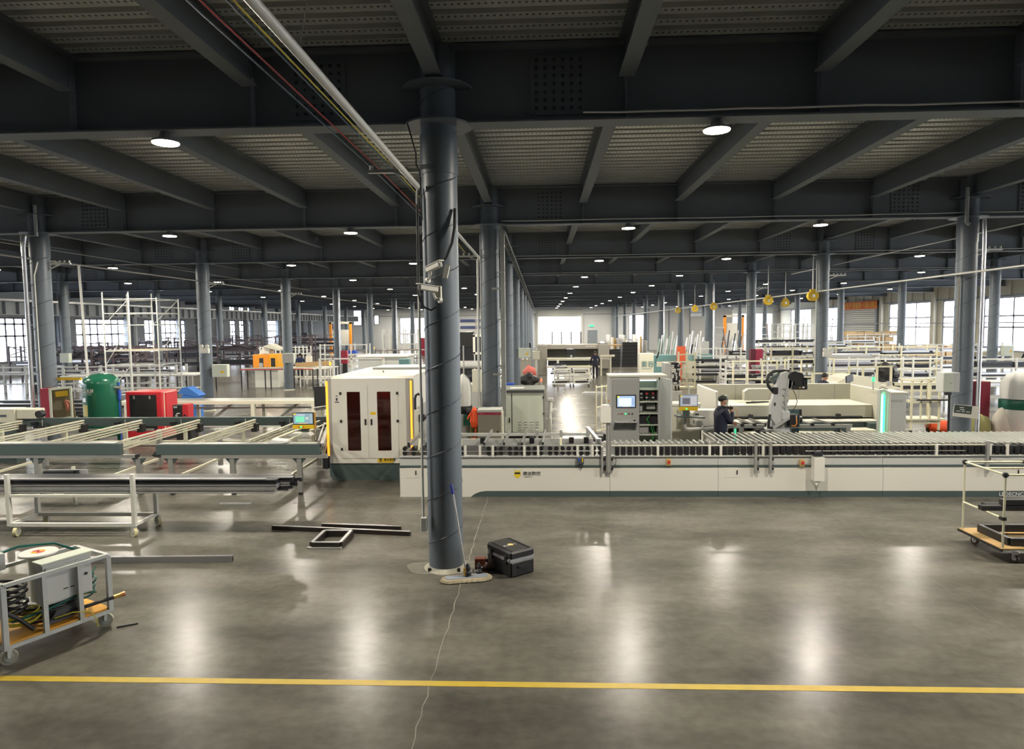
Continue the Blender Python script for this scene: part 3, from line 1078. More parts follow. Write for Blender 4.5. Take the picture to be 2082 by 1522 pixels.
P(t, 'inner_body', BLACK, bx(XC0 + 0.03, XC1, YC + 0.14, YC + 1.4, 0.1, 0.74))
P(t, 'back_rail', PALE, bx(XC0, XC1, YC + 1.40, YC + 1.46, 0.60, 0.80))
P(t, 'top_rail', ALU, bx(-1.2, 1.25, YC + 0.02, YC + 0.05, 0.965, 0.985))
P(t, 'top_rail', CREAM, bx(1.3, 8.3, YC + 0.02, YC + 0.05, 0.965, 0.982))
P(t, 'drive_rod', ALU, cy((XC0 + 0.1, YC + 0.015, 0.875), (1.2, YC + 0.015, 0.875), 0.008, 8))
P(t, 'drive_rod', ALU, cy((4.9, YC + 0.015, 0.865), (7.8, YC + 0.015, 0.865), 0.008, 8))
wheel = mesh('roller', BLACK, [cy((0, 0, 0), (0, 0.10, 0), 0.042, 12), cy((0, -0.006, 0), (0, 0, 0), 0.012, 6)])
blk = mesh('roller_bracket', BLACK, [bx(-0.04, 0.04, 0.0, 0.11, 0.79, 0.955, 0.01), cy((0.0, -0.01, 0.90), (0, 0.0, 0.90), 0.035, 10), cy((0.01, -0.012, 0.82), (0.01, 0.0, 0.82), 0.02, 8)])
long_ = mesh('roller', mat('dull_roller_steel', (0.40, 0.41, 0.38), 0.4, 0.6, 0.1), [cy((0, 0.10, 0.98), (0, 1.40, 0.98), 0.024, 10)], smooth=True)
org = Vector(ORG[t.name])
x = XC0 + 0.10
while x < 1.2:
    if not (-1.5 < x < -1.1):
        for z in (0.925, 0.835):
            LK('roller', wheel, Vector((x, YC + 0.03, z)) - org, t)
    x += 0.118 if RN.random() < 0.8 else 0.17
x = 1.42
while x < XC1 - 0.1:
    LK('roller_bracket', blk, Vector((x, YC + 0.02, 0)) - org, t)
    x += 0.118
short_ = mesh('roller', long_.materials[0], [cy((0, 0.10, 0.975), (0, 0.55, 0.975), 0.024, 10)], smooth=True)
x = 1.42
while x < 3.3:
    LK('roller', short_, Vector((x, YC, 0)) - org, t)
    x += 0.118
x = 3.35
while x < XC1 - 0.1:
    LK('roller', long_, Vector((x, YC, 0)) - org, t)
    x += 0.118
for pxx in (938, 969, 996, 1062, 1091, 1173, 1204, 1339, 1445, 1468, 1554, 1902, 2008, 2042):
    xx = 1.28 + (pxx - 1240) * 0.00905
    P(t, 'white_post', WHITE, bx(xx - 0.022, xx + 0.022, YC - 0.012, YC + 0.03, 0.77, 0.985))
for i, (a, b) in enumerate(((-2.6, -2.35), (3.42, 3.70), (8.5, 8.8))):
    P(t, 'access_hatch', WHITE, bx(a, b, YC - 0.004, YC + 0.002, 0.37, 0.56))
    P(t, 'hatch_handle', BLACK, bx(b - 0.065, b - 0.045, YC - 0.014, YC - 0.003, 0.43, 0.51))
# infeed arms on the left part: slim slanted bars and a rear frame
for xx in (-2.55, -2.2, -1.1, -0.72, -0.38, 0.02):
    P(t, 'infeed_arm', ALU, bar((xx, YC + 0.12, 0.99), (xx + 0.06, YC + 1.35, 1.06), 0.035, 0.06))
    P(t, 'arm_tip', BLACK, bx(xx - 0.02, xx + 0.02, YC + 0.08, YC + 0.13, 0.94, 1.03))
for xx in (-2.4, -1.6, 0.35):
    P(t, 'gusset_arm', IVORY, pz([(YC + 0.15, 0.8), (YC + 0.35, 1.06), (YC + 0.45, 1.06), (YC + 0.45, 0.8)], 'x', xx, xx + 0.04))
P(t, 'rear_beam', PALE, bx(XC0, 1.05, YC + 2.0, YC + 2.06, 0.84, 0.90))
P(t, 'rear_beam', PALE, bx(XC0, 1.05, YC + 1.1, YC + 1.14, 0.80, 0.93))
for xx in (-2.6, -0.1, 0.42, 1.0):
    P(t, 'rear_post', GREY, bx(xx - 0.03, xx + 0.03, YC + 1.98, YC + 2.04, 0, 0.97))
for xx in (-1.2, -0.2, 0.6, 0.9):
    P(t, 'bearing_block', BLACK, bx(xx - 0.05, xx + 0.05, YC + 0.9, YC + 1.0, 0.86, 0.99, 0.01))
P(t, 'swing_arm', ALU, bar((0.95, YC + 1.3, 1.12), (1.1, YC + 0.45, 1.0), 0.06, 0.06), cy((1.1, YC + 0.4, 0.92), (1.1, YC + 0.4, 1.05), 0.06, 12))
P(t, 'guide_rail', ALU, bx(3.2, 6.4, YC + 0.0, YC + 0.02, 1.05, 1.065))
# logo: dark visored yellow emblem and lettering
em = P(t, 'logo_emblem', YELINK, pz([(-0.53, 0.465), (-0.50, 0.50), (-0.43, 0.50), (-0.40, 0.465), (-0.41, 0.40), (-0.465, 0.355), (-0.52, 0.40)], 'y', YC - 0.004, YC - 0.001))
P(em, 'emblem_visor', DARKINK, bx(-0.515, -0.415, YC - 0.006, YC - 0.003, 0.44, 0.475))
P(em, 'emblem_horn', YELINK, bx(-0.52, -0.505, YC - 0.005, YC - 0.002, 0.50, 0.525), bx(-0.425, -0.41, YC - 0.005, YC - 0.002, 0.50, 0.525))
TX(t, 'logo_lettering', '德迪数控', 0.085, (-0.365, YC - 0.002, 0.42), DARKINK)
TX(t, 'logo_lettering', 'LEDECNC', 0.035, (-0.34, YC - 0.002, 0.375), mat('grey_lettering', (0.3, 0.3, 0.3), 0.6, 0, 0))
TX(t, 'plinth_lettering', 'LEDECNC', 0.10, (8.42, YC + 0.002, 0.02), WHITEINK)
# things fixed on its front
def postbox(xc, z0, z1, wd, lab, nm='profile_post'):
    s = T(nm, lab, 'post', (xc, YC - 0.06, z0), 'aluminium posts bolted to the conveyor front')
    P(s, 'extrusion', ALU, bx(xc - wd, xc + wd, YC - 0.075, YC - 0.02, z0, z1))
    P(s, 'slot', GREY, bx(xc - 0.006, xc + 0.006, YC - 0.077, YC - 0.074, z0, z1))
    P(s, 'clamp', BLACK, bx(xc + wd, xc + wd + 0.04, YC - 0.05, YC - 0.012, z0 + 0.04, z0 + 0.08), bx(xc + wd, xc + wd + 0.04, YC - 0.05, YC - 0.012, 0.70, 0.74))
    return s


postbox(1.13, 0.48, 0.97, 0.02, 'short aluminium post left of the white sensor box')
s = postbox(1.25, 0.48, 1.44, 0.045, 'tall aluminium post carrying a white sensor box')
s = T('sensor_box', 'white sensor box on a tall post beside the control cabinet', 'box', (1.2, YC - 0.1, 1.42))
P(s, 'housing', WHITE, pz([(1.10, 1.43), (1.285, 1.43), (1.285, 1.70), (1.26, 1.755), (1.14, 1.76), (1.10, 1.72)], 'y', YC - 0.12, YC + 0.04))
for k in range(8):
    P(s, 'vent', GREY, bx(1.284, 1.292, YC - 0.08, YC - 0.02, 1.46 + 0.03 * k, 1.472 + 0.03 * k))
postbox(3.97, 0.48, 1.06, 0.025, 'aluminium post below the robot base on the conveyor front')
postbox(4.24, 0.48, 1.06, 0.025, 'second aluminium post below the robot, nearer the chute')
postbox(8.15, 0.48, 1.05, 0.025, 'aluminium post behind the pipe-rack trolley')
s = T('drive_controller', 'small dark drive unit with yellow stripe clipped to the conveyor', 'controller', (0.73, YC - 0.05, 0.6))
P(s, 'case', mat('slate_plastic', (0.07, 0.075, 0.09), 0.5), bx(0.66, 0.79, YC - 0.07, YC + 0.02, 0.635, 0.77, 0.012))
P(s, 'display', BLUE, bx(0.675, 0.715, YC - 0.073, YC - 0.069, 0.71, 0.75))
P(s, 'stripe', YELLOW, bx(0.75, 0.772, YC - 0.073, YC - 0.069, 0.68, 0.755))
P(s, 'cables', BLACK, tu([(0.70, YC - 0.03, 0.64), (0.72, YC - 0.03, 0.58), (0.745, YC - 0.03, 0.545)], 0.012, 6), tu([(0.74, YC - 0.03, 0.64), (0.75, YC - 0.03, 0.56)], 0.01, 6))
for i, (xx, zz, lab) in enumerate(((2.37, 0.665, 'yellow emergency stop box below the control cabinet'), (4.83, 0.645, 'emergency stop box beside the white chute'))):
    s = T('stop_button', lab, 'emergency stop', (xx, YC, zz - 0.06), 'emergency stop boxes')
    P(s, 'box', mat('stop_box_tan', (0.55, 0.38, 0.14), 0.5), bx(xx - 0.04, xx + 0.04, YC - 0.045, YC + 0.03, zz - 0.065, zz + 0.065, 0.005))
    P(s, 'button', RED, cy((xx, YC - 0.045, zz + 0.01), (xx, YC - 0.075, zz + 0.01), 0.026, 14))
s = T('offcut_chute', 'white square chute box hanging on the conveyor front', 'chute', (5.1, YC - 0.1, 0.33))
P(s, 'box', WHITE, bx(5.00, 5.19, YC - 0.16, YC - 0.012, 0.33, 0.77, 0.004))
P(s, 'spout', WHITE, pz([(5.0, 0.33), (5.12, 0.33), (5.06, 0.24)], 'y', YC - 0.14, YC - 0.03))
P(s, 'roller_guide', DARK, bx(5.02, 5.16, YC - 0.10, YC - 0.02, 0.78, 0.86, 0.01), cy((5.17, YC - 0.08, 0.79), (5.17, YC - 0.08, 0.90), 0.012, 8))
s = O1('cable_loop', 'thin dark cable curving down beside the sensor post', 'cable', RUBBER, tu([(1.33, YC - 0.04, 0.78), (1.39, YC - 0.05, 0.72), (1.38, YC - 0.05, 0.63), (1.31, YC - 0.05, 0.56)], 0.006, 6))

# ================================================================ laser cutting cell (white box with red windows)
X0, X1, YB = -4.54, -2.72, 14.03
t = T('cutting_machine', 'white enclosed cutting machine with two dark red windows and amber light strips', 'machine', (-3.6, YB, 0))
P(t, 'base', GREEN, pz([(X0 + 0.06, 0.0), (X1, 0.0), (X1, 0.36), (X0, 0.36), (X0, 0.08)], 'y', YB + 0.03, 17.4))
WW = ((-4.12, -3.835), (-3.475, -3.185))     # the two window openings, 0.63 to 1.89 high
P(t, 'front_wall', WHITE, bx(X0 + 0.09, WW[0][0], YB, YB + 0.03, 0.36, 2.17), bx(WW[0][1], WW[1][0], YB, YB + 0.03, 0.36, 2.17), bx(WW[1][1], X1 + 0.01, YB, YB + 0.03, 0.36, 2.17), *[bx(a, b, YB, YB + 0.03, z0, z1) for a, b in WW for z0, z1 in ((0.36, 0.63), (1.89, 2.17))])
P(t, 'side_wall', WHITE, bx(X0 + 0.09, X0 + 0.12, YB + 0.03, 17.4, 0.36, 2.17))
P(t, 'side_wall', WHITE, bx(X1 - 0.02, X1 + 0.01, YB + 0.03, 17.4, 0.36, 2.17))
P(t, 'back_wall', WHITE, bx(X0 + 0.12, X1 - 0.02, 17.37, 17.4, 0.36, 2.17))
P(t, 'inner_lining', mat('cell_lining', (0.30, 0.25, 0.22), 0.6), bx(X0 + 0.125, X1 - 0.025, 15.0, 15.03, 0.36, 2.17), bx(X0 + 0.125, X1 - 0.025, YB + 0.04, 15.0, 0.36, 0.38), bx(X0 + 0.125, X1 - 0.025, YB + 0.04, 15.0, 2.14, 2.16))
P(t, 'inner_lamp', mat('cell_lamp', (1, 0.8, 0.6), 0.5, 0, 0, emit=(1.0, 0.62, 0.35), es=8.0), bx(-4.2, -3.1, 14.86, 14.90, 2.02, 2.05))
P(t, 'roof', CREAM, pz([(YB + 0.0, 2.17), (YB + 0.12, 2.215), (17.35, 2.215), (17.4, 2.17)], 'x', X0 + 0.09, X1 + 0.01))
P(t, 'roof_cover', PALE, pz([(-4.1, 2.215), (-2.95, 2.215), (-2.88, 2.27), (-4.1, 2.27)], 'y', 16.2, 17.4))
P(t, 'roof_eye', GREY, bx(-3.62, -3.59, 15.2, 15.23, 2.21, 2.26))
P(t, 'corner_post', GREY, bx(X0 + 0.02, X0 + 0.09, YB - 0.004, YB + 0.07, 0.36, 2.17))
P(t, 'corner_post', GREY, bx(X1 - 0.14, X1 - 0.05, YB - 0.006, YB + 0.03, 0.40, 2.17))
P(t, 'light_strip', ORANL, bx(X0 - 0.025, X0 + 0.015, YB - 0.02, YB + 0.02, 0.52, 2.12), label='glowing amber light strip')
P(t, 'light_strip', ORANL, bx(X1 - 0.045, X1 - 0.005, YB - 0.03, YB + 0.0, 0.55, 2.12), label='glowing amber light strip')
P(t, 'light_channel', ALU, bx(X1 - 0.06, X1 + 0.03, YB - 0.012, YB + 0.02, 0.40, 2.15))
for k, (a, b, wa, wb, hx, hh) in enumerate(((-4.26, -3.685, -4.12, -3.835, -4.25, -3.73), (-3.655, -3.03, -3.475, -3.185, -3.04, -3.60))):
    d = P(t, 'door', WHITE, bx(a, wa, YB - 0.012, YB - 0.0005, 0.47, 2.03), bx(wb, b, YB - 0.012, YB - 0.0005, 0.47, 2.03), bx(wa, wb, YB - 0.012, YB - 0.0005, 0.47, 0.63), bx(wa, wb, YB - 0.012, YB - 0.0005, 1.89, 2.03))
    v = []
    r = 0.035
    for cx, cz, a0 in ((wb - r, 1.89 - r, 0), (wa + r, 1.89 - r, 90), (wa + r, 0.63 + r, 180), (wb - r, 0.63 + r, 270)):
        for q in range(5):
            an = math.radians(a0 + 22.5 * q)
            v.append((cx + r * math.cos(an), cz + r * math.sin(an)))
    P(d, 'window_pane', REDG, pz(v, 'y', YB + 0.008, YB + 0.014), label='dark red window')
    for z in (1.83, 1.24, 0.64):
        if not (k == 1 and z < 0.7):
            P(d, 'hinge', BLACK, bx(hx - 0.02, hx + 0.02, YB - 0.03, YB - 0.01, z, z + 0.055))
    P(d, 'handle', BLACK, bx(hh - 0.018, hh + 0.018, YB - 0.03, YB - 0.01, 1.18, 1.31, 0.006))
P(t, 'warning_sticker', YELLOW, bx(-3.62, -3.50, YB - 0.0135, YB - 0.012, 1.40, 1.46))
pl = P(t, 'name_plate', YELLOW, bx(-3.49, -3.15, YB - 0.008, YB - 0.001, 0.375, 0.455 + 0.04))
TX(pl, 'plate_lettering', '德迪数控', 0.062, (-3.36, YB - 0.011, 0.415), DARKINK)
P(pl, 'plate_emblem', DARKINK, bx(-3.45, -3.40, YB - 0.011, YB - 0.008, 0.40, 0.42), bx(-3.455, -3.395, YB - 0.011, YB - 0.008, 0.435, 0.465))
P(t, 'small_mark', DARKINK, bx(-4.38, -4.29, YB - 0.003, YB + 0.002, 1.66, 1.68), bx(-4.355, -4.32, YB - 0.003, YB + 0.002, 1.70, 1.76), bx(-4.355, -4.325, YB - 0.003, YB + 0.002, 1.79, 1.81))
P(t, 'side_frame', GREY, bx(X1 + 0.005, X1 + 0.02, 14.5, 16.6, 0.6, 1.5))
P(t, 'feed_port', BLACK, bx(X0 + 0.078, X0 + 0.092, 14.6, 16.6, 0.55, 1.45))
# outfeed gear beside its right wall
s = T('outfeed_head', 'upright outfeed head with black cable chain right of the cutting machine', 'machine head', (-2.5, 13.9, 0))
P(s, 'column', CREAM, bx(-2.66, -2.56, 13.85, 13.98, 0.55, 1.52, 0.004))
P(s, 'cable_chain', BLACK, tu([(-2.64, 13.9, 1.5), (-2.64, 13.9, 1.75), (-2.62, 13.9, 1.82), (-2.57, 13.9, 1.85), (-2.52, 13.9, 1.82), (-2.50, 13.9, 1.75), (-2.50, 13.9, 1.35)], 0.028, 6))
P(s, 'carriage', BLACK, bx(-2.56, -2.44, 13.82, 13.98, 1.28, 1.42, 0.01), bx(-2.56, -2.3, 13.86, 13.92, 1.33, 1.37))
P(s, 'guide', ALU, bx(-2.55, -2.47, 13.85, 13.95, 0.62, 1.28))
P(s, 'stand', GREY, bx(-2.66, -2.45, 13.8, 14.0, 0.0, 0.62))
# dark monitor panel left behind the cell
s = T('black_partition', 'flat black panel standing behind the cutting machine', 'panel', (-6.5, 19.6, 0))
P(s, 'panel', BLACK, bx(-6.72, -6.3, 19.55, 19.6, 0.85, 1.52, 0.004))
P(s, 'leg', GREY, bx(-6.7, -6.65, 19.6, 19.65, 0, 1.4))
P(s, 'leg', GREY, bx(-6.36, -6.31, 19.6, 19.65, 0, 1.4))
# yellow beacon behind the cell
def beacon(x, y, z0, z1, m, lab):
    s = T('signal_beacon', lab, 'beacon', (x, y, z0))
    P(s, 'pole', PALE, cy((x, y, z0), (x, y, z1), 0.018, 8))
    P(s, 'lamp', m, cy((x, y, z1), (x, y, z1 + 0.10), 0.032, 12), smooth=True)
    P(s, 'cap', PALE, cy((x, y, z1 + 0.10), (x, y, z1 + 0.16), 0.033, 12))
    return s


beacon(-6.35, 20, 0, 2.12, ORANL, 'amber signal beacon on a pole left of the cutting machine')
beacon(-10.5, 42, 0, 1.9, ORANL, 'amber signal beacon far back before the grey machine')
beacon(0.0, 26, 0, 1.08, REDL, 'red signal beacon on a pole before the trolleys')

# ================================================================ infeed table on the left
t = T('infeed_table', 'wide infeed table with dark green beams and slanting slatted arms', 'feed table', (-8.5, 14.3, 0))
YT, YT2 = 12.72, 16.05
P(t, 'front_beam', GREEN, bx(-13.6, -8.27, YT, YT + 0.12, 0.80, 1.02, 0.006))
P(t, 'front_beam', GREEN, bx(-7.55, -4.30, YT, YT + 0.12, 0.80, 1.0, 0.006))
P(t, 'lower_rail', ALU, bx(-13.6, -7.95, YT + 0.01, YT + 0.09, 0.74, 0.80))
P(t, 'lower_rail', ALU, bx(-7.45, -4.16, YT + 0.01, YT + 0.09, 0.725, 0.80))
P(t, 'end_cap', BLACK, bx(-7.97, -7.93, YT, YT + 0.1, 0.72, 0.81))
P(t, 'back_beam', GREEN, bx(-12.9, -4.45, YT2, YT2 + 0.12, 0.88, 1.09, 0.006))
P(t, 'back_rail', ALU, bx(-12.7, -9.5, YT2 - 0.12, YT2 - 0.06, 0.78, 0.83))
P(t, 'top_plate', ALU, bx(-13.6, -8.4, YT + 0.02, YT + 0.22, 1.02, 1.035))
P(t, 'top_plate', ALU, bx(-7.5, -4.35, YT + 0.02, YT + 0.22, 1.0, 1.012))
SLAT = mat('ivory_slat', (0.66, 0.64, 0.50), 0.45, 0, 0.05)
for k, xx in enumerate((-12.75, -11.2, -9.75, -8.32, -6.95, -5.75, -5.3, -4.98)):
    a, b = (xx + 0.0, YT + 0.15, 1.0), (xx + 0.05, 15.85, 1.0)
    if k < 6:
        for j in range(4):
            P(t, 'arm_slat', SLAT, bar((xx, YT + 0.15, 1.05 - 0.055 * j), (xx + 0.06, 15.8, 1.06 - 0.055 * j), 0.05 if j == 0 else 0.03, 0.03))
    else:
        P(t, 'arm_slat', SLAT, bar((xx, YT + 0.2, 1.05), (xx + 0.05, 15.6, 1.05), 0.05, 0.03))
    P(t, 'arm_post', SLAT, bx(xx - 0.02, xx + 0.05, 15.2, 15.26, 0.62, 0.95))
    P(t, 'drive_block', BLACK, bx(xx + 0.0, xx + 0.14, 15.68, 15.85, 0.78, 0.98, 0.012))
for xx in (-12.5, -10.4, -9.0, -7.4, -6.3, -5.3):
    P(t, 'pusher', BLACK, bx(xx - 0.05, xx + 0.05, 15.9, 16.02, 0.93, 1.0), bx(xx - 0.02, xx + 0.3, 15.94, 15.98, 0.86, 0.90), cy((xx + 0.28, 15.9, 0.87), (xx + 0.28, 16.02, 0.87), 0.05, 10))
    P(t, 'cylinder_rod', ALU, cy((xx + 0.2, 15.96, 0.86), (xx + 0.2, 15.96, 1.06), 0.012, 8))
for xx in (-12.2, -10.0, -7.93, -7.28, -6.05, -4.72):
    P(t, 'leg', ALU, bx(xx - 0.045, xx + 0.045, YT + 0.02, YT + 0.11, 0.05, 0.74))
    P(t, 'leg_foot', BLACK, cy((xx, YT + 0.065, 0), (xx, YT + 0.065, 0.05), 0.045, 12))
    P(t, 'leg_gusset', GREEN, pz([(xx - 0.14, 0.73), (xx + 0.14, 0.73), (xx + 0.045, 0.62), (xx - 0.045, 0.62)], 'y', YT + 0.03, YT + 0.10))
for xx in (-11.8, -9.0, -7.55, -5.2):
    P(t, 'leg', ALU, bx(xx - 0.045, xx + 0.045, 15.3, 15.39, 0.05, 0.9))
    P(t, 'leg_bracket', DARK, pz([(xx - 0.16, 0.30), (xx, 0.46), (xx + 0.16, 0.30), (xx + 0.1, 0.26), (xx - 0.1, 0.26)], 'y', 15.27, 15.42))
    P(t, 'floor_brace', SLAT, bar((xx + 0.0, 15.25, 0.22), (xx - 0.7 + 0.65, YT + 0.2, 0.18), 0.05, 0.05))
P(t, 'cross_rail', CREAM, bx(-13.5, -4.7, 15.45, 15.5, 0.52, 0.62))
P(t, 'cross_rail', DARK, bx(-13.5, -4.7, 15.44, 15.46, 0.48, 0.50))
for k, z in enumerate((0.98, 0.79)):
    P(t, 'outfeed_rail', RAILO, bar((-4.25, YT + 0.05, z), (-4.95, 15.3, z), 0.05, 0.07))
    P(t, 'outfeed_rail', RAILO, bar((-4.33, YT + 0.05, z + 0.07), (-5.03, 15.3, z + 0.07), 0.03, 0.03))
P(t, 'outfeed_rail', RAILO, bar((-5.6, 16.3, 1.25), (-4.75, 16.9, 1.32), 0.10, 0.08))
P(t, 'valve_block', DARK, bx(-4.75, -4.6, 14.2, 14.6, 0.2, 0.72, 0.02))
P(t, 'under_tray', GREEN, bx(-7.35, -6.85, 15.0, 15.3, 0.42, 0.50), bx(-5.9, -5.5, 15.0, 15.3, 0.42, 0.50))
s = T('operator_screen', 'operator screen with yellow frame and green picture on the infeed table', 'monitor', (-5.0, 13.7, 1.0))
P(s, 'foot_plate', PALE, pz([(-5.25, 1.03), (-4.75, 1.03), (-4.82, 1.08), (-5.16, 1.08)], 'y', 13.55, 13.8))
P(s, 'neck', GREEN, bx(-5.0, -4.86, 13.72, 13.78, 1.06, 1.18))
P(s, 'bezel', BLACK, bx(-5.16, -4.72, 13.66, 13.73, 1.245, 1.50, 0.006))
P(s, 'screen', screen_mat('infeed_screen', (0.25, 0.38, 0.45), [(0.10, 0.58, 0.18, 0.72, (0.22, 0.80, 0.48)), (0.64, 0.78, 0.4, 0.66, (0.6, 0.65, 0.55)), (0.0, 0.12, 0.84, 1.0, (0.8, 0.6, 0.05)), (0.16, 0.6, 0.78, 0.9, (0.55, 0.62, 0.66)), (0.84, 1.0, 0.1, 0.9, (0.35, 0.45, 0.5)), (0.25, 0.75, 0.03, 0.1, (0.8, 0.5, 0.2))], 1.1), bx(-5.14, -4.74, 13.652, 13.66, 1.265, 1.485))
P(s, 'panel', YELLOW, bx(-5.165, -4.715, 13.655, 13.735, 1.16, 1.243, 0.006))
P(s, 'button', GREENL, cy((-4.99, 13.655, 1.2), (-4.99, 13.645, 1.2), 0.017, 12), label='glowing green button')
for xx in (-5.03, -4.94):
    P(s, 'button', RED, cy((xx, 13.655, 1.2), (xx, 13.645, 1.2), 0.014, 12))
P(s, 'side_rim', BRASS, bx(-4.72, -4.70, 13.66, 13.74, 1.16, 1.5))
O1('crumpled_paper', 'crumpled white paper lying on the front beam of the infeed table', 'paper', PAPER, pz([(-5.32, 1.013), (-5.33, 1.05), (-5.25, 1.085), (-5.12, 1.07), (-4.96, 1.06), (-4.95, 1.03), (-5.05, 1.014)], 'y', YT + 0.03, YT + 0.3))
s = T('machine_head', 'cream motor head at the far left end of the infeed table', 'machine head', (-13.2, 16, 0))
P(s, 'housing', CREAM, bx(-13.75, -12.95, 15.9, 16.3, 1.0, 1.34, 0.01))
P(s, 'cover', CREAM, bx(-12.95, -12.42, 15.95, 16.25, 1.08, 1.33, 0.02))
P(s, 'label_plate', mat('slate_plate', (0.1, 0.11, 0.15), 0.5), bx(-13.6, -13.15, 15.893, 15.9, 1.14, 1.2))
P(s, 'wheel', BLACK, cy((-12.38, 15.95, 1.2), (-12.38, 16.1, 1.2), 0.09, 14))
P(s, 'pedestal', GREEN, bx(-13.5, -13.0, 15.95, 16.25, 0, 1.0))
# black profile lengths on the low rack under the table's left end
s = T('low_rack', 'low steel rack under the infeed table holding dark profiles', 'rack', (-9.5, 12.0, 0))
for xx in (-11.6, -8.75):
    P(s, 'upright', CREAM, bx(xx, xx + 0.05, 12.0, 12.05, 0, 0.72))
    P(s, 'arm', CREAM, bx(xx, xx + 0.04, 11.5, 12.0, 0.28, 0.33))
P(s, 'beam', CREAM, bx(-11.6, -8.7, 12.0, 12.04, 0.26, 0.31))
for k in range(7):
    O1('dark_profile', '%s dark window profile on the low rack under the infeed table' % ('topmost', 'second', 'third', 'fourth', 'fifth', 'sixth', 'lowest')[k], 'profile', DARK if k % 3 else SILV, bx(-12.5, -8.9 - 0.04 * k, 11.55 + 0.055 * k, 11.6 + 0.055 * k, 0.34 + 0.045 * (6 - k), 0.375 + 0.045 * (6 - k) + 0.008), group='dark profiles on the low rack')
s = T('profile_end_cluster', 'bundle of black profile ends poking out beside the cream upright', 'profile bundle', (-8.45, 11.8, 0.35))
for k in range(9):
    P(s, 'profile', DARK if k % 4 else SILV, bx(-9.0 - 0.0, -8.2 - RN.uniform(0, 0.35), 11.62 + 0.06 * (k % 3), 11.67 + 0.06 * (k % 3), 0.42 + 0.11 * (k // 3), 0.50 + 0.11 * (k // 3)))
# long white transfer frame behind
t = T('transfer_bench', 'long cream steel bench frame behind the infeed table', 'bench', (-9.5, 21, 0))
P(t, 'top_beam', CREAM, bx(-13.5, -6.75, 20.72, 20.84, 0.87, 0.98, 0.004))
P(t, 'top_plate', GALV, bx(-13.5, -6.8, 20.87, 21.6, 0.94, 0.98))
for xx in (-13.2, -11.3, -9.1, -7.15):
    P(t, 'leg', CREAM, bx(xx - 0.06, xx + 0.06, 20.72, 20.84, 0, 0.87))
    P(t, 'leg', CREAM, bx(xx - 0.05, xx + 0.05, 21.55, 21.65, 0, 0.94))
P(t, 'mid_rail', PALE, bx(-13.2, -7.1, 21.5, 21.56, 0.64, 0.70))
for xx in (-12.6, -10.4, -8.2):
    P(t, 'diagonal', PALE, bar((xx - 0.55, 21.6, 0.2), (xx + 0.35, 21.6, 0.88), 0.06, 0.08))
P(t, 'low_rail', PALE, bx(-13.2, -7.1, 20.72, 20.78, 0.15, 0.22))

# ================================================================ control cabinet with screen
t = T('control_cabinet', 'tall grey control cabinet with lit screen and open bay of drives', 'cabinet', (2.15, 15, 0))
YQ = 15.0
P(t, 'left_case', PALE, bx(1.52, 2.18, YQ + 0.02, YQ + 0.6, 0.05, 2.08, 0.006))
P(t, 'front_panel', GREY, bx(1.585, 2.175, YQ - 0.005, YQ + 0.02, 0.06, 2.04, 0.004))
P(t, 'roof', CREAM, bx(1.50, 2.78, YQ - 0.02, YQ + 0.62, 2.08, 2.13, 0.01))
P(t, 'bay_back', LGREEN, bx(2.18, 2.62, YQ + 0.45, YQ + 0.6, 0.05, 2.08))
P(t, 'bay_side', PALE, bx(2.60, 2.63, YQ, YQ + 0.45, 0.05, 2.08))
P(t, 'bay_lintel', CREAM, bx(2.18, 2.63, YQ, YQ + 0.45, 2.02, 2.08))
P(t, 'bay_tube', mat('cabinet_tube_light', (0.9, 1, 1), 0.4, 0, 0, emit=(0.8, 1.0, 0.95), es=4.0), bx(2.2, 2.56, YQ + 0.08, YQ + 0.11, 1.99, 2.01), label='small tube light inside the bay')
d = P(t, 'open_door', PALE, bar((2.64, YQ, 1.07), (2.80, YQ - 0.45, 1.07), 0.03, 1.98))
for z in (1.80, 1.52, 1.26, 1.0, 0.78):
    P(t, 'shelf', LGREEN, bx(2.19, 2.60, YQ + 0.04, YQ + 0.45, z - 0.012, z + 0.018))
for k, xx in enumerate((2.2, 2.32, 2.46)):
    b = P(t, 'drive_unit', BLACK, bx(xx, xx + 0.075, YQ + 0.12, YQ + 0.22, 1.56, 1.74, 0.006))
    P(b, 'drive_face', RED if k else GREY, bx(xx + 0.012, xx + 0.062, YQ + 0.112, YQ + 0.12, 1.68, 1.72))
    P(b, 'drive_label', WHITE, bx(xx + 0.015, xx + 0.06, YQ + 0.112, YQ + 0.12, 1.60, 1.625))
P(t, 'relay', GREY, bx(2.36, 2.56, YQ + 0.2, YQ + 0.3, 1.34, 1.44), bx(2.2, 2.26, YQ + 0.1, YQ + 0.2, 1.3, 1.42))
P(t, 'plc_box', BLACK, bx(2.2, 2.58, YQ + 0.1, YQ + 0.3, 1.03, 1.2, 0.005))
P(t, 'plc_box', GREY, bx(2.2, 2.4, YQ + 0.1, YQ + 0.3, 0.81, 0.96))
P(t, 'wiring', mat('green_wire', (0.03, 0.28, 0.06), 0.5), tu([(2.42, YQ + 0.08, 1.22), (2.35, YQ + 0.06, 1.12), (2.45, YQ + 0.06, 0.98), (2.50, YQ + 0.06, 0.75), (2.44, YQ + 0.08, 0.5)], 0.012, 6), tu([(2.48, YQ + 0.08, 1.0), (2.52, YQ + 0.05, 0.85), (2.46, YQ + 0.06, 0.65)], 0.01, 6))
P(t, 'bezel', BLACK, bx(1.66, 2.10, YQ - 0.018, YQ - 0.004, 1.395, 1.69, 0.004))
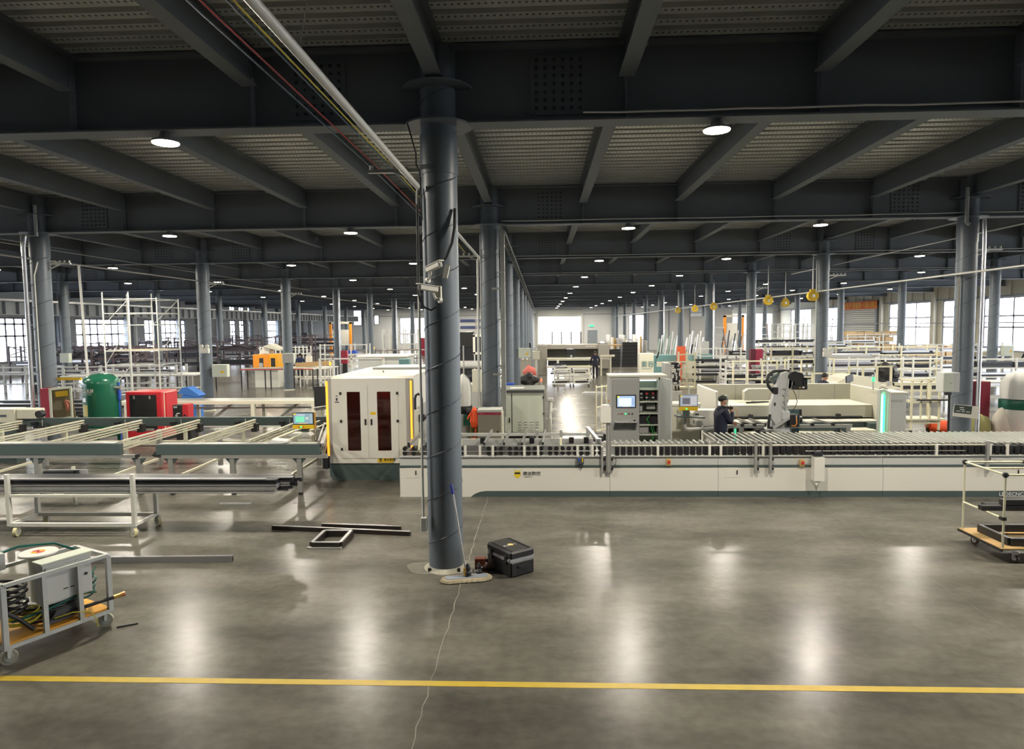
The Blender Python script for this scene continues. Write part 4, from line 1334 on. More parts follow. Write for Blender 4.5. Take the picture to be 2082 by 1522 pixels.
P(t, 'screen', screen_mat('cabinet_screen', (0.38, 0.52, 0.72), [(0.08, 0.80, 0.10, 0.80, (0.75, 0.86, 0.95)), (0.0, 0.12, 0.86, 1.0, (0.85, 0.75, 0.05)), (0.82, 0.98, 0.15, 0.85, (0.30, 0.42, 0.62)), (0.3, 0.7, 0.0, 0.06, (0.75, 0.75, 0.7))], 1.25), bx(1.685, 2.075, YQ - 0.022, YQ - 0.018, 1.42, 1.665), label='lit blue-white screen')
for xx, m_ in ((1.72, BRASS), (1.795, RED), (1.87, GREENL), (1.945, BLACK), (2.02, BLACK)):
    P(t, 'button', m_, cy((xx, YQ - 0.005, 1.265), (xx, YQ - 0.022, 1.265), 0.016, 12))
P(t, 'keyboard_tray', PALE, bx(1.63, 2.09, YQ - 0.28, YQ, 1.10, 1.12, 0.003))
P(t, 'keyboard', GREY, bx(1.65, 2.0, YQ - 0.24, YQ - 0.08, 1.12, 1.138, 0.004), label='grey keyboard')
P(t, 'mouse', BLACK, sp((2.05, YQ - 0.15, 1.13), (0.03, 0.045, 0.016)))
P(t, 'tray_bracket', GREY, pz([(YQ, 1.10), (YQ - 0.22, 1.10), (YQ, 0.9)], 'x', 1.60, 1.62), pz([(YQ, 1.10), (YQ - 0.22, 1.10), (YQ, 0.9)], 'x', 2.08, 2.10))
P(t, 'lock', BLACK, cy((1.85, YQ - 0.004, 1.06), (1.85, YQ - 0.02, 1.06), 0.014, 10), cy((1.84, YQ - 0.004, 1.0), (1.84, YQ - 0.02, 1.0), 0.012, 10))
P(t, 'plinth', GREY, bx(1.54, 2.62, YQ + 0.05, YQ + 0.58, 0, 0.05))
P(t, 'side_lamp', ORANGE, cy((1.52, YQ + 0.1, 1.55), (1.495, YQ + 0.1, 1.55), 0.025, 10))
# beige base cabinet and swing-arm screen
t = T('beige_cabinet', 'beige machine cabinet between the control cabinet and the worker', 'cabinet', (3.3, 15.6, 0))
P(t, 'body', CREAM, bx(2.86, 3.66, 15.6, 16.4, 0.03, 1.36, 0.006))
P(t, 'top_plate', WHITE, bx(2.84, 3.68, 15.57, 16.4, 1.36, 1.42, 0.006))
P(t, 'raised_panel', CREAM, bx(3.14, 3.66, 15.586, 15.6, 0.98, 1.30, 0.004))
P(t, 'shade_strip', BLACK, bx(3.655, 3.69, 15.62, 16.3, 0.03, 0.9))  # black strip stands in for the shade beside the cabinet
P(t, 'vent_frame', PALE, bx(2.95, 3.35, 16.1, 16.14, 1.42, 1.66))
P(t, 'antenna', PALE, cy((3.48, 16.0, 1.42), (3.48, 16.0, 1.78), 0.014, 8), cy((3.48, 16.0, 1.78), (3.48, 16.0, 1.81), 0.02, 8))
P(t, 'foot', BLACK, bx(2.9, 3.6, 15.65, 16.3, 0, 0.03))
t = T('arm_screen', 'swing-arm operator screen with yellow base and green lamp near the worker', 'monitor', (3.2, 14.9, 0.9))
YM = 14.9
P(t, 'bezel', mat('grey_bezel', (0.16, 0.16, 0.17), 0.4), bx(3.03, 3.435, YM - 0.03, YM + 0.03, 1.43, 1.70, 0.006))
P(t, 'screen', screen_mat('arm_screen', (0.42, 0.46, 0.52), [(0.13, 0.57, 0.18, 0.74, (0.16, 0.15, 0.17)), (0.62, 0.96, 0.12, 0.9, (0.62, 0.60, 0.62)), (0.0, 0.12, 0.86, 1.0, (0.85, 0.7, 0.05)), (0.3, 0.7, 0.02, 0.08, (0.8, 0.45, 0.35))], 0.9), bx(3.05, 3.42, YM - 0.036, YM - 0.03, 1.445, 1.685))
P(t, 'panel', YELLOW, bx(3.03, 3.435, YM - 0.035, YM + 0.03, 1.345, 1.43, 0.006))
P(t, 'button', GREENL, cy((3.185, YM - 0.035, 1.385), (3.185, YM - 0.045, 1.385), 0.018, 12), label='glowing green button')
P(t, 'neck', GREEN, bx(3.12, 3.26, YM - 0.02, YM + 0.04, 1.24, 1.345))
P(t, 'keyboard_tray', mat('dark_tray', (0.05, 0.06, 0.06), 0.4), pz([(2.93, 1.225), (3.54, 1.195), (3.55, 1.22), (2.94, 1.25)], 'y', YM - 0.25, YM + 0.05))
P(t, 'mouse', mat('pale_teal_plastic', (0.3, 0.4, 0.4), 0.4), sp((3.0, YM - 0.16, 1.25), (0.04, 0.06, 0.02)))
P(t, 'arm', PALE, tu([(3.16, YM, 1.24), (3.16, YM, 0.98), (3.19, YM, 0.935), (3.24, YM, 0.925), (3.95, YM + 0.2, 0.925)], 0.036, 8), smooth=True)
t = T('white_module', 'white rounded drive module with dark port behind the worker', 'machine module', (3.7, 15.2, 0))
P(t, 'body', WHITE, pz([(3.38, 1.24), (3.45, 1.31), (3.95, 1.31), (3.95, 0.96), (3.40, 0.96)], 'y', 15.15, 15.5))
P(t, 'dark_port', BLACK, bx(3.44, 3.52, 15.14, 15.15, 1.21, 1.24))
P(t, 'side_strip', WHITE, bx(3.38, 3.42, 15.12, 15.16, 0.96, 1.18))
P(t, 'pedestal', WHITE, bx(3.7, 3.95, 15.2, 15.48, 0, 0.96))

# ================================================================ robot cell enclosure
t = T('robot_cell', 'cream guarded loading cell with low walls and dark green beam behind the robot', 'machine', (6.0, 16.6, 0))
EX0, EX1, EY0, EY1, EZ = 4.04, 7.92, 15.6, 17.5, 1.69
P(t, 'side_wall', WHITE, bx(EX0 - 0.03, EX0 + 0.03, EY0, EY1, 0.0, EZ, 0.01))
P(t, 'back_wall', CREAM, bx(EX0, EX1, EY1, EY1 + 0.06, 0.0, EZ, 0.01))
P(t, 'side_wall', CREAM, bx(EX1 - 0.03, EX1 + 0.03, EY0, EY1, 0.0, EZ - 0.02, 0.01))
for xx in (5.0, 5.75, 6.6, 7.5):
    P(t, 'panel_seam', GREY, bx(xx - 0.006, xx + 0.006, EY1 - 0.004, EY1 + 0.002, 1.28, EZ - 0.02))
P(t, 'inner_hood', CREAM, pz([(5.05, 1.33), (5.65, 1.33), (5.65, 1.62), (5.15, 1.62), (5.05, 1.55)], 'y', 16.9, 17.1))
P(t, 'bench_top', CREAM, bx(EX0 + 0.05, EX1 - 0.05, 16.3, 17.5, 1.24, 1.28, 0.006))
P(t, 'bench_front', CREAM, bx(EX0 + 0.05, EX1 - 0.05, 16.3, 16.34, 0.98, 1.24))
for a, b in ((4.2, 4.75), (4.85, 5.5), (6.3, 6.9), (7.0, 7.6)):
    P(t, 'front_panel', CREAM, bx(a, b, 16.292, 16.3, 1.02, 1.21))
P(t, 'window', mat('cell_window', (0.10, 0.17, 0.19), 0.15, 0, 0.0), bx(5.85, 6.22, 16.285, 16.3, 1.03, 1.18))
P(t, 'window_mark', BLACK, bx(6.16, 6.22, 16.28, 16.286, 1.03, 1.18), bx(5.98, 6.08, 16.28, 16.286, 1.12, 1.13), bx(5.98, 6.08, 16.28, 16.286, 1.07, 1.08))
P(t, 'guide_shaft', DARK, cy((4.3, 16.2, 1.01), (7.6, 16.2, 1.01), 0.018, 8))
for xx in (4.42, 5.0, 7.05):
    P(t, 'shaft_block', BLACK, bx(xx - 0.04, xx + 0.04, 16.15, 16.27, 0.98, 1.08, 0.008))
P(t, 'ledge', WHITE, bx(4.1, 7.85, 15.9, 16.3, 0.92, 0.955, 0.006))
P(t, 'green_beam', GREEN, bx(5.0, 7.9, 15.95, 16.1, 0.55, 0.92))
P(t, 'green_leg', GREEN, bx(5.68, 5.83, 15.4, 15.5, 0, 0.90), bx(7.55, 7.9, 15.7, 15.95, 0, 0.92))
P(t, 'lower_box', CREAM, bx(6.95, 7.6, 15.5, 15.9, 0.05, 0.80, 0.01))
P(t, 'lower_box', CREAM, bx(4.75, 6.8, 15.7, 15.95, 0.05, 0.72, 0.02))
P(t, 'table_rail', ALU, bx(4.15, 6.95, 15.25, 15.33, 0.89, 0.965))
for xx in (4.5, 6.86):
    P(t, 'table_leg', ALU, bx(xx - 0.05, xx + 0.05, 15.25, 15.34, 0, 0.89))
P(t, 'leg_gusset', GREEN, pz([(6.81, 0.89), (6.81, 0.76), (6.66, 0.89)], 'y', 15.26, 15.33))
for xx in (4.35, 4.62, 4.88, 5.9, 6.35):
    P(t, 'table_arm', ALU, bar((xx, 15.95, 1.0), (xx + 0.16, 15.3, 0.98), 0.05, 0.04))
    P(t, 'arm_tip', BLACK, bx(xx + 0.13, xx + 0.2, 15.22, 15.3, 0.94, 1.0))
P(t, 'tool_pieces', DARK, bar((5.03, 16.7, 1.30), (5.45, 16.6, 1.33), 0.08, 0.03), bar((5.2, 16.8, 1.31), (5.5, 16.5, 1.34), 0.05, 0.03))
for i, (xx, yy, z0, z1, wd) in enumerate(((EX1 - 0.16, EY0 - 0.08, 0.0, 1.72, 0.10),)):
    s = T('light_post', 'pale green corner post with a tall glowing green light strip', 'light post', (xx, yy, 0))
    P(s, 'post', PALE, pz([(xx - wd, 0), (xx + wd, 0), (xx + wd, 1.66), (xx + 0.02, 1.73), (xx - wd, 1.70)], 'y', yy, yy + 0.12))
    P(s, 'light_strip', GREENL, bx(xx - 0.02, xx + 0.015, yy - 0.02, yy, 0.45, 1.6), label='tall glowing green strip')
    gl = bpy.data.lights.new('strip_light', 'AREA')
    gl.shape = 'RECTANGLE'
    gl.size, gl.size_y = 0.04, 1.1
    gl.energy = 6.0
    gl.color = (0.08, 1.0, 0.35)
    go = bpy.data.objects.new('strip_light', gl)
    COL.objects.link(go)
    go.parent = s
    go.location = (-0.05, -0.03, 1.05)
    go.rotation_euler = (PI / 2, 0, -0.9)
    P(s, 'cable', BLACK, tu([(xx - 0.1, yy + 0.05, 1.72), (xx - 0.03, yy + 0.05, 1.77), (xx + 0.1, yy + 0.05, 1.72)], 0.008, 5))
s = T('light_post', 'short green-lit post at the left corner of the robot cell', 'light post', (4.28, 15.55, 0))
P(s, 'post', PALE, bx(4.16, 4.28, 15.55, 15.62, 0.0, 1.60, 0.008))
P(s, 'lamp', GREENL, sp((4.22, 15.53, 1.49), 0.028), label='small glowing green lamp')
P(s, 'cap', GREENL, bx(4.165, 4.22, 15.545, 15.58, 1.6, 1.61))
s = T('light_post', 'slim glowing green strip behind the worker on the table leg', 'light strip', (4.36, 15.22, 0))
P(s, 'strip', mat('dim_green_led', (0.1, 0.6, 0.4), 0.4, 0, 0, emit=(0.05, 0.6, 0.3), es=0.9), bx(4.33, 4.37, 15.2, 15.22, 0.3, 0.88))
P(s, 'holder', ALU, bx(4.32, 4.38, 15.22, 15.25, 0, 0.9))
beacon(7.74, 16.0, 1.66, 1.86, GREENL, 'green signal beacon on the right wall of the robot cell')
t = T('grey_cabinet', 'pale grey cabinet beside the tall green light strip', 'cabinet', (8.15, 15.8, 0))
P(t, 'body', PALE, bx(7.90, 8.38, 15.75, 16.5, 0.04, 1.60, 0.006))
P(t, 'door', PALE, bx(7.97, 8.35, 15.738, 15.75, 0.2, 1.26, 0.004))
P(t, 'top_cap', CREAM, bx(7.88, 8.40, 15.73, 16.52, 1.60, 1.63))
P(t, 'grille', GREY, bx(8.0, 8.3, 15.744, 15.75, 1.40, 1.46))
P(t, 'foot', BLACK, bx(7.94, 8.34, 15.8, 16.45, 0, 0.04))

# ================================================================ robot
t = T('industrial_robot', 'light grey six-axis robot arm with black gripper and hose', 'robot', (5.2, 15.0, 0))
RX, RY = 5.20, 15.0
P(t, 'pedestal', ROBOT, pz([(4.85, 0.0), (5.60, 0.0), (5.52, 0.5), (5.46, 0.72), (4.92, 0.72), (4.80, 0.5)], 'y', RY - 0.28, RY + 0.28))
P(t, 'base_flange', ROBOT, la([(0.29, 0.0), (0.30, 0.04), (0.25, 0.06), (0.27, 0.14), (0.27, 0.20), (0.20, 0.24)], (5.20, RY, 0.72), 28), smooth=True)
P(t, 'flange_bolts', DARK, *[cy((5.20 + 0.275 * math.cos(a * PI / 9), RY + 0.275 * math.sin(a * PI / 9), 0.84), (5.20 + 0.275 * math.cos(a * PI / 9), RY + 0.275 * math.sin(a * PI / 9), 0.87), 0.02, 6) for a in range(18)])
P(t, 'turret', ROBOT, pz([(5.02, 0.95), (5.40, 0.95), (5.42, 1.12), (5.36, 1.30), (5.20, 1.36), (5.10, 1.30), (5.06, 1.15)], 'y', RY - 0.14, RY + 0.16))
P(t, 'shoulder_joint', ROBOT, cy((5.22, RY - 0.24, 1.24), (5.22, RY + 0.2, 1.24), 0.13, 20), smooth=True)
arm = [(5.08, 1.02), (5.22, 1.08), (5.32, 1.22), (5.31, 1.45), (5.33, 1.75), (5.42, 1.95), (5.42, 2.12), (5.30, 2.20), (5.18, 2.16), (5.10, 1.98), (5.02, 1.72), (4.96, 1.48), (4.97, 1.2)]
P(t, 'lower_arm', ROBOT, pz(arm, 'y', RY - 0.30, RY - 0.16))
P(t, 'arm_mark', DARKINK, bx(5.02, 5.06, RY - 0.304, RY - 0.30, 1.46, 1.53))
P(t, 'arm_cables', GREY, tu([(5.27, RY - 0.31, 1.3), (5.25, RY - 0.32, 1.6), (5.29, RY - 0.32, 1.85), (5.32, RY - 0.31, 2.05)], 0.022, 6), *[bx(5.2, 5.32, RY - 0.33, RY - 0.30, z, z + 0.03) for z in (1.42, 1.55, 1.68, 1.82)])
P(t, 'balancer', GREEN, cy((5.03, RY - 0.1, 1.98), (5.26, RY - 0.1, 2.12), 0.09, 14))
P(t, 'elbow_motor', BLACK, cy((5.43, RY - 0.36, 2.10), (5.43, RY + 0.05, 2.10), 0.11, 18), cy((5.55, RY - 0.30, 2.08), (5.55, RY + 0.0, 2.08), 0.10, 18), cy((5.52, RY - 0.34, 1.97), (5.52, RY - 0.02, 1.97), 0.08, 16), smooth=True)
P(t, 'upper_arm', ROBOT, bx(5.28, 5.42, RY - 0.30, RY - 0.05, 1.80, 2.14, 0.03))
P(t, 'gripper', BLACK, bx(5.40, 5.72, RY - 0.34, RY - 0.04, 1.81, 1.92, 0.015))
P(t, 'gripper_valves', DARK, *[bx(5.56 + 0.045 * i, 5.59 + 0.045 * i, RY - 0.3, RY - 0.1, 1.92, 2.02 + 0.03 * (i % 2)) for i in range(4)], bx(5.5, 5.75, RY - 0.2, RY - 0.1, 2.02, 2.06))
P(t, 'warning_label', YELLOW, pz([(5.535, 1.845), (5.57, 1.845), (5.552, 1.875)], 'y', RY - 0.344, RY - 0.34))
P(t, 'white_label', WHITE, bx(5.60, 5.65, RY - 0.344, RY - 0.34, 1.845, 1.875))
P(t, 'hose', RUBBER, tu([(5.42, RY - 0.1, 2.19), (5.25, RY - 0.12, 2.215), (5.05, RY - 0.16, 2.20), (4.93, RY - 0.2, 2.12), (4.89, RY - 0.22, 2.0), (4.92, RY - 0.24, 1.88), (5.0, RY - 0.26, 1.78), (5.06, RY - 0.26, 1.72)], 0.035, 8), smooth=True)
P(t, 'hose_clamp', BLACK, bx(5.0, 5.1, RY - 0.33, RY - 0.2, 1.72, 1.86, 0.01))
P(t, 'hose', RUBBER, tu([(4.95, RY - 0.28, 1.27), (4.92, RY - 0.3, 1.12), (4.92, RY - 0.28, 0.98), (5.02, RY - 0.25, 0.97)], 0.032, 8), smooth=True)
P(t, 'motor_box', BLACK, bx(5.36, 5.58, RY - 0.30, RY - 0.02, 0.99, 1.26, 0.01))
P(t, 'motor_fan', BLACK, cy((5.58, RY - 0.16, 1.14), (5.66, RY - 0.16, 1.14), 0.07, 14))
P(t, 'orange_cable', ORANGE, tu([(5.50, RY - 0.31, 1.20), (5.51, RY - 0.32, 1.08), (5.47, RY - 0.32, 1.02), (5.40, RY - 0.31, 1.03)], 0.010, 6))
P(t, 'motor_label', PALE, bx(5.495, 5.515, RY - 0.304, RY - 0.30, 1.12, 1.25))
P(t, 'side_cover', ROBOT, bx(5.18, 5.36, RY - 0.34, RY - 0.16, 1.14, 1.36, 0.03))
P(t, 'linkage', GREY, bar((5.0, RY - 0.34, 0.98), (5.34, RY - 0.34, 1.2), 0.03, 0.05))
P(t, 'sensor_wire', RUBBER, tu([(5.42, RY - 0.3, 1.80), (5.48, RY - 0.31, 1.68), (5.51, RY - 0.31, 1.55), (5.47, RY - 0.31, 1.42), (5.40, RY - 0.3, 1.34)], 0.007, 5))
P(t, 'pneumatic_block', DARK, bx(4.66, 4.84, RY - 0.4, RY - 0.2, 0.78, 0.92, 0.01), tu([(4.6, RY - 0.35, 0.85), (4.7, RY - 0.4, 0.95), (4.8, RY - 0.4, 0.96)], 0.015, 5), bx(4.62, 4.7, RY - 0.38, RY - 0.3, 0.92, 0.96))

# ================================================================ cabinets and dust bags left of the aisle
t = T('electric_cabinet', 'pale green electric cabinet with louvre vents beside the aisle', 'cabinet', (-0.48, 19.3, 0))
P(t, 'body', mat('cabinet_edge_grey', (0.16, 0.165, 0.16), 0.5), bx(-1.05, 0.08, 19.02, 19.6, 0.12, 1.42, 0.006))
P(t, 'door', LGREEN, bx(-1.04, -0.86, 19.0, 19.02, 0.22, 1.34, 0.004))
d = P(t, 'door', LGREEN, bx(-0.83, 0.05, 19.0, 19.02, 0.22, 1.34, 0.004))
for i in range(4):
    for j in range(4):
        P(d, 'louvre', GREY, pz([(18.985, 0.30 + 0.075 * j), (19.0, 0.285 + 0.075 * j), (19.0, 0.315 + 0.075 * j)], 'x', -0.66 + 0.165 * i, -0.58 + 0.165 * i))
P(d, 'hinge', BLACK, bx(0.04, 0.075, 18.985, 19.0, 1.18, 1.25), bx(0.04, 0.075, 18.985, 19.0, 0.72, 0.78))
P(t, 'handle', BLACK, bx(-0.93, -0.895, 18.98, 19.0, 0.50, 0.64))
P(t, 'top_plate', GALV, bx(-1.1, 0.1, 18.95, 20.3, 1.42, 1.45))
P(t, 'plinth', BLACK, bx(-0.95, 0.0, 19.1, 19.55, 0, 0.12))
O1('paper_sheet', 'white sheet lying on the electric cabinet top', 'paper', PAPER, bx(-0.9, -0.5, 19.2, 19.6, 1.452, 1.458))
t = T('blue_bin', 'small bright blue plastic bin on the grey bench behind the cabinet', 'bin', (-0.95, 20.6, 1.32))
P(t, 'body', BLUE, pz([(-1.13, 1.34), (-0.87, 1.34), (-0.85, 1.47), (-1.15, 1.47)], 'y', 20.6, 20.85))
P(t, 'rim', BLUE, bx(-1.17, -0.83, 20.58, 20.87, 1.465, 1.485))
t = T('grey_bench', 'grey steel bench behind the electric cabinet carrying the blue bin', 'bench', (-0.6, 20.8, 0))
P(t, 'top', GALV, bx(-1.3, 0.0, 20.45, 21.3, 1.29, 1.335))
P(t, 'body', GREY, bx(-1.25, -0.05, 20.5, 21.25, 0.0, 1.29))
P(t, 'tray', PAPER, bx(-0.84, -0.45, 20.6, 21.1, 1.336, 1.36))
t = T('taupe_cabinet', 'low taupe cabinet with crimson stripe at the second central column', 'cabinet', (-1.3, 16.8, 0))
P(t, 'body', TAUPE, bx(-1.60, -1.02, 16.72, 17.25, 0.05, 1.03, 0.004))
P(t, 'stripe', CRIM, bx(-1.605, -1.015, 16.712, 16.73, 1.03, 1.085))
P(t, 'top', PALE, bx(-1.61, -1.0, 16.71, 17.28, 1.085, 1.16, 0.01))
P(t, 'side_frame', CREAM, bx(-1.02, -0.98, 16.72, 17.25, 0.1, 1.085))
P(t, 'handle', BLACK, bx(-1.12, -1.085, 16.70, 16.72, 0.52, 0.62))
P(t, 'lettering', mat('pink_ink', (0.5, 0.2, 0.22), 0.6, 0, 0), bx(-1.56, -1.46, 16.709, 16.713, 1.05, 1.065), bx(-1.16, -1.06, 16.709, 16.713, 1.05, 1.065))
P(t, 'foot', BLACK, bx(-1.55, -1.07, 16.78, 17.2, 0, 0.05))


def dustbag(x, y, r, z0, z1, lab, band, bz, lower):
    t = T('dust_collector', lab, 'dust collector', (x, y, 0))
    prof = [(r, z0), (r * 1.03, z0 + (z1 - z0) * 0.35), (r * 0.98, z0 + (z1 - z0) * 0.62), (r * 0.72, z0 + (z1 - z0) * 0.83), (r * 0.32, z0 + (z1 - z0) * 0.95), (0.03, z1)]
    v, f = la(prof, (x, y, 0), 28)
    v = [(x + (a - x) * (1 + 0.06 * math.sin(7 * math.atan2(b - y, a - x)) * min(1, (c - z0) / 0.2)), y + (b - y) * (1 + 0.06 * math.sin(7 * math.atan2(b - y, a - x)) * min(1, (c - z0) / 0.2)), c) for a, b, c in v]
    P(t, 'filter_bag', CLOTH, (v, f), smooth=True)
    P(t, 'collar', band, la([(r * 1.05, bz[0]), (r * 1.08, bz[0] + 0.02), (r * 1.08, bz[1] - 0.02), (r * 1.05, bz[1])], (x, y, 0), 28), smooth=True)
    P(t, 'lower_bag', lower, la([(r * 0.9, 0.05), (r * 1.02, 0.12), (r * 1.04, bz[0])], (x, y, 0), 24), smooth=True)
    P(t, 'base', DARK, la([(r * 0.9, 0.0), (r * 0.95, 0.06)], (x, y, 0), 20))
    return t


t = dustbag(-2.02, 17.3, 0.21, 1.2, 2.02, 'narrow white dust bag standing right of the foremost column', BLACK, (1.0, 1.2), CLOTH)
P(t, 'support_post', PALE, cy((-2.0, 17.3, 2.0), (-2.0, 17.3, 2.75), 0.018, 8))
P(t, 'hopper', mat('hopper_green', (0.02, 0.16, 0.11), 0.4), pz([(-2.0, 0.72), (-1.82, 0.72), (-1.78, 1.0), (-1.98, 1.0)], 'y', 16.98, 17.1))
P(t, 'blower', BLACK, cy((-1.9, 16.95, 1.08), (-1.62, 16.95, 1.08), 0.09, 14))
dustbag(12.42, 18.0, 0.40, 1.22, 1.95, 'big white dust bag with dark green collar at the right edge', mat('collar_green', (0.01, 0.11, 0.07), 0.35, 0, 0.1), (0.95, 1.2), CLOTH)
O1('orange_net', 'bright orange mesh bag hanging on the taupe cabinet', 'mesh bag', SAFE, la([(0.02, 1.22), (0.07, 1.15), (0.10, 1.0), (0.12, 0.85), (0.08, 0.72), (0.03, 0.68)], (-1.69, 16.8, 0), 12), tu([(-1.75, 16.75, 1.1), (-1.82, 16.72, 1.0), (-1.86, 16.74, 0.92)], 0.02, 6), tu([(-1.66, 16.8, 0.7), (-1.66, 16.76, 0.5), (-1.69, 16.74, 0.36)], 0.018, 6))
O1('orange_net', 'crumpled orange mesh scrap on the floor below the mesh bag', 'mesh bag', SAFE, sp((-1.7, 16.6, 0.4), (0.10, 0.08, 0.07)), bx(-1.78, -1.62, 16.5, 16.7, 0.0, 0.36))
O1('olive_roll', 'pair of olive fabric rolls leaning behind the orange mesh bag', 'fabric roll', OLIVE, cy((-1.86, 16.95, 0.0), (-1.74, 17.0, 0.92), 0.055, 10), cy((-1.72, 16.95, 0.0), (-1.66, 17.0, 0.86), 0.05, 10))
t = T('small_gauge_unit', 'pale upright air unit right of the electric cabinet', 'air unit', (0.28, 19.2, 0))
P(t, 'tube', PIPEW, cy((0.22, 19.15, 0.2), (0.26, 19.15, 1.1), 0.055, 12), cy((0.25, 19.15, 0.75), (0.42, 19.15, 0.88), 0.05, 10))
P(t, 'stem', PIPEW, cy((0.28, 19.1, 0.0), (0.26, 19.1, 0.6), 0.03, 10))
P(t, 'head', PALE, bx(0.16, 0.34, 19.08, 19.24, 1.08, 1.18, 0.02))
t = T('wall_box', 'narrow cream box fixed left of the second central column', 'box', (-2.0, 19.0, 0))
P(t, 'box', CREAM, bx(-1.92, -1.66, 18.6, 18.75, 1.42, 2.05, 0.006))
P(t, 'post', GREY, bx(-1.72, -1.66, 18.76, 18.82, 0, 2.0))

# ================================================================ tank, fire box, compressors on the left
t = T('air_tank', 'glossy green pressure tank with white lettering and yellow plate', 'tank', (-12.52, 18.55, 0))
TXc, TYc, TR = -12.53, 18.6, 0.48
P(t, 'vessel', TANKG, la([(TR * 0.92, 0.25), (TR, 0.33), (TR, 1.72), (TR * 0.985, 1.80), (TR * 0.9, 1.88), (TR * 0.68, 1.96), (TR * 0.35, 2.02), (0.03, 2.035)], (TXc, TYc, 0), 40), smooth=True)
P(t, 'top_valve', ALU, cy((TXc - 0.02, TYc, 2.02), (TXc - 0.02, TYc, 2.1), 0.025, 8), cy((TXc + 0.07, TYc, 2.0), (TXc + 0.07, TYc, 2.08), 0.018, 8))
P(t, 'leg', TANKG, *[bx(TXc + 0.38 * math.cos(a) - 0.04, TXc + 0.38 * math.cos(a) + 0.04, TYc + 0.38 * math.sin(a) - 0.03, TYc + 0.38 * math.sin(a) + 0.03, 0, 0.36) for a in (0.5, 2.6, 4.7)])
P(t, 'side_valve', ALU, cy((TXc + 0.46, TYc - 0.1, 1.62), (TXc + 0.62, TYc - 0.1, 1.62), 0.05, 10), cy((TXc + 0.62, TYc - 0.1, 1.55), (TXc + 0.62, TYc - 0.1, 1.70), 0.035, 10))
fr = Vector((0.56, -0.83))   # direction in which the print on the shell faces
for nm, m_, a0, a1, z0, z1 in (('yellow_plate', mat('yellow_plate', (0.62, 0.55, 0.18), 0.5), -2.25, -1.80, 0.84, 1.17), ('maker_plate', ALU, -2.25, -1.92, 1.25, 1.36), ('white_rule', WHITEINK, -2.4, -1.5, 1.50, 1.51), ('white_rule', WHITEINK, -2.4, -1.5, 1.455, 1.462)):
    v, f = [], []
    for i in range(7):
        a = a0 + (a1 - a0) * i / 6
        v += [(TXc + (TR + 0.004) * math.cos(a), TYc + (TR + 0.004) * math.sin(a), z0), (TXc + (TR + 0.004) * math.cos(a), TYc + (TR + 0.004) * math.sin(a), z1)]
        if i:
            f.append((2 * i - 2, 2 * i, 2 * i + 1, 2 * i - 1))
    P(t, nm, m_, (v, f))
for k, chx in enumerate('空压机器'):
    a = -2.25 + 0.22 * k
    TX(t, 'tank_lettering', chx, 0.105, (TXc + (TR + 0.006) * math.cos(a), TYc + (TR + 0.006) * math.sin(a), 1.53), WHITEINK, (PI / 2, 0, a + PI / 2), ext=0.001)
t = T('fire_box', 'crimson fire hose box with framed glass door at the left column', 'fire cabinet', (-12.8, 17.2, 0.8))
P(t, 'case', CRIM, bx(-13.12, -12.86, 17.0, 17.35, 0.85, 1.74, 0.004))
fx = [(-12.86, 17.0), (-12.40, 17.25)]
P(t, 'door_frame', LGREEN, bar((-12.86, 16.99, 1.72), (-12.40, 17.2, 1.76), 0.02, 0.06), bar((-12.86, 16.99, 0.90), (-12.40, 17.2, 0.96), 0.02, 0.06), bar((-12.84, 17.0, 0.88), (-12.84, 17.0, 1.75), 0.06, 0.03), bar((-12.42, 17.19, 0.94), (-12.42, 17.19, 1.78), 0.05, 0.03))
P(t, 'glass', CLEAR, ([(-12.83, 17.0, 0.92), (-12.43, 17.18, 0.98), (-12.43, 17.18, 1.74), (-12.83, 17.0, 1.70)], [(0, 1, 2, 3)]))
P(t, 'hose_coil', mat('hose_salmon', (0.55, 0.20, 0.13), 0.8, 0, 0.15), cy((-12.66, 17.22, 1.25), (-12.60, 17.35, 1.27), 0.19, 20))
P(t, 'lettering_plate', YELLOW, bar((-12.76, 17.08, 1.58), (-12.50, 17.19, 1.60), 0.004, 0.14))
P(t, 'back', mat('olive_inner', (0.16, 0.13, 0.06), 0.7), bar((-12.85, 17.08, 1.3), (-12.42, 17.28, 1.34), 0.02, 0.8))
O1('foil_pipe', 'shiny foil-wrapped pipe running down the left column', 'pipe', mat('foil', (0.75, 0.76, 0.80), 0.25, 0.8, 0.1), tu([(-13.40, 17.2, 5.75), (-13.42, 17.18, 5.6), (-13.47, 17.2, 5.4), (-13.48, 17.2, 0.05)], 0.055, 10), smooth=True)
O1('foil_pipe', 'bent grey pipe over the collar of the left column', 'pipe', GALV, tu([(-13.1, 17.2, 6.5), (-13.1, 17.2, 5.72), (-13.5, 17.2, 5.72), (-13.5, 17.2, 5.3)], 0.045, 8), smooth=True)
O1('conduit', 'thin white conduit with a kink down the left column', 'conduit', PIPEW, tu([(-13.17, 17.28, 5.05), (-13.22, 17.27, 4.85), (-13.27, 17.26, 4.7), (-13.27, 17.26, 1.1)], 0.014, 6))
t = T('control_box', 'slim grey control box on a post left of the left column', 'box', (-14.2, 19.0, 0))
P(t, 'box', PALE, bx(-14.48, -14.10, 18.9, 19.1, 1.20, 1.62, 0.006))
P(t, 'post', GREY, bx(-14.3, -14.24, 19.1, 19.16, 0, 1.5))
t = T('air_compressor', 'big red air compressor with black front panel beside the green tank', 'compressor', (-11.4, 19.5, 0))
P(t, 'body', RED, bx(-12.10, -11.02, 19.0, 19.85, 0.1, 1.45, 0.02))
P(t, 'front_panel', BLACK, bx(-11.97, -11.18, 18.985, 19.0, 0.35, 1.36))
P(t, 'latch', ALU, bx(-11.86, -11.81, 18.97, 18.985, 1.24, 1.33, 0.004))
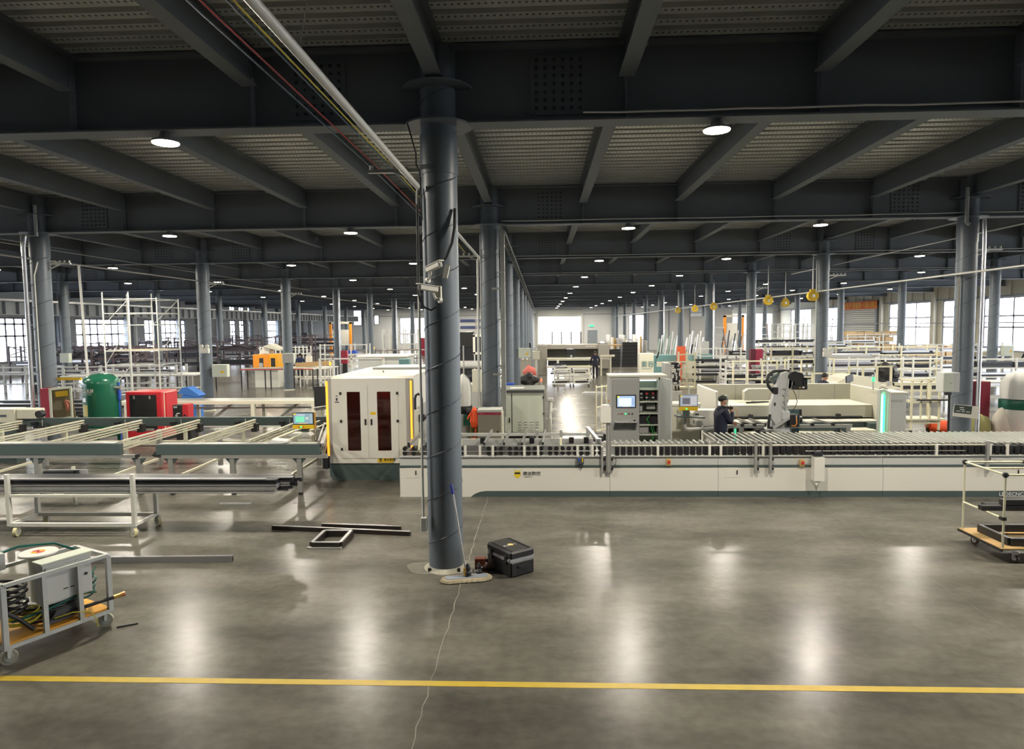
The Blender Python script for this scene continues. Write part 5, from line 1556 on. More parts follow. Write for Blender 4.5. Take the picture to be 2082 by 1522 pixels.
P(t, 'latch', ALU, bx(-11.39, -11.34, 18.97, 18.985, 1.24, 1.33, 0.004))
P(t, 'side_door', RED, bx(-11.022, -11.0, 19.2, 19.8, 0.5, 1.40))
P(t, 'edge_strip', mat('pale_edge', (0.75, 0.62, 0.5), 0.5), bx(-11.025, -11.005, 19.1, 19.13, 0.3, 1.42), bx(-11.025, -11.0, 19.1, 19.75, 1.40, 1.415))
P(t, 'skid', BLACK, bx(-12.05, -11.05, 19.1, 19.8, 0, 0.1))
t = T('air_dryer', 'small red air dryer with black face in front of the compressor', 'air dryer', (-10.2, 18.6, 0))
P(t, 'body', RED, bx(-10.15, -9.98, 18.5, 18.8, 0.45, 1.13, 0.006))
P(t, 'face', BLACK, bx(-10.42, -10.15, 18.49, 18.8, 0.45, 1.11, 0.004))
P(t, 'display', GREY, bx(-10.39, -10.29, 18.48, 18.49, 1.03, 1.08))
P(t, 'white_pipes', PIPEW, tu([(-10.33, 18.47, 0.80), (-10.28, 18.46, 0.88), (-10.2, 18.46, 0.88)], 0.015, 6), tu([(-10.31, 18.47, 0.75), (-10.27, 18.46, 0.83)], 0.012, 6))
P(t, 'knob', BLACK, cy((-10.08, 18.5, 0.82), (-10.08, 18.48, 0.82), 0.03, 10))
P(t, 'stand', BLACK, bx(-10.38, -9.95, 18.55, 18.95, 0, 0.45))
O1('blue_sheet', 'bright blue crumpled plastic sheet behind the red compressor', 'plastic sheet', CURT, pz([(-13.3, 0.9), (-13.15, 1.12), (-12.95, 1.14), (-12.75, 1.0), (-12.5, 0.82), (-12.6, 0.76), (-12.9, 0.84)], 'y', 24.0, 24.5), bx(-13.2, -12.6, 24.05, 24.45, 0, 0.84))
O1('blue_filter', 'blue upright filter bottle between the tank and compressor', 'filter', BLUE, cy((-12.04, 18.62, 1.28), (-12.04, 18.62, 1.66), 0.055, 12), cy((-12.04, 18.62, 1.66), (-12.04, 18.62, 1.76), 0.035, 8), cy((-12.04, 18.62, 0.0), (-12.04, 18.62, 1.28), 0.02, 8))
O1('yellow_bar', 'yellow crossbar fixed beside the left column', 'bar', YELLOW, bx(-13.1, -12.42, 17.6, 17.66, 1.91, 1.98))

# ================================================================ right column fittings
t = T('junction_box', 'pale grey junction box mounted on the right column', 'box', (10.05, 17.1, 1.45))
P(t, 'case', PALE, bx(9.88, 10.28, 16.95, 17.25, 1.50, 1.98, 0.006))
P(t, 'door', LGREEN, bx(9.885, 10.12, 16.935, 16.95, 1.52, 1.97, 0.004))
P(t, 'lock', ALU, cy((10.06, 16.935, 1.72), (10.06, 16.92, 1.72), 0.015, 10))
P(t, 'conduit', BLACK, tu([(10.16, 17.15, 1.5), (10.16, 17.15, 1.35), (10.2, 17.2, 0.05)], 0.03, 8), bx(10.0, 10.12, 17.0, 17.1, 1.42, 1.5))
t = T('notice_sign', 'white tilted notice board with dark green face on the right column', 'sign', (10.45, 17.0, 0.85))
P(t, 'board', WHITE, bar((10.18, 17.0, 1.05), (10.70, 16.86, 1.0), 0.03, 0.30))
P(t, 'face', mat('notice_green', (0.05, 0.07, 0.06), 0.5), bar((10.19, 16.982, 1.09), (10.55, 16.885, 1.055), 0.004, 0.20))
for z, x0, x1 in ((1.125, 0.30, 0.55), (1.075, 0.32, 0.60), (1.03, 0.10, 0.35), (1.03, 0.42, 0.60), (1.03, 0.68, 0.9)):
    pa, pb = Vector((10.19, 16.978, z + 0.01)), Vector((10.55, 16.881, z - 0.025))
    P(t, 'notice_print', WHITEINK, bar(pa.lerp(pb, x0), pa.lerp(pb, x1), 0.003, 0.018))
O1('foil_pipe', 'shiny foil-wrapped pipe running down the right column', 'pipe', MATS['foil'], tu([(10.92, 17.28, 5.75), (10.93, 17.26, 5.0), (10.92, 17.25, 0.05)], 0.05, 10), smooth=True)
O1('foil_pipe', 'bent grey pipe over the collar of the right column', 'pipe', GALV, tu([(10.45, 17.2, 6.5), (10.45, 17.2, 5.66), (10.52, 17.2, 5.6)], 0.045, 8), smooth=True)
O1('conduit', 'thin brown conduit down the left side of the right column', 'conduit', mat('brown_conduit', (0.25, 0.2, 0.15), 0.5), tu([(10.45, 17.4, 4.4), (10.42, 17.38, 2.0)], 0.012, 6))
t = T('crimson_cabinet', 'dark crimson fire cabinet standing right of the right column', 'fire cabinet', (11.8, 18.5, 0))
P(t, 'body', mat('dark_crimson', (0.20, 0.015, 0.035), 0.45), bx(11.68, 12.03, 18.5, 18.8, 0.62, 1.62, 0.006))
P(t, 'side', mat('shaded_crimson', (0.10, 0.01, 0.025), 0.45), bx(11.45, 11.68, 18.52, 18.8, 0.62, 1.62))  # side face coloured darker to imitate shade
P(t, 'stand', DARK, bx(11.5, 12.0, 18.6, 18.75, 0, 0.62))
P(t, 'bell', WHEEL, la([(0.05, 0), (0.06, 0.05), (0.02, 0.1)], (11.78, 18.6, 1.62), 12))


def lump(c, r, seed, n=14, m=9, amp=0.12):
    q = random.Random(seed)
    v, f = sp(c, r, n, m)
    ph = [q.uniform(0, 6.28) for _ in range(4)]
    o = []
    for x, y, z in v:
        k = 1 + amp * (math.sin(9 * (x - c[0]) / r[0] * 0.5 + ph[0]) * math.sin(7 * (z - c[2]) / r[2] * 0.5 + ph[1]) + 0.5 * math.sin(11 * (y - c[1]) / r[1] * 0.5 + ph[2]))
        o.append((c[0] + (x - c[0]) * k, c[1] + (y - c[1]) * k, max(0.0, c[2] + (z - c[2]) * k)))
    return o, f


O1('woven_sack', 'white woven sack with pink print beside the crimson cabinet', 'sack', SACK, lump((12.05, 18.0, 0.45), (0.27, 0.25, 0.52), 3), smooth=True)
O1('woven_sack', 'olive sack slumped behind the notice sign', 'sack', OLIVE, lump((11.55, 18.1, 0.38), (0.24, 0.25, 0.46), 5), smooth=True)
O1('pink_sheet', 'pink plastic sheet on the floor under the sacks', 'plastic sheet', PINK, pz([(11.35, 0.0), (12.3, 0.0), (12.25, 0.16), (11.9, 0.22), (11.4, 0.2)], 'y', 17.3, 17.6))
O1('red_rag', 'red rag lying by the big white dust bag', 'rag', RED, lump((12.15, 17.45, 0.2), (0.1, 0.09, 0.16), 8), smooth=True)
O1('red_rag', 'red bundle lying at the foot of the white woven sack', 'rag', RED, lump((11.85, 17.5, 0.2), (0.1, 0.1, 0.14), 9), smooth=True)
O1('orange_bag', 'orange plastic bag lying flat on the floor left of the right column', 'bag', SAFE, lump((11.9, 20.3, 0.12), (0.55, 0.3, 0.2), 10), smooth=True)

# ================================================================ foreground floor things
def wheel(par, x, y, r, wd, m, ang=0.0, fork=CARTG):
    """caster: tyre, hub and fork; coordinates in the parent's building space"""
    dx, dy = math.cos(ang) * wd / 2, math.sin(ang) * wd / 2
    w_ = P(par, 'caster', m, cy((x - dx, y - dy, r), (x + dx, y + dy, r), r, 20), smooth=True)
    P(w_, 'hub', CARTG, cy((x - dx * 1.25, y - dy * 1.25, r), (x + dx * 1.25, y + dy * 1.25, r), r * 0.55, 14))
    P(w_, 'fork', fork, bx(x - abs(dx) * 1.7 - 0.008, x + abs(dx) * 1.7 + 0.008, y - 0.012 - abs(dy), y + 0.012 + abs(dy), r, 2 * r + 0.03))
    return w_


# ---- long white cart with profiles
t = T('profile_cart', 'white square-tube cart on cream casters carrying long profiles', 'cart', (-7.4, 10.45, 0))
xa, xb, ya, yb = -8.43, -6.40, 10.12, 10.72
for x in (xa, xb):
    P(t, 'post', CARTW, bx(x - 0.03, x + 0.03, ya - 0.03, ya + 0.03, 0.17, 1.0, 0.003))
    P(t, 'post', CARTW, bx(x - 0.03, x + 0.03, yb - 0.03, yb + 0.03, 0.17, 0.66, 0.003))
    P(t, 'side_rail', CARTW, bx(x - 0.025, x + 0.025, ya, yb, 0.17, 0.215))
    P(t, 'side_rail', CARTW, bx(x - 0.025, x + 0.025, ya, yb, 0.62, 0.665))
for y in (ya, yb):
    P(t, 'long_rail', CARTW, bx(xa, xb, y - 0.026, y + 0.026, 0.165, 0.22))
P(t, 'long_rail', CARTW, bx(xa, xb, ya - 0.024, ya + 0.024, 0.635, 0.675))
for x, y, a in ((xa + 0.1, ya, 0.2), (xb - 0.02, ya, 1.1), (xa + 0.14, yb, 0.5), (xb + 0.02, yb, 1.0)):
    wheel(t, x, y, 0.075, 0.05, WHEEL, a)
RIB = mat('ribbed_profile_silver', (0.45, 0.45, 0.45), 0.45, 0.5, 0.2, 9)
k = 0
PN = ['lowest front', 'lowest middle', 'lowest rear', 'middle front', 'middle centre', 'middle rear', 'upper front', 'upper centre', 'upper rear']
for lv in range(3):
    for j in range(3):
        xr = -4.16 + RN.uniform(-0.03, 0.02) if j == 0 else -4.0 + RN.uniform(-0.1, 0.2)
        y0, z0 = 10.18 + 0.16 * j, 0.677 + 0.072 * lv
        tp = lv == 2
        prof = [(y0, z0), (y0 + 0.15, z0), (y0 + 0.15, z0 + 0.068), (y0, z0 + 0.068), (y0, z0 + 0.05), (y0 + 0.014, z0 + 0.046), (y0 + 0.014, z0 + 0.022), (y0, z0 + 0.018)]
        O1('window_profile', '%s %s profile of the stack on the white cart' % (PN[k], 'black' if tp else 'ribbed silver'), 'profile', DARK if tp else RIB, pz(prof, 'x', -10.4, xr), group='profiles on the white cart')
        k += 1
O1('window_profile', 'flat silver profile lying on top of the white cart stack', 'profile', SILV, bx(-10.4, -4.3, 10.17, 10.22, 0.895, 0.915), group='profiles on the white cart')
for k in range(5):
    O1('profile_offcut', '%s dark profile end sticking out right of the cart stack' % ('first', 'second', 'third', 'fourth', 'fifth')[k], 'profile', DARK if k % 2 else BLACK, bar((-4.6, 10.30 + 0.06 * k, 0.72 + 0.03 * (k % 3)), (-3.95 + 0.05 * (k % 3), 10.36 + 0.07 * k, 0.74 + 0.05 * (k % 3)), 0.05, 0.05), group='profile ends on the cart')
O1('flat_strip', 'short silver strip lying on the floor under the profile cart', 'profile', SILV, bx(-6.0, -5.4, 12.05, 12.1, 0.0, 0.02))

# ---- small grey cart with cabinet, spool and cables
t = T('tool_cart', 'worn grey cart packed with a cabinet, hoses and yellow cable', 'cart', (-5.2, 6.1, 0), rz=math.atan2(0.9, 0.46), local=True)
Lc, Wc, Hc = 1.0, 0.62, 0.80
for x in (0.0, Lc):
    for y in (0.0, Wc):
        P(t, 'post', CARTG, bx(x - 0.025, x + 0.025, y - 0.02, y + 0.02, 0.16, Hc, 0.003))
for x in (0.36, 0.70):
    P(t, 'post', CARTG, bx(x - 0.022, x + 0.022, -0.018, 0.018, 0.2, Hc))
for y in (0.0, Wc):
    P(t, 'top_rail', CARTG, bx(0, Lc, y - 0.02, y + 0.02, Hc - 0.02, Hc + 0.015))
    P(t, 'bottom_rail', CARTG, bx(0, Lc, y - 0.02, y + 0.02, 0.16, 0.20))
for x in (0.0, Lc):
    P(t, 'end_rail', CARTG, bx(x - 0.02, x + 0.02, 0, Wc, 0.16, 0.20))
    P(t, 'end_rail', CARTG, bx(x - 0.02, x + 0.02, 0, Wc, Hc - 0.02, Hc + 0.012))
P(t, 'deck', mat('orange_ply', (0.62, 0.30, 0.03), 0.6, 0, 0.2, 8), bx(0.0, Lc, 0.0, Wc, 0.2, 0.22))
for x, y, a in ((0.03, 0.03, 0.5), (Lc - 0.03, 0.05, 0.35), (0.03, Wc - 0.03, 0.4), (Lc - 0.05, Wc - 0.03, 0.2)):
    wheel(t, x, y, 0.075, 0.04, mat('grey_nylon_wheel', (0.46, 0.45, 0.36), 0.5, 0, 0.1), a + 0.6)
cb = (-5.2, 6.1)
an = math.atan2(0.9, 0.46)


def C2(x, y, z):
    return (cb[0] + math.cos(an) * x - math.sin(an) * y, cb[1] + math.sin(an) * x + math.cos(an) * y, z)


def G2(s):
    v, f = s
    return [C2(*p) for p in v], f


s = T('wall_cabinet', 'grey wall cabinet lying in the tool cart', 'cabinet', C2(0.62, 0.15, 0.42))
P(s, 'case', PALE, G2(bx(0.38, 0.86, 0.06, 0.23, 0.44, 0.865, 0.006)))
P(s, 'lid', LGREEN, G2(bx(0.37, 0.87, 0.05, 0.24, 0.86, 0.885, 0.004)))
d = P(s, 'door', PALE, G2(bx(0.405, 0.835, 0.045, 0.06, 0.46, 0.83, 0.003)))
P(d, 'lock', BLACK, G2(cy((0.79, 0.045, 0.66), (0.79, 0.03, 0.66), 0.014, 10)))
P(d, 'print', DARKINK, G2(bx(0.56, 0.61, 0.0445, 0.045, 0.56, 0.572)), G2(bx(0.63, 0.67, 0.0445, 0.045, 0.56, 0.572)))
s = T('cable_spool', 'white cable spool with red and yellow label standing in the tool cart', 'spool', C2(0.53, 0.43, 0.55))
sc = C2(0.53, 0.44, 0)
P(s, 'flange', PIPEW, la([(0.18, 0.89), (0.182, 0.90), (0.175, 0.91), (0.02, 0.91)], (sc[0], sc[1], 0), 36))
P(s, 'core', CREAM, la([(0.095, 0.40), (0.09, 0.65), (0.095, 0.89)], (sc[0], sc[1], 0), 24), smooth=True)
for k in range(4):
    a0 = k * PI / 2 + 0.3
    v = [(sc[0], sc[1], 0.913)] + [(sc[0] + 0.065 * math.cos(a0 + i * PI / 16), sc[1] + 0.065 * math.sin(a0 + i * PI / 16), 0.913) for i in range(9)]
    P(s, 'label', RED if k % 2 else YELLOW, (v, [(0, i, i + 1) for i in range(1, 9)]))
P(s, 'bore', BLACK, la([(0.012, 0.914), (0.011, 0.916)], (sc[0], sc[1], 0), 12))
P(s, 'base_flange', PIPEW, la([(0.16, 0.38), (0.16, 0.40)], (sc[0], sc[1], 0), 30))
s = T('white_tote', 'pale metal tray corner jutting from the back of the tool cart', 'tray', C2(0.1, 0.7, 0.6))
P(s, 'tray', PALE, G2(bx(-0.1, 0.25, 0.50, 0.75, 0.80, 0.97, 0.004)))


def coil(name, label, m, r, cx, cy_, cz, R, turns, h, sq=0.6, seed=1, grp=None):
    q = random.Random(seed)
    pts = []
    for i in range(int(turns * 18)):
        a = 2 * PI * i / 18
        rr = R * (1 + 0.10 * math.sin(a * 0.37 + seed))
        pts.append(C2(cx + rr * math.cos(a), cy_ + rr * sq * math.sin(a), cz + h * i / (turns * 18) + 0.012 * math.sin(a * 2 + seed)))
    return O1(name, label, 'cable', m, tu(pts, r, 6), smooth=True, group=grp)


coil('yellow_cable', 'coil of yellow cable in the tool cart', CABY, 0.007, 0.25, 0.22, 0.31, 0.17, 7, 0.10, 0.75, 2)
coil('black_hose', 'coil of thick black hose filling the near end of the tool cart', RUBBER, 0.016, 0.16, 0.30, 0.40, 0.15, 6, 0.34, 1.2, 4)
coil('black_hose', 'lower coil of black hose under the grey cabinet', RUBBER, 0.015, 0.55, 0.28, 0.25, 0.26, 5, 0.16, 0.8, 6)
coil('green_hose', 'coil of dark green air hose at the right end of the cart', HOSEG, 0.011, 0.82, 0.22, 0.34, 0.14, 5, 0.30, 0.8, 8)
coil('blue_cable', 'tangle of blue and black fittings in the cart middle', mat('indigo_plastic', (0.03, 0.04, 0.22), 0.5), 0.014, 0.74, 0.16, 0.46, 0.07, 4, 0.12, 0.9, 9)
O1('green_hose', 'dark green hose arching over the spool to the frame edge', 'hose', HOSEG, tu([C2(-0.2, 0.6, 0.80), C2(0.1, 0.68, 0.90), C2(0.45, 0.68, 0.95), C2(0.75, 0.56, 0.92), C2(0.90, 0.42, 0.82), C2(0.96, 0.34, 0.72), C2(0.90, 0.30, 0.6)], 0.014, 7), smooth=True)
O1('green_hose', 'dark green hose stretched low across the tool cart', 'hose', HOSEG, tu([C2(0.1, 0.1, 0.38), C2(0.4, 0.06, 0.40), C2(0.75, 0.05, 0.46)], 0.013, 7), smooth=True)
O1('yellow_cable', 'loose yellow cable end hanging out of the tool cart', 'cable', CABY, tu([C2(0.45, 0.02, 0.30), C2(0.6, -0.04, 0.32), C2(0.75, -0.08, 0.28), C2(0.80, -0.10, 0.18), C2(0.80, -0.11, 0.10)], 0.006, 6), smooth=True)
O1('black_pipe', 'black pipe slanting down in the near corner of the tool cart', 'pipe', RUBBER, tu([C2(0.05, 0.08, 0.5), C2(0.15, 0.05, 0.40), C2(0.27, 0.06, 0.25)], 0.02, 8), smooth=True)
s = T('air_gun', 'black air tool with brass tip sticking out of the tool cart', 'air tool', C2(1.0, 0.2, 0.38))
P(s, 'barrel', BLACK, cy(C2(0.62, 0.06, 0.30), C2(1.03, -0.02, 0.32), 0.02, 12), smooth=True)
P(s, 'sleeve', BRASS, cy(C2(1.03, -0.02, 0.32), C2(1.10, -0.035, 0.325), 0.023, 12), smooth=True)
P(s, 'tip', mat('copper_tip', (0.6, 0.25, 0.12), 0.35, 0.7), cy(C2(1.10, -0.035, 0.325), C2(1.14, -0.043, 0.328), 0.027, 12), smooth=True)
s = T('black_case', 'dark slanted case lying under the cables in the tool cart', 'case', C2(0.55, 0.1, 0.24))
P(s, 'shell', mat('charcoal_case', (0.06, 0.06, 0.065), 0.5), G2(pz([(0.40, 0.235), (0.75, 0.25), (0.72, 0.40), (0.50, 0.37)], 'y', 0.06, 0.16)))
P(s, 'latch', BLACK, G2(cy((0.60, 0.06, 0.30), (0.60, 0.05, 0.30), 0.014, 8)))
O1('floor_stick', 'short dark stick lying on the floor beside the tool cart', 'stick', DARK, bar((-4.66, 6.95, 0.008), (-4.48, 7.05, 0.008), 0.015, 0.015))

# ---- profiles and frame on the floor
def hollow(p, q, w_, h, m, lab, nm='floor_profile', end=True):
    p, q = Vector(p), Vector(q)
    s = T(nm, lab, 'profile', p.lerp(q, 0.5) - Vector((0, 0, h / 2)), 'loose profiles on the floor')
    P(s, 'tube', m, bar(p, q, w_, h))
    if end:
        d = (q - p).normalized()
        P(s, 'open_end', BLACK, bar(q, q + d * 0.002, w_ * 0.7, h * 0.7))
    P(s, 'edge_lip', SILV, bar(p + Vector((0, 0, h / 2)), q + Vector((0, 0, h / 2)), w_ * 0.55, 0.004))
    return s


BRZ = mat('bronze_profile', (0.045, 0.038, 0.034), 0.32, 0.4, 0.1)
hollow((-4.36, 10.52, 0.035), (-2.06, 10.22, 0.035), 0.07, 0.065, BRZ, 'longest dark profile lying on the floor before the cutting machine')
hollow((-3.60, 10.66, 0.03), (-2.27, 10.52, 0.03), 0.05, 0.055, BRZ, 'shorter dark profile lying behind the longest one')
hollow((-3.56, 10.74, 0.02), (-2.55, 10.66, 0.02), 0.035, 0.035, BRZ, 'thin dark profile lying behind the other two on the floor')
hollow((-6.6, 8.93, 0.045), (-4.33, 9.03, 0.045), 0.05, 0.085, SILV, 'long silver profile lying on the floor behind the tool cart')
s = T('corner_frame', 'small square dark frame sample lying on the floor', 'frame', (-3.15, 9.88, 0))
fa = [(-3.40, 9.60), (-2.98, 9.60), (-2.98, 10.18), (-3.40, 10.18)]
for i in range(4):
    p, q = fa[i], fa[(i + 1) % 4]
    P(s, 'frame_bar', BRZ, bar((p[0], p[1], 0.05), (q[0], q[1], 0.05), 0.075, 0.09))
    P(s, 'frame_lip', SILV, bar((p[0], p[1], 0.096), (q[0], q[1], 0.096), 0.035, 0.006))
P(s, 'base_bar', GREY, bx(-3.46, -2.95, 9.54, 9.60, 0, 0.03))

# ---- black case
t = T('equipment_case', 'black rugged equipment case with white belt band and yellow logo', 'case', (-0.43, 8.79, 0), rz=math.radians(-52), local=True)
# local x along the long side, y across
cw, cd = 0.28, 0.19
P(t, 'shell', BLACK, bx(-cw, cw, -cd, cd, 0.0, 0.20, 0.018))
P(t, 'lid', BLACK, bx(-cw - 0.004, cw + 0.004, -cd - 0.004, cd + 0.004, 0.235, 0.335, 0.022))
P(t, 'band', SILV, bx(-cw + 0.01, cw - 0.01, -cd + 0.005, cd - 0.005, 0.195, 0.24), bx(-cw * 0.85, cw * 0.85, -cd - 0.006, cd + 0.006, 0.20, 0.235), label='light band under the lid')
for x in (-cw * 0.6, cw * 0.6):
    P(t, 'latch', BLACK, bx(x - 0.03, x + 0.03, -cd - 0.018, -cd, 0.15, 0.27, 0.004))
P(t, 'handle', BLACK, bx(-0.07, 0.07, cd, cd + 0.03, 0.12, 0.15), bx(cw, cw + 0.02, -0.08, 0.08, 0.11, 0.14))
P(t, 'lid_rib', BLACK, bx(-cw + 0.05, cw - 0.05, -cd + 0.04, -cd + 0.06, 0.335, 0.341), bx(-cw + 0.05, cw - 0.05, cd - 0.06, cd - 0.04, 0.335, 0.341))
P(t, 'logo_emblem', YELINK, pz([(-0.03, -0.03), (0.03, -0.03), (0.045, 0.0), (0.03, 0.035), (-0.03, 0.035), (-0.045, 0.0)], 'z', 0.335, 0.338))
e = TX(t, 'logo_lettering', '德迪数控', 0.05, (0.03, -0.12, 0.338), WHITEINK, (0, 0, PI / 2 + 0.0), ext=0.0005)

# ---- mop, bottle and tools at the column foot
t = T('dust_mop', 'flat dust mop with fringed blue pad leaning on the foremost column', 'mop', (-1.0, 8.4, 0))
px, py, pa = -0.98, 8.40, math.radians(13)


def MP(x, y, z):
    return (px + math.cos(pa) * x - math.sin(pa) * y, py + math.sin(pa) * x + math.cos(pa) * y, z)


def stad(u, hx, r):
    """point and outward normal on a stadium outline, u in 0..1"""
    L, A = 2 * hx, PI * r
    d = u * (2 * L + 2 * A)
    if d < L:
        return (-hx + d, -r), (0, -1)
    d -= L
    if d < A:
        a = -PI / 2 + d / r
        return (hx + r * math.cos(a), r * math.sin(a)), (math.cos(a), math.sin(a))
    d -= A
    if d < L:
        return (hx - d, r), (0, 1)
    a = PI / 2 + (d - L) / r
    return (-hx + r * math.cos(a), r * math.sin(a)), (math.cos(a), math.sin(a))


pad = [stad(i / 32, 0.22, 0.06)[0] for i in range(32)]
P(t, 'pad', mat('blue_grey_pad', (0.24, 0.27, 0.33), 0.8, 0, 0.15, 15), ([MP(a, b, 0.03) for a, b in pad] + [MP(a, b, 0.045) for a, b in pad], [tuple(range(32, 64))] + [(i, (i + 1) % 32, 32 + (i + 1) % 32, 32 + i) for i in range(32)]))
FR = mat('cotton_fringe', (0.48, 0.42, 0.30), 0.95, 0, 0.2, 20)
fr_ = []
for i in range(150):
    (x, y), (nx, ny) = stad(i / 150, 0.22, 0.062)
    k = RN.uniform(0.04, 0.062)
    fr_.append(tu([MP(x - nx * 0.012, y - ny * 0.012, 0.036), MP(x + nx * k * 0.6, y + ny * k * 0.6, 0.03), MP(x + nx * k, y + ny * k, 0.008)], 0.009, 4))
o = P(t, 'fringe', FR, *fr_)
o['kind'] = 'stuff'
P(t, 'joint', DARK, cy(MP(0, 0, 0.045), MP(0.0, 0.0, 0.085), 0.02, 8))
P(t, 'handle', mat('dull_steel_tube', (0.5, 0.5, 0.48), 0.4, 0.5, 0.15, 9), tu([MP(0, 0, 0.07), (-1.16, 8.585, 1.08)], 0.012, 10), smooth=True)
P(t, 'grip', mat('royal_blue_grip', (0.02, 0.03, 0.25), 0.45), tu([(-1.16, 8.585, 1.07), (-1.185, 8.605, 1.18), (-1.19, 8.61, 1.19)], 0.019, 10), smooth=True)
t = T('hand_tool', 'dark metal hand tool standing on the mop head', 'tool', (-0.98, 8.42, 0.04))
P(t, 'body', DARK, la([(0.045, 0.05), (0.05, 0.09), (0.03, 0.11), (0.04, 0.15), (0.018, 0.20)], (-0.965, 8.43, 0), 12))
P(t, 'lever', SILV, bar((-1.02, 8.4, 0.07), (-0.91, 8.45, 0.1), 0.025, 0.02))
P(t, 'spring', BRASS, cy((-1.0, 8.39, 0.06), (-1.0, 8.39, 0.16), 0.016, 8))
O1('hand_tool', 'second dark hand tool behind the mop head', 'tool', DARK, la([(0.04, 0.0), (0.045, 0.06), (0.02, 0.09), (0.03, 0.13), (0.012, 0.17)], (-0.83, 8.55, 0), 10), bar((-0.88, 8.53, 0.06), (-0.78, 8.57, 0.1), 0.02, 0.02))
O1('red_box', 'small rust red box lying between the mop and the black case', 'box', mat('rust_red', (0.22, 0.05, 0.025), 0.6), bx(-0.90, -0.76, 8.70, 8.80, 0, 0.17, 0.006))
t = T('glue_bottle', 'brown bottle lying beside the black case', 'bottle', (-0.72, 8.78, 0))
P(t, 'body', mat('brown_bottle', (0.13, 0.085, 0.07), 0.35), cy((-0.80, 8.74, 0.06), (-0.64, 8.80, 0.06), 0.058, 14), smooth=True)
P(t, 'cap', BLACK, cy((-0.75, 8.76, 0.115), (-0.75, 8.76, 0.15), 0.022, 10))
O1('pink_cloth', 'pink cloth scrap draped by the black case', 'cloth', mat('faded_pink', (0.55, 0.26, 0.26), 0.85), lump((-0.66, 8.86, 0.09), (0.05, 0.06, 0.09), 12), smooth=True)

# ---- pipe-rack trolley on the right
t = T('pipe_trolley', 'ivory pipe trolley with black joints and plywood deck at the right edge', 'trolley', (6.9, 9.5, 0))
for x in (6.17, 7.85):
    for y in (9.12, 9.98):
        P(t, 'post', IVORY, cy((x, y, 0.17), (x, y, 1.20), 0.015, 10), smooth=True)
        P(t, 'joint', BLACK, cy((x, y, 1.16), (x, y, 1.225), 0.024, 10), bx(x - 0.03, x + 0.03, y - 0.022, y + 0.022, 1.17, 1.215, 0.005))
for y in (9.12, 9.55, 9.98):
    P(t, 'top_pipe', IVORY, cy((6.17, y, 1.195), (7.85, y, 1.195), 0.014, 10), smooth=True)
for x in (6.17, 7.0, 7.85):
    P(t, 'top_pipe', IVORY, cy((x, 9.12, 1.195), (x, 9.98, 1.195), 0.014, 10), smooth=True)
P(t, 'joint', BLACK, bx(6.98, 7.04, 9.94, 10.02, 1.17, 1.22, 0.006))
for x in (6.17, 7.85):
    P(t, 'mid_pipe', IVORY, cy((x, 9.12, 0.60), (x, 9.98, 0.60), 0.014, 10), smooth=True)
    P(t, 'joint', BLACK, bx(x - 0.03, x + 0.03, 9.1, 9.18, 0.575, 0.625, 0.006))
P(t, 'deck', WOOD, bx(6.13, 7.9, 9.08, 10.02, 0.19, 0.205))
P(t, 'deck_edge', BLACK, bx(6.12, 6.15, 9.08, 10.02, 0.165, 0.195))
for k in range(7):
    P(t, 'deck_pipe', IVORY, cy((6.14, 9.16 + 0.13 * k, 0.165), (7.88, 9.16 + 0.13 * k, 0.165), 0.014, 8))
for x, y in ((6.35, 9.14), (6.3, 9.9), (7.7, 9.14), (7.7, 9.9)):
    wheel(t, x, y, 0.055, 0.03, mat('wine_wheel', (0.05, 0.01, 0.012), 0.5), 0.4, ALU)
for k in range(4):
    O1('black_profile', '%s black profile on the middle tier of the pipe trolley' % ('front lower', 'front upper', 'rear lower', 'rear upper')[k], 'profile', BLACK, bx(6.10 + 0.06 * k + (0.22 if k % 2 else 0), 8.1, 9.45 + 0.12 * (k // 2), 9.55 + 0.12 * (k // 2), 0.614 + 0.078 * (k % 2), 0.685 + 0.085 * (k % 2), 0.006), group='black profiles on the pipe trolley')
s = T('sash_sample', 'black window frame lying on the deck of the pipe trolley', 'frame', (7.0, 9.45, 0.205))
for p, q in (((6.33, 9.22), (7.8, 9.22)), ((7.8, 9.22), (7.8, 9.85)), ((7.8, 9.85), (6.33, 9.85)), ((6.33, 9.85), (6.33, 9.22))):
    P(s, 'frame_bar', BLACK, bar((*p, 0.255), (*q, 0.255), 0.07, 0.1))
    P(s, 'frame_lip', SILV, bar((p[0], p[1], 0.307), (q[0], q[1], 0.307), 0.012, 0.004))

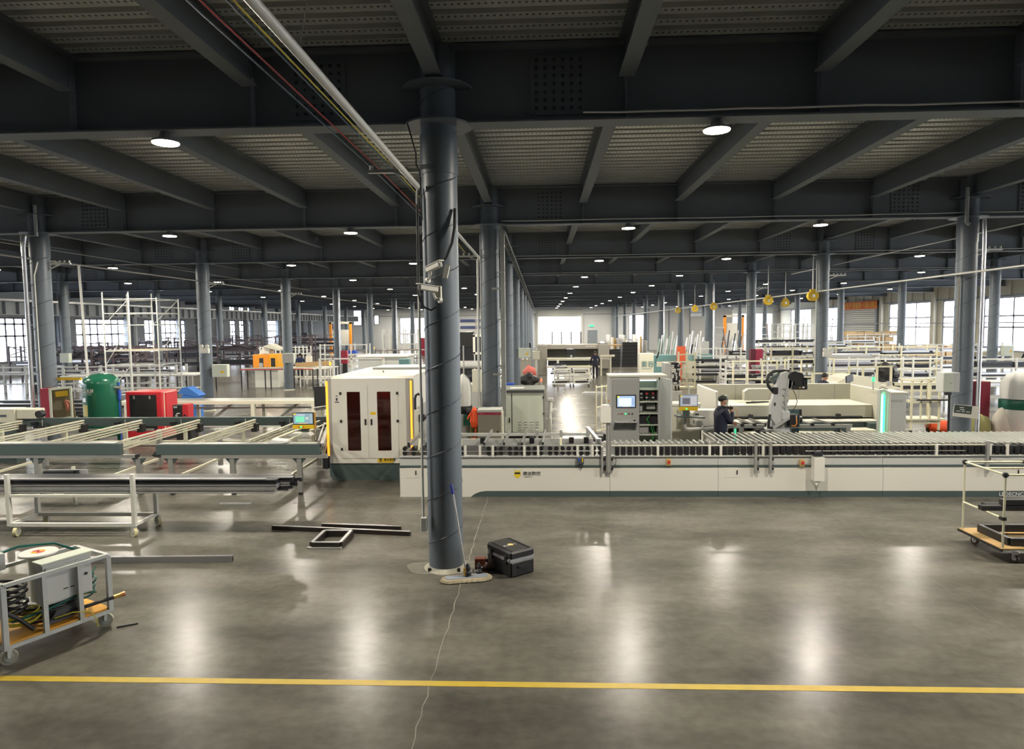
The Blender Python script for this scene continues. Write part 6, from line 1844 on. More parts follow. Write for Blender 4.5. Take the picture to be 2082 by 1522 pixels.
# ================================================================ people
def person(label, loc, rz, pose=None, top=NAVY, leg=NAVY, hair=True, group=None):
    J = {'pelvis': (0, 0, 0.93, 0.135), 'waist': (0, 0.0, 1.08, 0.13), 'chest': (0, 0.0, 1.27, 0.15), 'uchest': (0, 0.0, 1.39, 0.115),
         'neck': (0, 0.01, 1.475, 0.052), 'jaw': (0, 0.035, 1.54, 0.066), 'head': (0, 0.02, 1.615, 0.088), 'crown': (0, 0.01, 1.675, 0.062), 'nose': (0, 0.118, 1.60, 0.012),
         'ear_r': (0.088, 0.0, 1.60, 0.016), 'ear_l': (-0.088, 0.0, 1.60, 0.016),
         'sh_r': (0.165, 0, 1.385, 0.072), 'el_r': (0.235, -0.02, 1.12, 0.055), 'wr_r': (0.24, 0.08, 0.90, 0.036), 'pa_r': (0.24, 0.10, 0.83, 0.034),
         'sh_l': (-0.165, 0, 1.385, 0.072), 'el_l': (-0.235, -0.02, 1.12, 0.055), 'wr_l': (-0.24, 0.08, 0.90, 0.036), 'pa_l': (-0.24, 0.10, 0.83, 0.034),
         'hip_r': (0.09, 0, 0.86, 0.10), 'kn_r': (0.10, 0.02, 0.49, 0.065), 'an_r': (0.10, 0.0, 0.10, 0.048), 'to_r': (0.105, 0.15, 0.045, 0.04),
         'hip_l': (-0.09, 0, 0.86, 0.10), 'kn_l': (-0.10, 0.02, 0.49, 0.065), 'an_l': (-0.10, 0.0, 0.10, 0.048), 'to_l': (-0.105, 0.15, 0.045, 0.04)}
    for k, v in (pose or {}).items():
        J[k] = (*v, J[k][3]) if len(v) == 3 else v
    E = [('pelvis', 'waist'), ('waist', 'chest'), ('chest', 'uchest'), ('uchest', 'neck'), ('neck', 'jaw'), ('jaw', 'head'), ('head', 'crown'), ('head', 'nose'), ('head', 'ear_r'), ('head', 'ear_l')]
    for s in 'rl':
        E += [('uchest', 'sh_' + s), ('sh_' + s, 'el_' + s), ('el_' + s, 'wr_' + s), ('wr_' + s, 'pa_' + s), ('pelvis', 'hip_' + s), ('hip_' + s, 'kn_' + s), ('kn_' + s, 'an_' + s), ('an_' + s, 'to_' + s)]
        w_, p = Vector(J['wr_' + s][:3]), Vector(J['pa_' + s][:3])
        d = (p - w_).normalized()
        side = d.cross(Vector((0, 1, 0.2))).normalized()
        cur = side.cross(d)
        for i, (off, ln) in enumerate(((-0.030, 0.062), (-0.010, 0.075), (0.010, 0.072), (0.030, 0.058))):
            a, b = 'f%d_%s' % (i, s), 'g%d_%s' % (i, s)
            J[a] = (*(p + side * off + d * (0.030 + ln * 0.45)), 0.0095)
            J[b] = (*(p + side * off + d * (0.030 + ln * 0.85) + cur * 0.022), 0.0085)
            E += [('pa_' + s, a), (a, b)]
        J['t1_' + s] = (*(w_.lerp(p, 0.7) + side * -0.048 + d * 0.01), 0.0105)
        J['t2_' + s] = (*(w_.lerp(p, 0.7) + side * -0.060 + d * 0.045 + cur * 0.012), 0.009)
        E += [('pa_' + s, 't1_' + s), ('t1_' + s, 't2_' + s)]
    keys = list(J)
    ix = {k: i for i, k in enumerate(keys)}
    me = bpy.data.meshes.new('skeleton')
    me.from_pydata([J[k][:3] for k in keys], [(ix[a], ix[b]) for a, b in E], [])
    ob = bpy.data.objects.new('skeleton', me)
    COL.objects.link(ob)
    sk = ob.modifiers.new('skin', 'SKIN')
    sk.use_smooth_shade = True
    sv = me.skin_vertices[0].data
    for i, k in enumerate(keys):
        r = J[k][3]
        fl_ = 0.72 if k in ('chest', 'uchest', 'waist', 'pelvis') else 1.0
        sv[i].radius = (r, r * fl_)
        sv[i].use_root = (k == 'pelvis')
    ss = ob.modifiers.new('sub', 'SUBSURF')
    ss.levels = 2
    ss.render_levels = 2
    dg = bpy.context.evaluated_depsgraph_get()
    dg.update()
    new = bpy.data.meshes.new_from_object(ob.evaluated_get(dg))
    bpy.data.objects.remove(ob)
    new.name = 'body'
    new.materials.clear()
    for m_ in (top, leg, SKIN, BLACK):
        new.materials.append(m_)
    hands = [Vector(J['pa_r'][:3]), Vector(J['pa_l'][:3])]
    hd = Vector(J['head'][:3])
    nk = Vector(J['neck'][:3])
    ax = (hd - nk).normalized()
    for p in new.polygons:
        c = Vector(p.center)
        i = 0
        if (c - nk).dot(ax) > 0.012 and (c - hd).length < 0.22:
            i = 2
        elif min((c - h).length for h in hands) < 0.075 or any((c - h).length < 0.16 and (c - Vector(J['wr_' + s][:3])).dot(h - Vector(J['wr_' + s][:3])) > 0.0015 for s, h in zip('rl', hands)):
            i = 2
        elif c.z < 0.085:
            i = 3
        elif c.z < 0.90:
            i = 1
        p.material_index = i
        p.use_smooth = True
    t = T('person', label, 'person', loc, group, rz, local=True)
    LK('body', new, (0, 0, 0), t)
    if hair:
        v, f = sp((0, 0, 0), (0.090, 0.104, 0.094), 18, 12)
        # local head frame: keep crown and back
        yv = Vector((0, 1, 0)) - ax * ax.y
        yv.normalize()
        xv = yv.cross(ax)
        vv, keep = [], []
        for a, b, c in v:
            cut = c < 0.0 + 0.06 * (b / 0.118) * 1.0 - 0.035
            if cut:
                q = max(c, 0.06 * (b / 0.118) - 0.035)
                k = 0.93
                a, b, c = a * k, b * k, q
            p = hd + xv * a + yv * (b - 0.016) + ax * (c + 0.012)
            vv.append(tuple(p))
        P(t, 'hair', HAIR, (vv, f), smooth=True)
        for sgn in (-1, 1):
            p = hd + xv * (0.034 * sgn) + yv * 0.086 + ax * 0.006
            P(t, 'eye', HAIR, sp(tuple(p), 0.009, 8, 6))
            p = p + ax * 0.022
            P(t, 'eyebrow', HAIR, bar(tuple(p - xv * 0.018), tuple(p + xv * 0.018), 0.012, 0.006))
        p = hd + yv * 0.083 - ax * 0.062
        P(t, 'mouth', mat('lips', (0.32, 0.13, 0.11), 0.5), bar(tuple(p - xv * 0.022), tuple(p + xv * 0.022), 0.012, 0.007))
    return t


PW = person('worker in navy jacket standing behind the conveyor, hand to chin', (3.88, 14.62, 0), -PI / 2 + 0.15,
            {'sh_r': (0.17, 0.01, 1.375), 'el_r': (0.215, 0.13, 1.13, 0.058), 'wr_r': (0.10, 0.20, 1.33, 0.038), 'pa_r': (0.06, 0.185, 1.405, 0.034),
             'sh_l': (-0.165, 0.02, 1.38), 'el_l': (-0.21, 0.14, 1.10, 0.058), 'wr_l': (0.03, 0.25, 1.10, 0.038), 'pa_l': (0.11, 0.25, 1.105, 0.034),
             'pelvis': (0, -0.01, 0.93, 0.185), 'waist': (0, -0.01, 1.08, 0.19), 'chest': (0, -0.02, 1.26, 0.21), 'uchest': (0, -0.02, 1.385, 0.15),
             'jaw': (0, 0.05, 1.535), 'head': (0, 0.04, 1.61), 'crown': (0, 0.025, 1.675), 'nose': (0, 0.138, 1.585), 'ear_r': (0.088, 0.02, 1.60), 'ear_l': (-0.088, 0.02, 1.60)})
P(PW, 'collar', NAVY, la([(0.105, 1.41), (0.085, 1.47), (0.078, 1.475)], (0, 0.0, 0), 18), smooth=True)
s = T('hand_radio', 'black handheld radio held at the chin of the worker behind the conveyor', 'radio', (3.93, 14.50, 1.40))
P(s, 'body', BLACK, bx(3.90, 4.10, 14.50, 14.57, 1.415, 1.475, 0.012))
P(s, 'wire', ORANGE, tu([(4.10, 14.53, 1.44), (4.18, 14.55, 1.40), (4.21, 14.57, 1.30), (4.22, 14.6, 1.2)], 0.005, 5))
person('worker in dark overalls seen from behind at the far gantry machine', (3.2, 40.0, 0), 0.1, {'el_r': (0.27, 0.05, 1.14), 'wr_r': (0.25, 0.26, 1.05), 'pa_r': (0.24, 0.33, 1.04), 'el_l': (-0.25, 0.02, 1.13), 'wr_l': (-0.22, 0.2, 1.0), 'pa_l': (-0.21, 0.27, 0.99)}, leg=mat('dark_trousers', (0.012, 0.013, 0.02), 0.9))
person('worker in navy shirt bending over the far left worktable', (-14.75, 40.6, 0), 0.5, {'el_r': (0.27, 0.08, 1.12), 'wr_r': (0.2, 0.30, 1.0), 'pa_r': (0.19, 0.37, 0.99), 'el_l': (-0.27, 0.08, 1.12), 'wr_l': (-0.18, 0.3, 1.0), 'pa_l': (-0.17, 0.37, 0.99)}, top=mat('navy_shirt', (0.02, 0.03, 0.09), 0.85))
person('worker with lowered face at a screen behind the robot cell', (8.62, 20.9, 0), -PI / 2 + 0.3, {'jaw': (0, 0.06, 1.53), 'head': (0, 0.05, 1.605), 'crown': (0, 0.04, 1.67), 'nose': (0, 0.145, 1.575), 'ear_r': (0.088, 0.03, 1.595), 'ear_l': (-0.088, 0.03, 1.595), 'el_r': (0.25, 0.1, 1.12), 'wr_r': (0.15, 0.3, 1.1), 'pa_r': (0.14, 0.37, 1.1), 'el_l': (-0.25, 0.1, 1.12), 'wr_l': (-0.15, 0.3, 1.1), 'pa_l': (-0.14, 0.37, 1.1)})
person('worker in navy stooping over the teal machine bed far back', (14.6, 66.0, 0), -PI / 2, {'chest': (0, 0.16, 1.22), 'uchest': (0, 0.26, 1.28), 'neck': (0, 0.34, 1.32), 'jaw': (0, 0.40, 1.32), 'head': (0, 0.43, 1.38), 'crown': (0, 0.45, 1.45), 'nose': (0, 0.52, 1.34), 'ear_r': (0.088, 0.41, 1.37), 'ear_l': (-0.088, 0.41, 1.37), 'sh_r': (0.165, 0.25, 1.26), 'sh_l': (-0.165, 0.25, 1.26), 'el_r': (0.22, 0.36, 1.04), 'wr_r': (0.2, 0.55, 0.98), 'pa_r': (0.2, 0.62, 0.97), 'el_l': (-0.22, 0.36, 1.04), 'wr_l': (-0.2, 0.55, 0.98), 'pa_l': (-0.2, 0.62, 0.97)})
person('dark silhouetted worker standing before the bright right windows', (28.4, 40.5, 0), PI / 2 + 0.4, {'el_r': (0.25, 0.08, 1.12), 'wr_r': (0.2, 0.28, 1.0), 'pa_r': (0.2, 0.35, 0.99)})
s = T('desk_screen', 'black flat monitor and keyboard before the worker behind the robot cell', 'monitor', (9.4, 20.6, 0))
P(s, 'screen', BLACK, bar((9.12, 20.5, 1.52), (9.42, 20.75, 1.58), 0.04, 0.22))
P(s, 'stand', BLACK, cy((9.28, 20.64, 1.2), (9.28, 20.64, 1.5), 0.03, 8))
P(s, 'desk', CREAM, bx(9.05, 9.9, 20.4, 21.0, 1.05, 1.2), bx(9.1, 9.85, 20.45, 20.95, 0, 1.05))

# ================================================================ background gear
RACKW = mat('white_rack_paint', (0.66, 0.67, 0.64), 0.5, 0, 0.06)
RACKB = mat('brown_rack_paint', (0.10, 0.075, 0.085), 0.6, 0, 0.1)
LILAC = mat('film_wrapped_profile', (0.34, 0.34, 0.41), 0.4, 0.2, 0.12)
_bm = {}


def barmesh(L, w_, h, m):
    k = (round(L, 2), w_, h, m.name)
    if k not in _bm:
        _bm[k] = mesh('profile', m, [bx(0, L, 0, w_, 0, h)])
    return _bm[k]


def bundle(label, x, y, z, L, ny, nz, ms, w_=0.09, h=0.07, seed=0, grp=None, name='profile_bundle'):
    """strapped pile of profile lengths lying along x"""
    q = random.Random(seed * 7 + int(x * 10) + int(y))
    t = T(name, label, 'profile bundle', (x, y, z), grp, local=True)
    for j in range(nz):
        for i in range(ny):
            m_ = ms[q.randrange(len(ms))]
            LK('profile', barmesh(L, w_, h, m_), (q.uniform(-0.18, 0.18), i * (w_ + 0.012), j * (h + 0.006)), t)
    return t


def rack(label, x0, x1, y0, y1, zs, m=RACKW, npost=3, pw=0.07, top=None, name='storage_rack', diag=False, grp=None):
    t = T(name, label, 'rack', ((x0 + x1) / 2, (y0 + y1) / 2, 0), grp)
    hi = top or zs[-1] + 0.35
    for i in range(npost):
        x = x0 + (x1 - x0) * i / (npost - 1)
        for y in (y0, y1):
            P(t, 'post', m, bx(x - pw / 2, x + pw / 2, y - pw / 2, y + pw / 2, 0, hi))
        for z in zs:
            P(t, 'cross_arm', m, bx(x - pw * 0.4, x + pw * 0.4, y0, y1, z - 0.05, z))
    for z in (*zs, hi - 0.04):
        P(t, 'beam', m, bx(x0, x1, y0 - pw * 0.4, y0 + pw * 0.4, z - 0.06, z))
    if diag:
        for i in range(npost - 1):
            xa_, xb_ = x0 + (x1 - x0) * i / (npost - 1), x0 + (x1 - x0) * (i + 1) / (npost - 1)
            P(t, 'diagonal', m, bar((xa_, y0, hi - 0.6), (xb_, y0, hi), 0.05, 0.05))
            P(t, 'diagonal', m, bar((xa_, y0, hi), (xb_, y0, hi - 0.6), 0.05, 0.05))
    return t


def table(label, x0, x1, y0, y1, z, m=PALE, lm=DARK, shelf=None, name='work_table', edge=None):
    t = T(name, label, 'table', ((x0 + x1) / 2, (y0 + y1) / 2, 0))
    P(t, 'top', m, bx(x0, x1, y0, y1, z - 0.05, z, 0.006))
    n = max(2, int((x1 - x0) / 1.3) + 1)
    for i in range(n):
        x = x0 + 0.06 + (x1 - x0 - 0.12) * i / (n - 1)
        for y in (y0 + 0.05, y1 - 0.05):
            P(t, 'leg', lm, bx(x - 0.025, x + 0.025, y - 0.025, y + 0.025, 0, z - 0.05))
    if shelf:
        P(t, 'shelf', m, bx(x0 + 0.05, x1 - 0.05, y0 + 0.05, y1 - 0.05, shelf - 0.03, shelf))
    if edge:
        P(t, 'edge_strip', edge, bx(x0, x1, y0 - 0.02, y0, z - 0.04, z + 0.02))
    return t


def trolley(label, x, y, L, d, h, tiers, m=CARTW, name='frame_trolley', grp=None, rz=0):
    t = T(name, label, 'trolley', (x, y, 0), grp, rz, local=True)
    for a in (0, L):
        for b in (0, d):
            P(t, 'post', m, bx(a - 0.025, a + 0.025, b - 0.025, b + 0.025, 0.13, h))
            P(t, 'caster', BLACK, cy((a - 0.02, b, 0.06), (a + 0.02, b, 0.06), 0.06, 10))
    for z in tiers:
        for b in (0, d):
            P(t, 'rail', m, bx(0, L, b - 0.02, b + 0.02, z - 0.04, z))
        for a in (0, L):
            P(t, 'rail', m, bx(a - 0.02, a + 0.02, 0, d, z - 0.04, z))
    return t


DK = [DARK, DARK, BLACK, SILV]
SV = [SILV, LILAC, ALU, DARK, GREY]
# ---------------------------------------------------------------- left side
for n_, (x0, x1, y, zz, lab) in enumerate(((-27.6, -21.4, 36.6, (0.55, 1.15, 1.7), 'nearest brown trussed rack, between the far-left column and scaffold'), (-33.5, -24.6, 41.0, (0.5, 1.1, 1.65), 'brown trussed rack of dark profiles under the nearest left window'), (-36.0, -21.0, 49.0, (0.6, 1.2, 1.7), 'longer brown trussed rack behind the first, below the crane beam'), (-36.0, -20.0, 58.0, (0.7, 1.3, 1.9), 'third brown rack, along the windows left of the scaffold'), (-36.0, -22.0, 71.2, (0.7, 1.3, 1.9), 'fourth brown rack deep under the crane beam'))):
    rack(lab, x0, x1, y, y + 1.0, zz, RACKB, 6, 0.09, zz[-1] + 0.65, diag=True)
    for i in range(5):
        for k, z in enumerate(zz):
            if RN.random() < 0.8:
                bundle('dark profiles on the %s brown rack, tier %s, bay %s' % (ORD[n_ + 1], ORD[k + 1], ORD[i + 1]), x0 + 0.2 + (x1 - x0) * i / 5, y + 0.1, z, (x1 - x0) / 5 - 0.4, 5, 3 + RN.randrange(3), DK + [RACKB], seed=n_ * 20 + i * 3 + k, grp='profiles on the brown racks')
rack('long grey roller rack at the left edge behind the infeed table', -28.5, -18.6, 33.5, 34.5, (0.55, 1.05), PALE, 6, 0.1, 1.45)
for i in range(4):
    bundle('grey roller rack profile pile, number %s from the left edge' % ORD[i + 1], -28.2 + 2.4 * i, 33.6, 1.05, 2.1, 6, 1 + i % 2, SV + [DARK], seed=50 + i, grp='piles on the grey roller rack')
table('long pale outfeed table running towards the scaffold', -22.6, -16.2, 30.6, 31.5, 1.12, PALE, PALE, 0.5)
for i in range(6):
    bundle('pile of black profiles on the floor at the left edge, %s row' % ORD[i + 1], -22.0, 23.2 + 0.62 * i, 0.12, 5.4, 4, 3 + i % 2, [DARK, BLACK, BLACK, SILV], seed=70 + i, grp='black floor profiles at the left edge')
    P(T('floor_bearer', 'wooden bearer under the %s black floor pile' % ORD[i + 1], 'bearer', (-19.4, 23.4 + 0.62 * i, 0), 'bearers under the floor piles'), 'beam', WOOD, bx(-19.45, -19.35, 23.1 + 0.62 * i, 23.65 + 0.62 * i, 0, 0.12))
# scaffold tower
t = T('scaffold_tower', 'tall white tube scaffold tower on the left', 'scaffold', (-17.4, 28.6, 0))
sx_, sy_ = (-18.55, -17.42), (27.9, 29.6)
for a in (-18.55, -17.42, -16.2):
    for b in (27.9, 29.6):
        P(t, 'standard', RACKW, cy((a, b, 0), (a, b, 4.85 if a < -17 else 4.6), 0.03, 8), smooth=True)
for z in (0.5, 1.75, 2.35, 3.45, 3.95, 4.55):
    for b in (27.9, 29.6):
        P(t, 'ledger', RACKW, cy((-18.55, b, z), (-16.2, b, z), 0.02, 6))
    for a in (-18.55, -17.42, -16.2):
        P(t, 'transom', RACKW, cy((a, 27.9, z), (a, 29.6, z), 0.02, 6))
for z0, z1 in ((0.5, 1.75), (1.75, 3.45), (3.45, 4.55)):
    P(t, 'diagonal', RACKW, cy((-18.55, 27.9, z0), (-17.42, 27.9, z1), 0.014, 6))
    P(t, 'diagonal', RACKW, cy((-17.42, 29.6, z0), (-16.2, 29.6, z1), 0.014, 6))
P(t, 'platform', mat('scaffold_plank', (0.48, 0.42, 0.30), 0.7), bx(-18.5, -16.2, 28.0, 29.5, 2.35, 2.40))
# tables and machines around the left aisle
table('dark-legged table between the scaffold and the column', -18.6, -16.9, 33.4, 34.4, 1.0, PALE, DARK)
table('long worktable with a red edge in front of the orange machine', -16.1, -12.1, 35.25, 36.1, 1.08, PALE, DARK, None, edge=mat('red_edge', (0.55, 0.10, 0.06), 0.5))
table('white side table right of the red-edged worktable', -13.4, -11.9, 36.6, 37.3, 1.02, WHITE, CARTW, 0.45)
O1('silver_profile', 'silver profile lying on the red-edged worktable', 'profile', SILV, bx(-16.0, -13.6, 35.5, 35.6, 1.08, 1.14))
O1('cream_profile', 'cream profile lying across the red-edged worktable', 'profile', CREAM, bx(-15.3, -12.8, 35.75, 35.83, 1.08, 1.15))
t = T('orange_saw', 'bright orange saw housing with raised white hood', 'machine', (-15.1, 36.8, 0))
P(t, 'housing', ORANGE, bx(-15.86, -14.95, 36.4, 37.3, 1.05, 1.82, 0.01))
P(t, 'side', mat('light_orange', (0.9, 0.42, 0.02), 0.5), bx(-14.95, -14.45, 36.4, 37.3, 1.02, 1.85, 0.01))
P(t, 'opening', BLACK, bx(-15.5, -15.28, 36.39, 36.4, 1.15, 1.62))
P(t, 'opening', BLACK, bx(-14.85, -14.62, 36.39, 36.4, 1.15, 1.62))
P(t, 'blade', ALU, cy((-15.4, 36.385, 1.25), (-15.4, 36.37, 1.25), 0.12, 18))
P(t, 'hood', WHITE, pz([(-15.55, 1.85), (-15.0, 1.85), (-14.85, 2.35), (-15.3, 2.25)], 'y', 36.5, 37.2))
P(t, 'hood_lid', CREAM, pz([(-15.3, 2.25), (-14.9, 2.4), (-14.35, 2.1), (-14.4, 2.02)], 'y', 36.4, 37.3))
P(t, 'stand', CARTW, bx(-15.8, -14.5, 36.45, 37.25, 0, 1.05))
t = T('cardboard_sheet', 'long cardboard sheet leaning on the table by the stooping worker', 'cardboard', (-13.1, 38.34, 0.92))
P(t, 'sheet', CARD, bar((-14.2, 38.34, 1.10), (-11.9, 38.34, 1.24), 0.03, 0.28))
table('white machine table where the worker stoops', -15.2, -12.0, 38.4, 39.4, 0.98, WHITE, CARTW, 0.4)
for i, (x, lab) in enumerate(((-15.0, 'white milling head left on the worker table'), (-13.6, 'second white milling head on the worker table'))):
    t = T('milling_head', lab, 'machine head', (x, 39.0, 0.98))
    P(t, 'column', WHITE, bx(x - 0.14, x + 0.14, 38.7, 39.1, 0.98, 1.62, 0.02))
    P(t, 'motor', PALE, cy((x, 38.9, 1.62), (x, 38.9, 1.82), 0.09, 12))
    P(t, 'spindle', GREY, cy((x + 0.16, 38.8, 1.1), (x + 0.42, 38.8, 1.1), 0.06, 12))
rack('white frame rack with blue crate behind the stooping worker', -15.6, -12.3, 47.0, 48.0, (0.7, 1.4), RACKW, 4, 0.08, 2.1)
O1('blue_crate', 'small blue crate on the white frame rack', 'crate', BLUE, bx(-13.9, -13.1, 47.1, 47.8, 1.4, 1.62, 0.02))
rack('white upright frames left of the blue crate rack', -19.5, -16.2, 46.0, 46.8, (0.8, 1.5), RACKW, 7, 0.08, 2.0)
table('long white roller table deep behind the worker', -16.5, -9.5, 52.0, 53.2, 1.1, PALE, CARTW, 0.5)
t = T('black_stack', 'tall black pile of profiles before the far white wall', 'profile pile', (-23.5, 78, 0))
for k in range(9):
    P(t, 'bundle', BLACK if k % 2 else DARK, bx(-30.5 + 0.15 * (k % 3), -27.8 - 0.1 * (k % 2), 79.2, 80.6, 0.3 * k, 0.3 * k + 0.26, 0.02))
for nm, x, y, w_, h, lab in (('portal_frame', -25.4, 80, 2.7, 3.9, 'tall orange portal frame far on the left'), ('portal_frame', 21.4, 80, 2.35, 4.2, 'tall orange portal frame far on the right')):
    t = T(nm, lab, 'portal', (x + w_ / 2, y, 0))
    P(t, 'post', ORANGE, bx(x, x + 0.28, y, y + 0.3, 0, h))
    P(t, 'post', ORANGE, bx(x + w_ - 0.28, x + w_, y, y + 0.3, 0, h))
    P(t, 'lintel', CREAM, bx(x, x + w_, y, y + 0.3, h - 0.2, h + 0.05))
    P(t, 'panel', WHITE, bx(x + 0.3, x + w_ - 0.3, y + 0.1, y + 0.16, 1.2, h - 0.9))
t = T('fire_cabinet', 'small crimson fire cabinet behind the white fence frame', 'fire cabinet', (-12.9, 44, 0))
P(t, 'box', CRIM, bx(-13.02, -12.62, 43.3, 43.6, 0.9, 1.75, 0.01))
P(t, 'stand', DARK, bx(-12.97, -12.67, 43.4, 43.55, 0, 0.9))
# pale machines behind the cutting cell
t = T('grey_machine', 'large pale grey machine enclosure behind the cutting machine', 'machine', (-8.6, 36.2, 0))
P(t, 'body', PALE, bx(-9.9, -7.3, 36.0, 38.4, 0.0, 1.62, 0.02))
P(t, 'lid', WHITE, bx(-9.95, -7.25, 35.95, 38.45, 1.62, 1.72, 0.02))
P(t, 'panel', PALE, bx(-9.7, -8.4, 35.98, 36.0, 0.3, 1.4))
P(t, 'panel', PALE, bx(-8.3, -7.45, 35.98, 36.0, 0.3, 1.4))
P(t, 'signal_pole', PALE, cy((-8.55, 35.9, 0.6), (-8.55, 35.9, 1.5), 0.025, 8))
P(t, 'signal_lamp', RED, cy((-8.55, 35.9, 1.5), (-8.55, 35.9, 1.62), 0.05, 10))
P(t, 'signal_lamp', mat('lime_lamp', (0.35, 0.5, 0.15), 0.4), cy((-8.55, 35.9, 1.38), (-8.55, 35.9, 1.5), 0.05, 10))
t = T('teal_cabinet', 'teal control box beside the pale grey machine', 'cabinet', (-6.9, 34.3, 0))
P(t, 'body', TEAL, bx(-7.25, -6.72, 34.0, 34.4, 0.75, 1.62, 0.01))
P(t, 'buttons', WHITE, bx(-7.12, -7.07, 33.98, 34.0, 1.2, 1.25), bx(-6.92, -6.87, 33.98, 34.0, 1.2, 1.25))
P(t, 'stand', GREY, bx(-7.1, -6.85, 34.1, 34.3, 0, 0.75))
t = T('fence_frame', 'white tube fence frame behind the amber beacon', 'fence', (-8.3, 27, 0))
for x in (-9.0, -8.45, -7.7, -6.4):
    P(t, 'post', RACKW, bx(x - 0.04, x + 0.04, 27.0, 27.08, 0, 2.0))
for z in (0.3, 1.0, 1.96):
    P(t, 'rail', RACKW, bx(-9.0, -6.4, 27.0, 27.06, z, z + 0.05))
O1('blue_crate', 'blue crate on the floor behind the white fence frame', 'crate', BLUE, bx(-6.6, -6.2, 29.0, 29.4, 0.0, 0.95, 0.02))
O1('blue_partition', 'pale blue-grey panel standing behind the fence frame', 'panel', mat('blue_grey_panel', (0.42, 0.47, 0.52), 0.5), bx(-8.6, -7.1, 29.6, 29.7, 0.0, 1.45))
table('green-topped bench left of the teal box', -9.6, -7.6, 33.0, 33.8, 0.95, mat('green_top', (0.08, 0.25, 0.15), 0.5), DARK, 0.3)
O1('orange_cone', 'small orange traffic cone right of the teal box', 'cone', ORANGE, la([(0.16, 0), (0.16, 0.03), (0.1, 0.03), (0.03, 0.5)], (-6.2, 33.6, 0.85), 14), bx(-6.4, -6.0, 33.4, 33.8, 0, 0.85))
rack('white frame rack right of the orange cone', -5.8, -4.3, 34.0, 35.0, (0.6, 1.2), RACKW, 3, 0.08, 1.75)
rack('white frame rack with tall window frames far behind the cell', -15.0, -12.5, 66.0, 67.0, (0.8, 1.6), RACKW, 4, 0.1, 2.6)
table('brown machine bed behind the pale grey machine', -14.5, -9.4, 58.0, 60.0, 1.25, mat('brown_bed', (0.2, 0.16, 0.14), 0.6), DARK, 0.5)
rack('white crates rack before the far left windows', -17.5, -13.6, 74.0, 75.0, (0.8, 1.7, 2.4), RACKW, 6, 0.14, 3.0)
t = T('red_cupboard', 'red cupboard before the far left window', 'cupboard', (-13.2, 76, 0))
P(t, 'body', mat('dusty_red', (0.35, 0.06, 0.08), 0.5), bx(-13.6, -12.6, 76, 76.6, 0, 2.0, 0.02))
P(t, 'door', CRIM, bx(-13.55, -13.12, 75.97, 76, 0.1, 1.9))
# between the first central columns
t = T('blue_shelving', 'shelving with blue trays far behind the central columns', 'shelving', (-5.8, 60, 0))
for z in (0.6, 1.4, 2.2, 3.0, 3.6):
    P(t, 'shelf', RACKW, bx(-7.4, -4.2, 60, 61, z - 0.05, z))
    P(t, 'tray', mat('slate_blue_tray', (0.12, 0.16, 0.34), 0.6), bx(-7.2, -4.4, 60.1, 60.9, z, z + 0.28, 0.02))
for x in (-7.4, -5.8, -4.2):
    P(t, 'post', RACKW, bx(x - 0.05, x + 0.05, 60, 60.1, 0, 4.0))
t = T('framed_window', 'white-framed sample window between the first two central columns', 'window sample', (-3.6, 38, 0))
P(t, 'frame', WHITE, bx(-3.85, -3.72, 38, 38.1, 1.7, 2.75), bx(-3.3, -3.17, 38, 38.1, 1.7, 2.75), bx(-3.85, -3.17, 38, 38.1, 2.65, 2.78), bx(-3.85, -3.17, 38, 38.1, 1.65, 1.78))
P(t, 'dark_pane', DARK, bx(-3.73, -3.29, 38.03, 38.06, 1.76, 2.67))
P(t, 'trestle', RACKW, bx(-3.8, -3.74, 38, 38.1, 0, 1.7), bx(-3.28, -3.22, 38, 38.1, 0, 1.7))
t = T('black_press', 'dark press machine behind the white sample window', 'machine', (-4.6, 44, 0))
P(t, 'body', DARK, bx(-5.4, -3.9, 44, 45.2, 0, 1.9, 0.02))
P(t, 'head', BLACK, bx(-5.3, -4.4, 43.9, 45, 1.9, 2.9, 0.03))
P(t, 'table', GREY, bx(-5.6, -3.7, 43.6, 44.0, 0.8, 1.0))
t = T('roll_machine', 'pale roll feeder left of the second central column', 'machine', (-2.6, 22, 0))
P(t, 'body', GREY, bx(-3.2, -1.75, 22.0, 23.2, 0.0, 1.15, 0.01))
P(t, 'cover', GALV, pz([(-3.2, 1.15), (-1.75, 1.15), (-1.8, 1.32), (-3.15, 1.28)], 'y', 22.0, 23.2))
P(t, 'roll', PIPEW, cy((-3.1, 22.6, 1.95), (-1.8, 22.6, 1.95), 0.12, 16), smooth=True)
P(t, 'upright', PALE, bx(-3.15, -3.07, 22.5, 22.7, 1.1, 2.1), bx(-1.85, -1.77, 22.5, 22.7, 1.1, 2.1))
P(t, 'wire_coil', DARK, cy((-2.6, 22.3, 1.55), (-2.0, 22.3, 1.6), 0.18, 16))
# ---------------------------------------------------------------- centre aisle
t = T('gantry_machine', 'wide taupe gantry machining centre at the end of the aisle', 'machine', (2.1, 44.5, 0))
GM = mat('gantry_taupe', (0.34, 0.32, 0.28), 0.5, 0, 0.04)
P(t, 'upright', GM, bx(-0.25, 0.4, 44.2, 46.5, 0, 1.95, 0.02))
P(t, 'upright', GM, bx(3.75, 4.45, 44.2, 46.5, 0, 1.98, 0.02))
P(t, 'beam', GM, bx(-0.25, 4.45, 44.4, 46.2, 1.68, 1.98, 0.02))
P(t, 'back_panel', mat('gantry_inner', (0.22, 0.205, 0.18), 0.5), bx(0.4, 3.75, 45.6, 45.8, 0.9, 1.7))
P(t, 'bed', CREAM, bx(0.35, 3.8, 43.8, 45.2, 0.95, 1.12, 0.02))
P(t, 'bed_shelf', CREAM, bx(0.35, 3.8, 43.6, 44.1, 0.5, 0.6, 0.01))
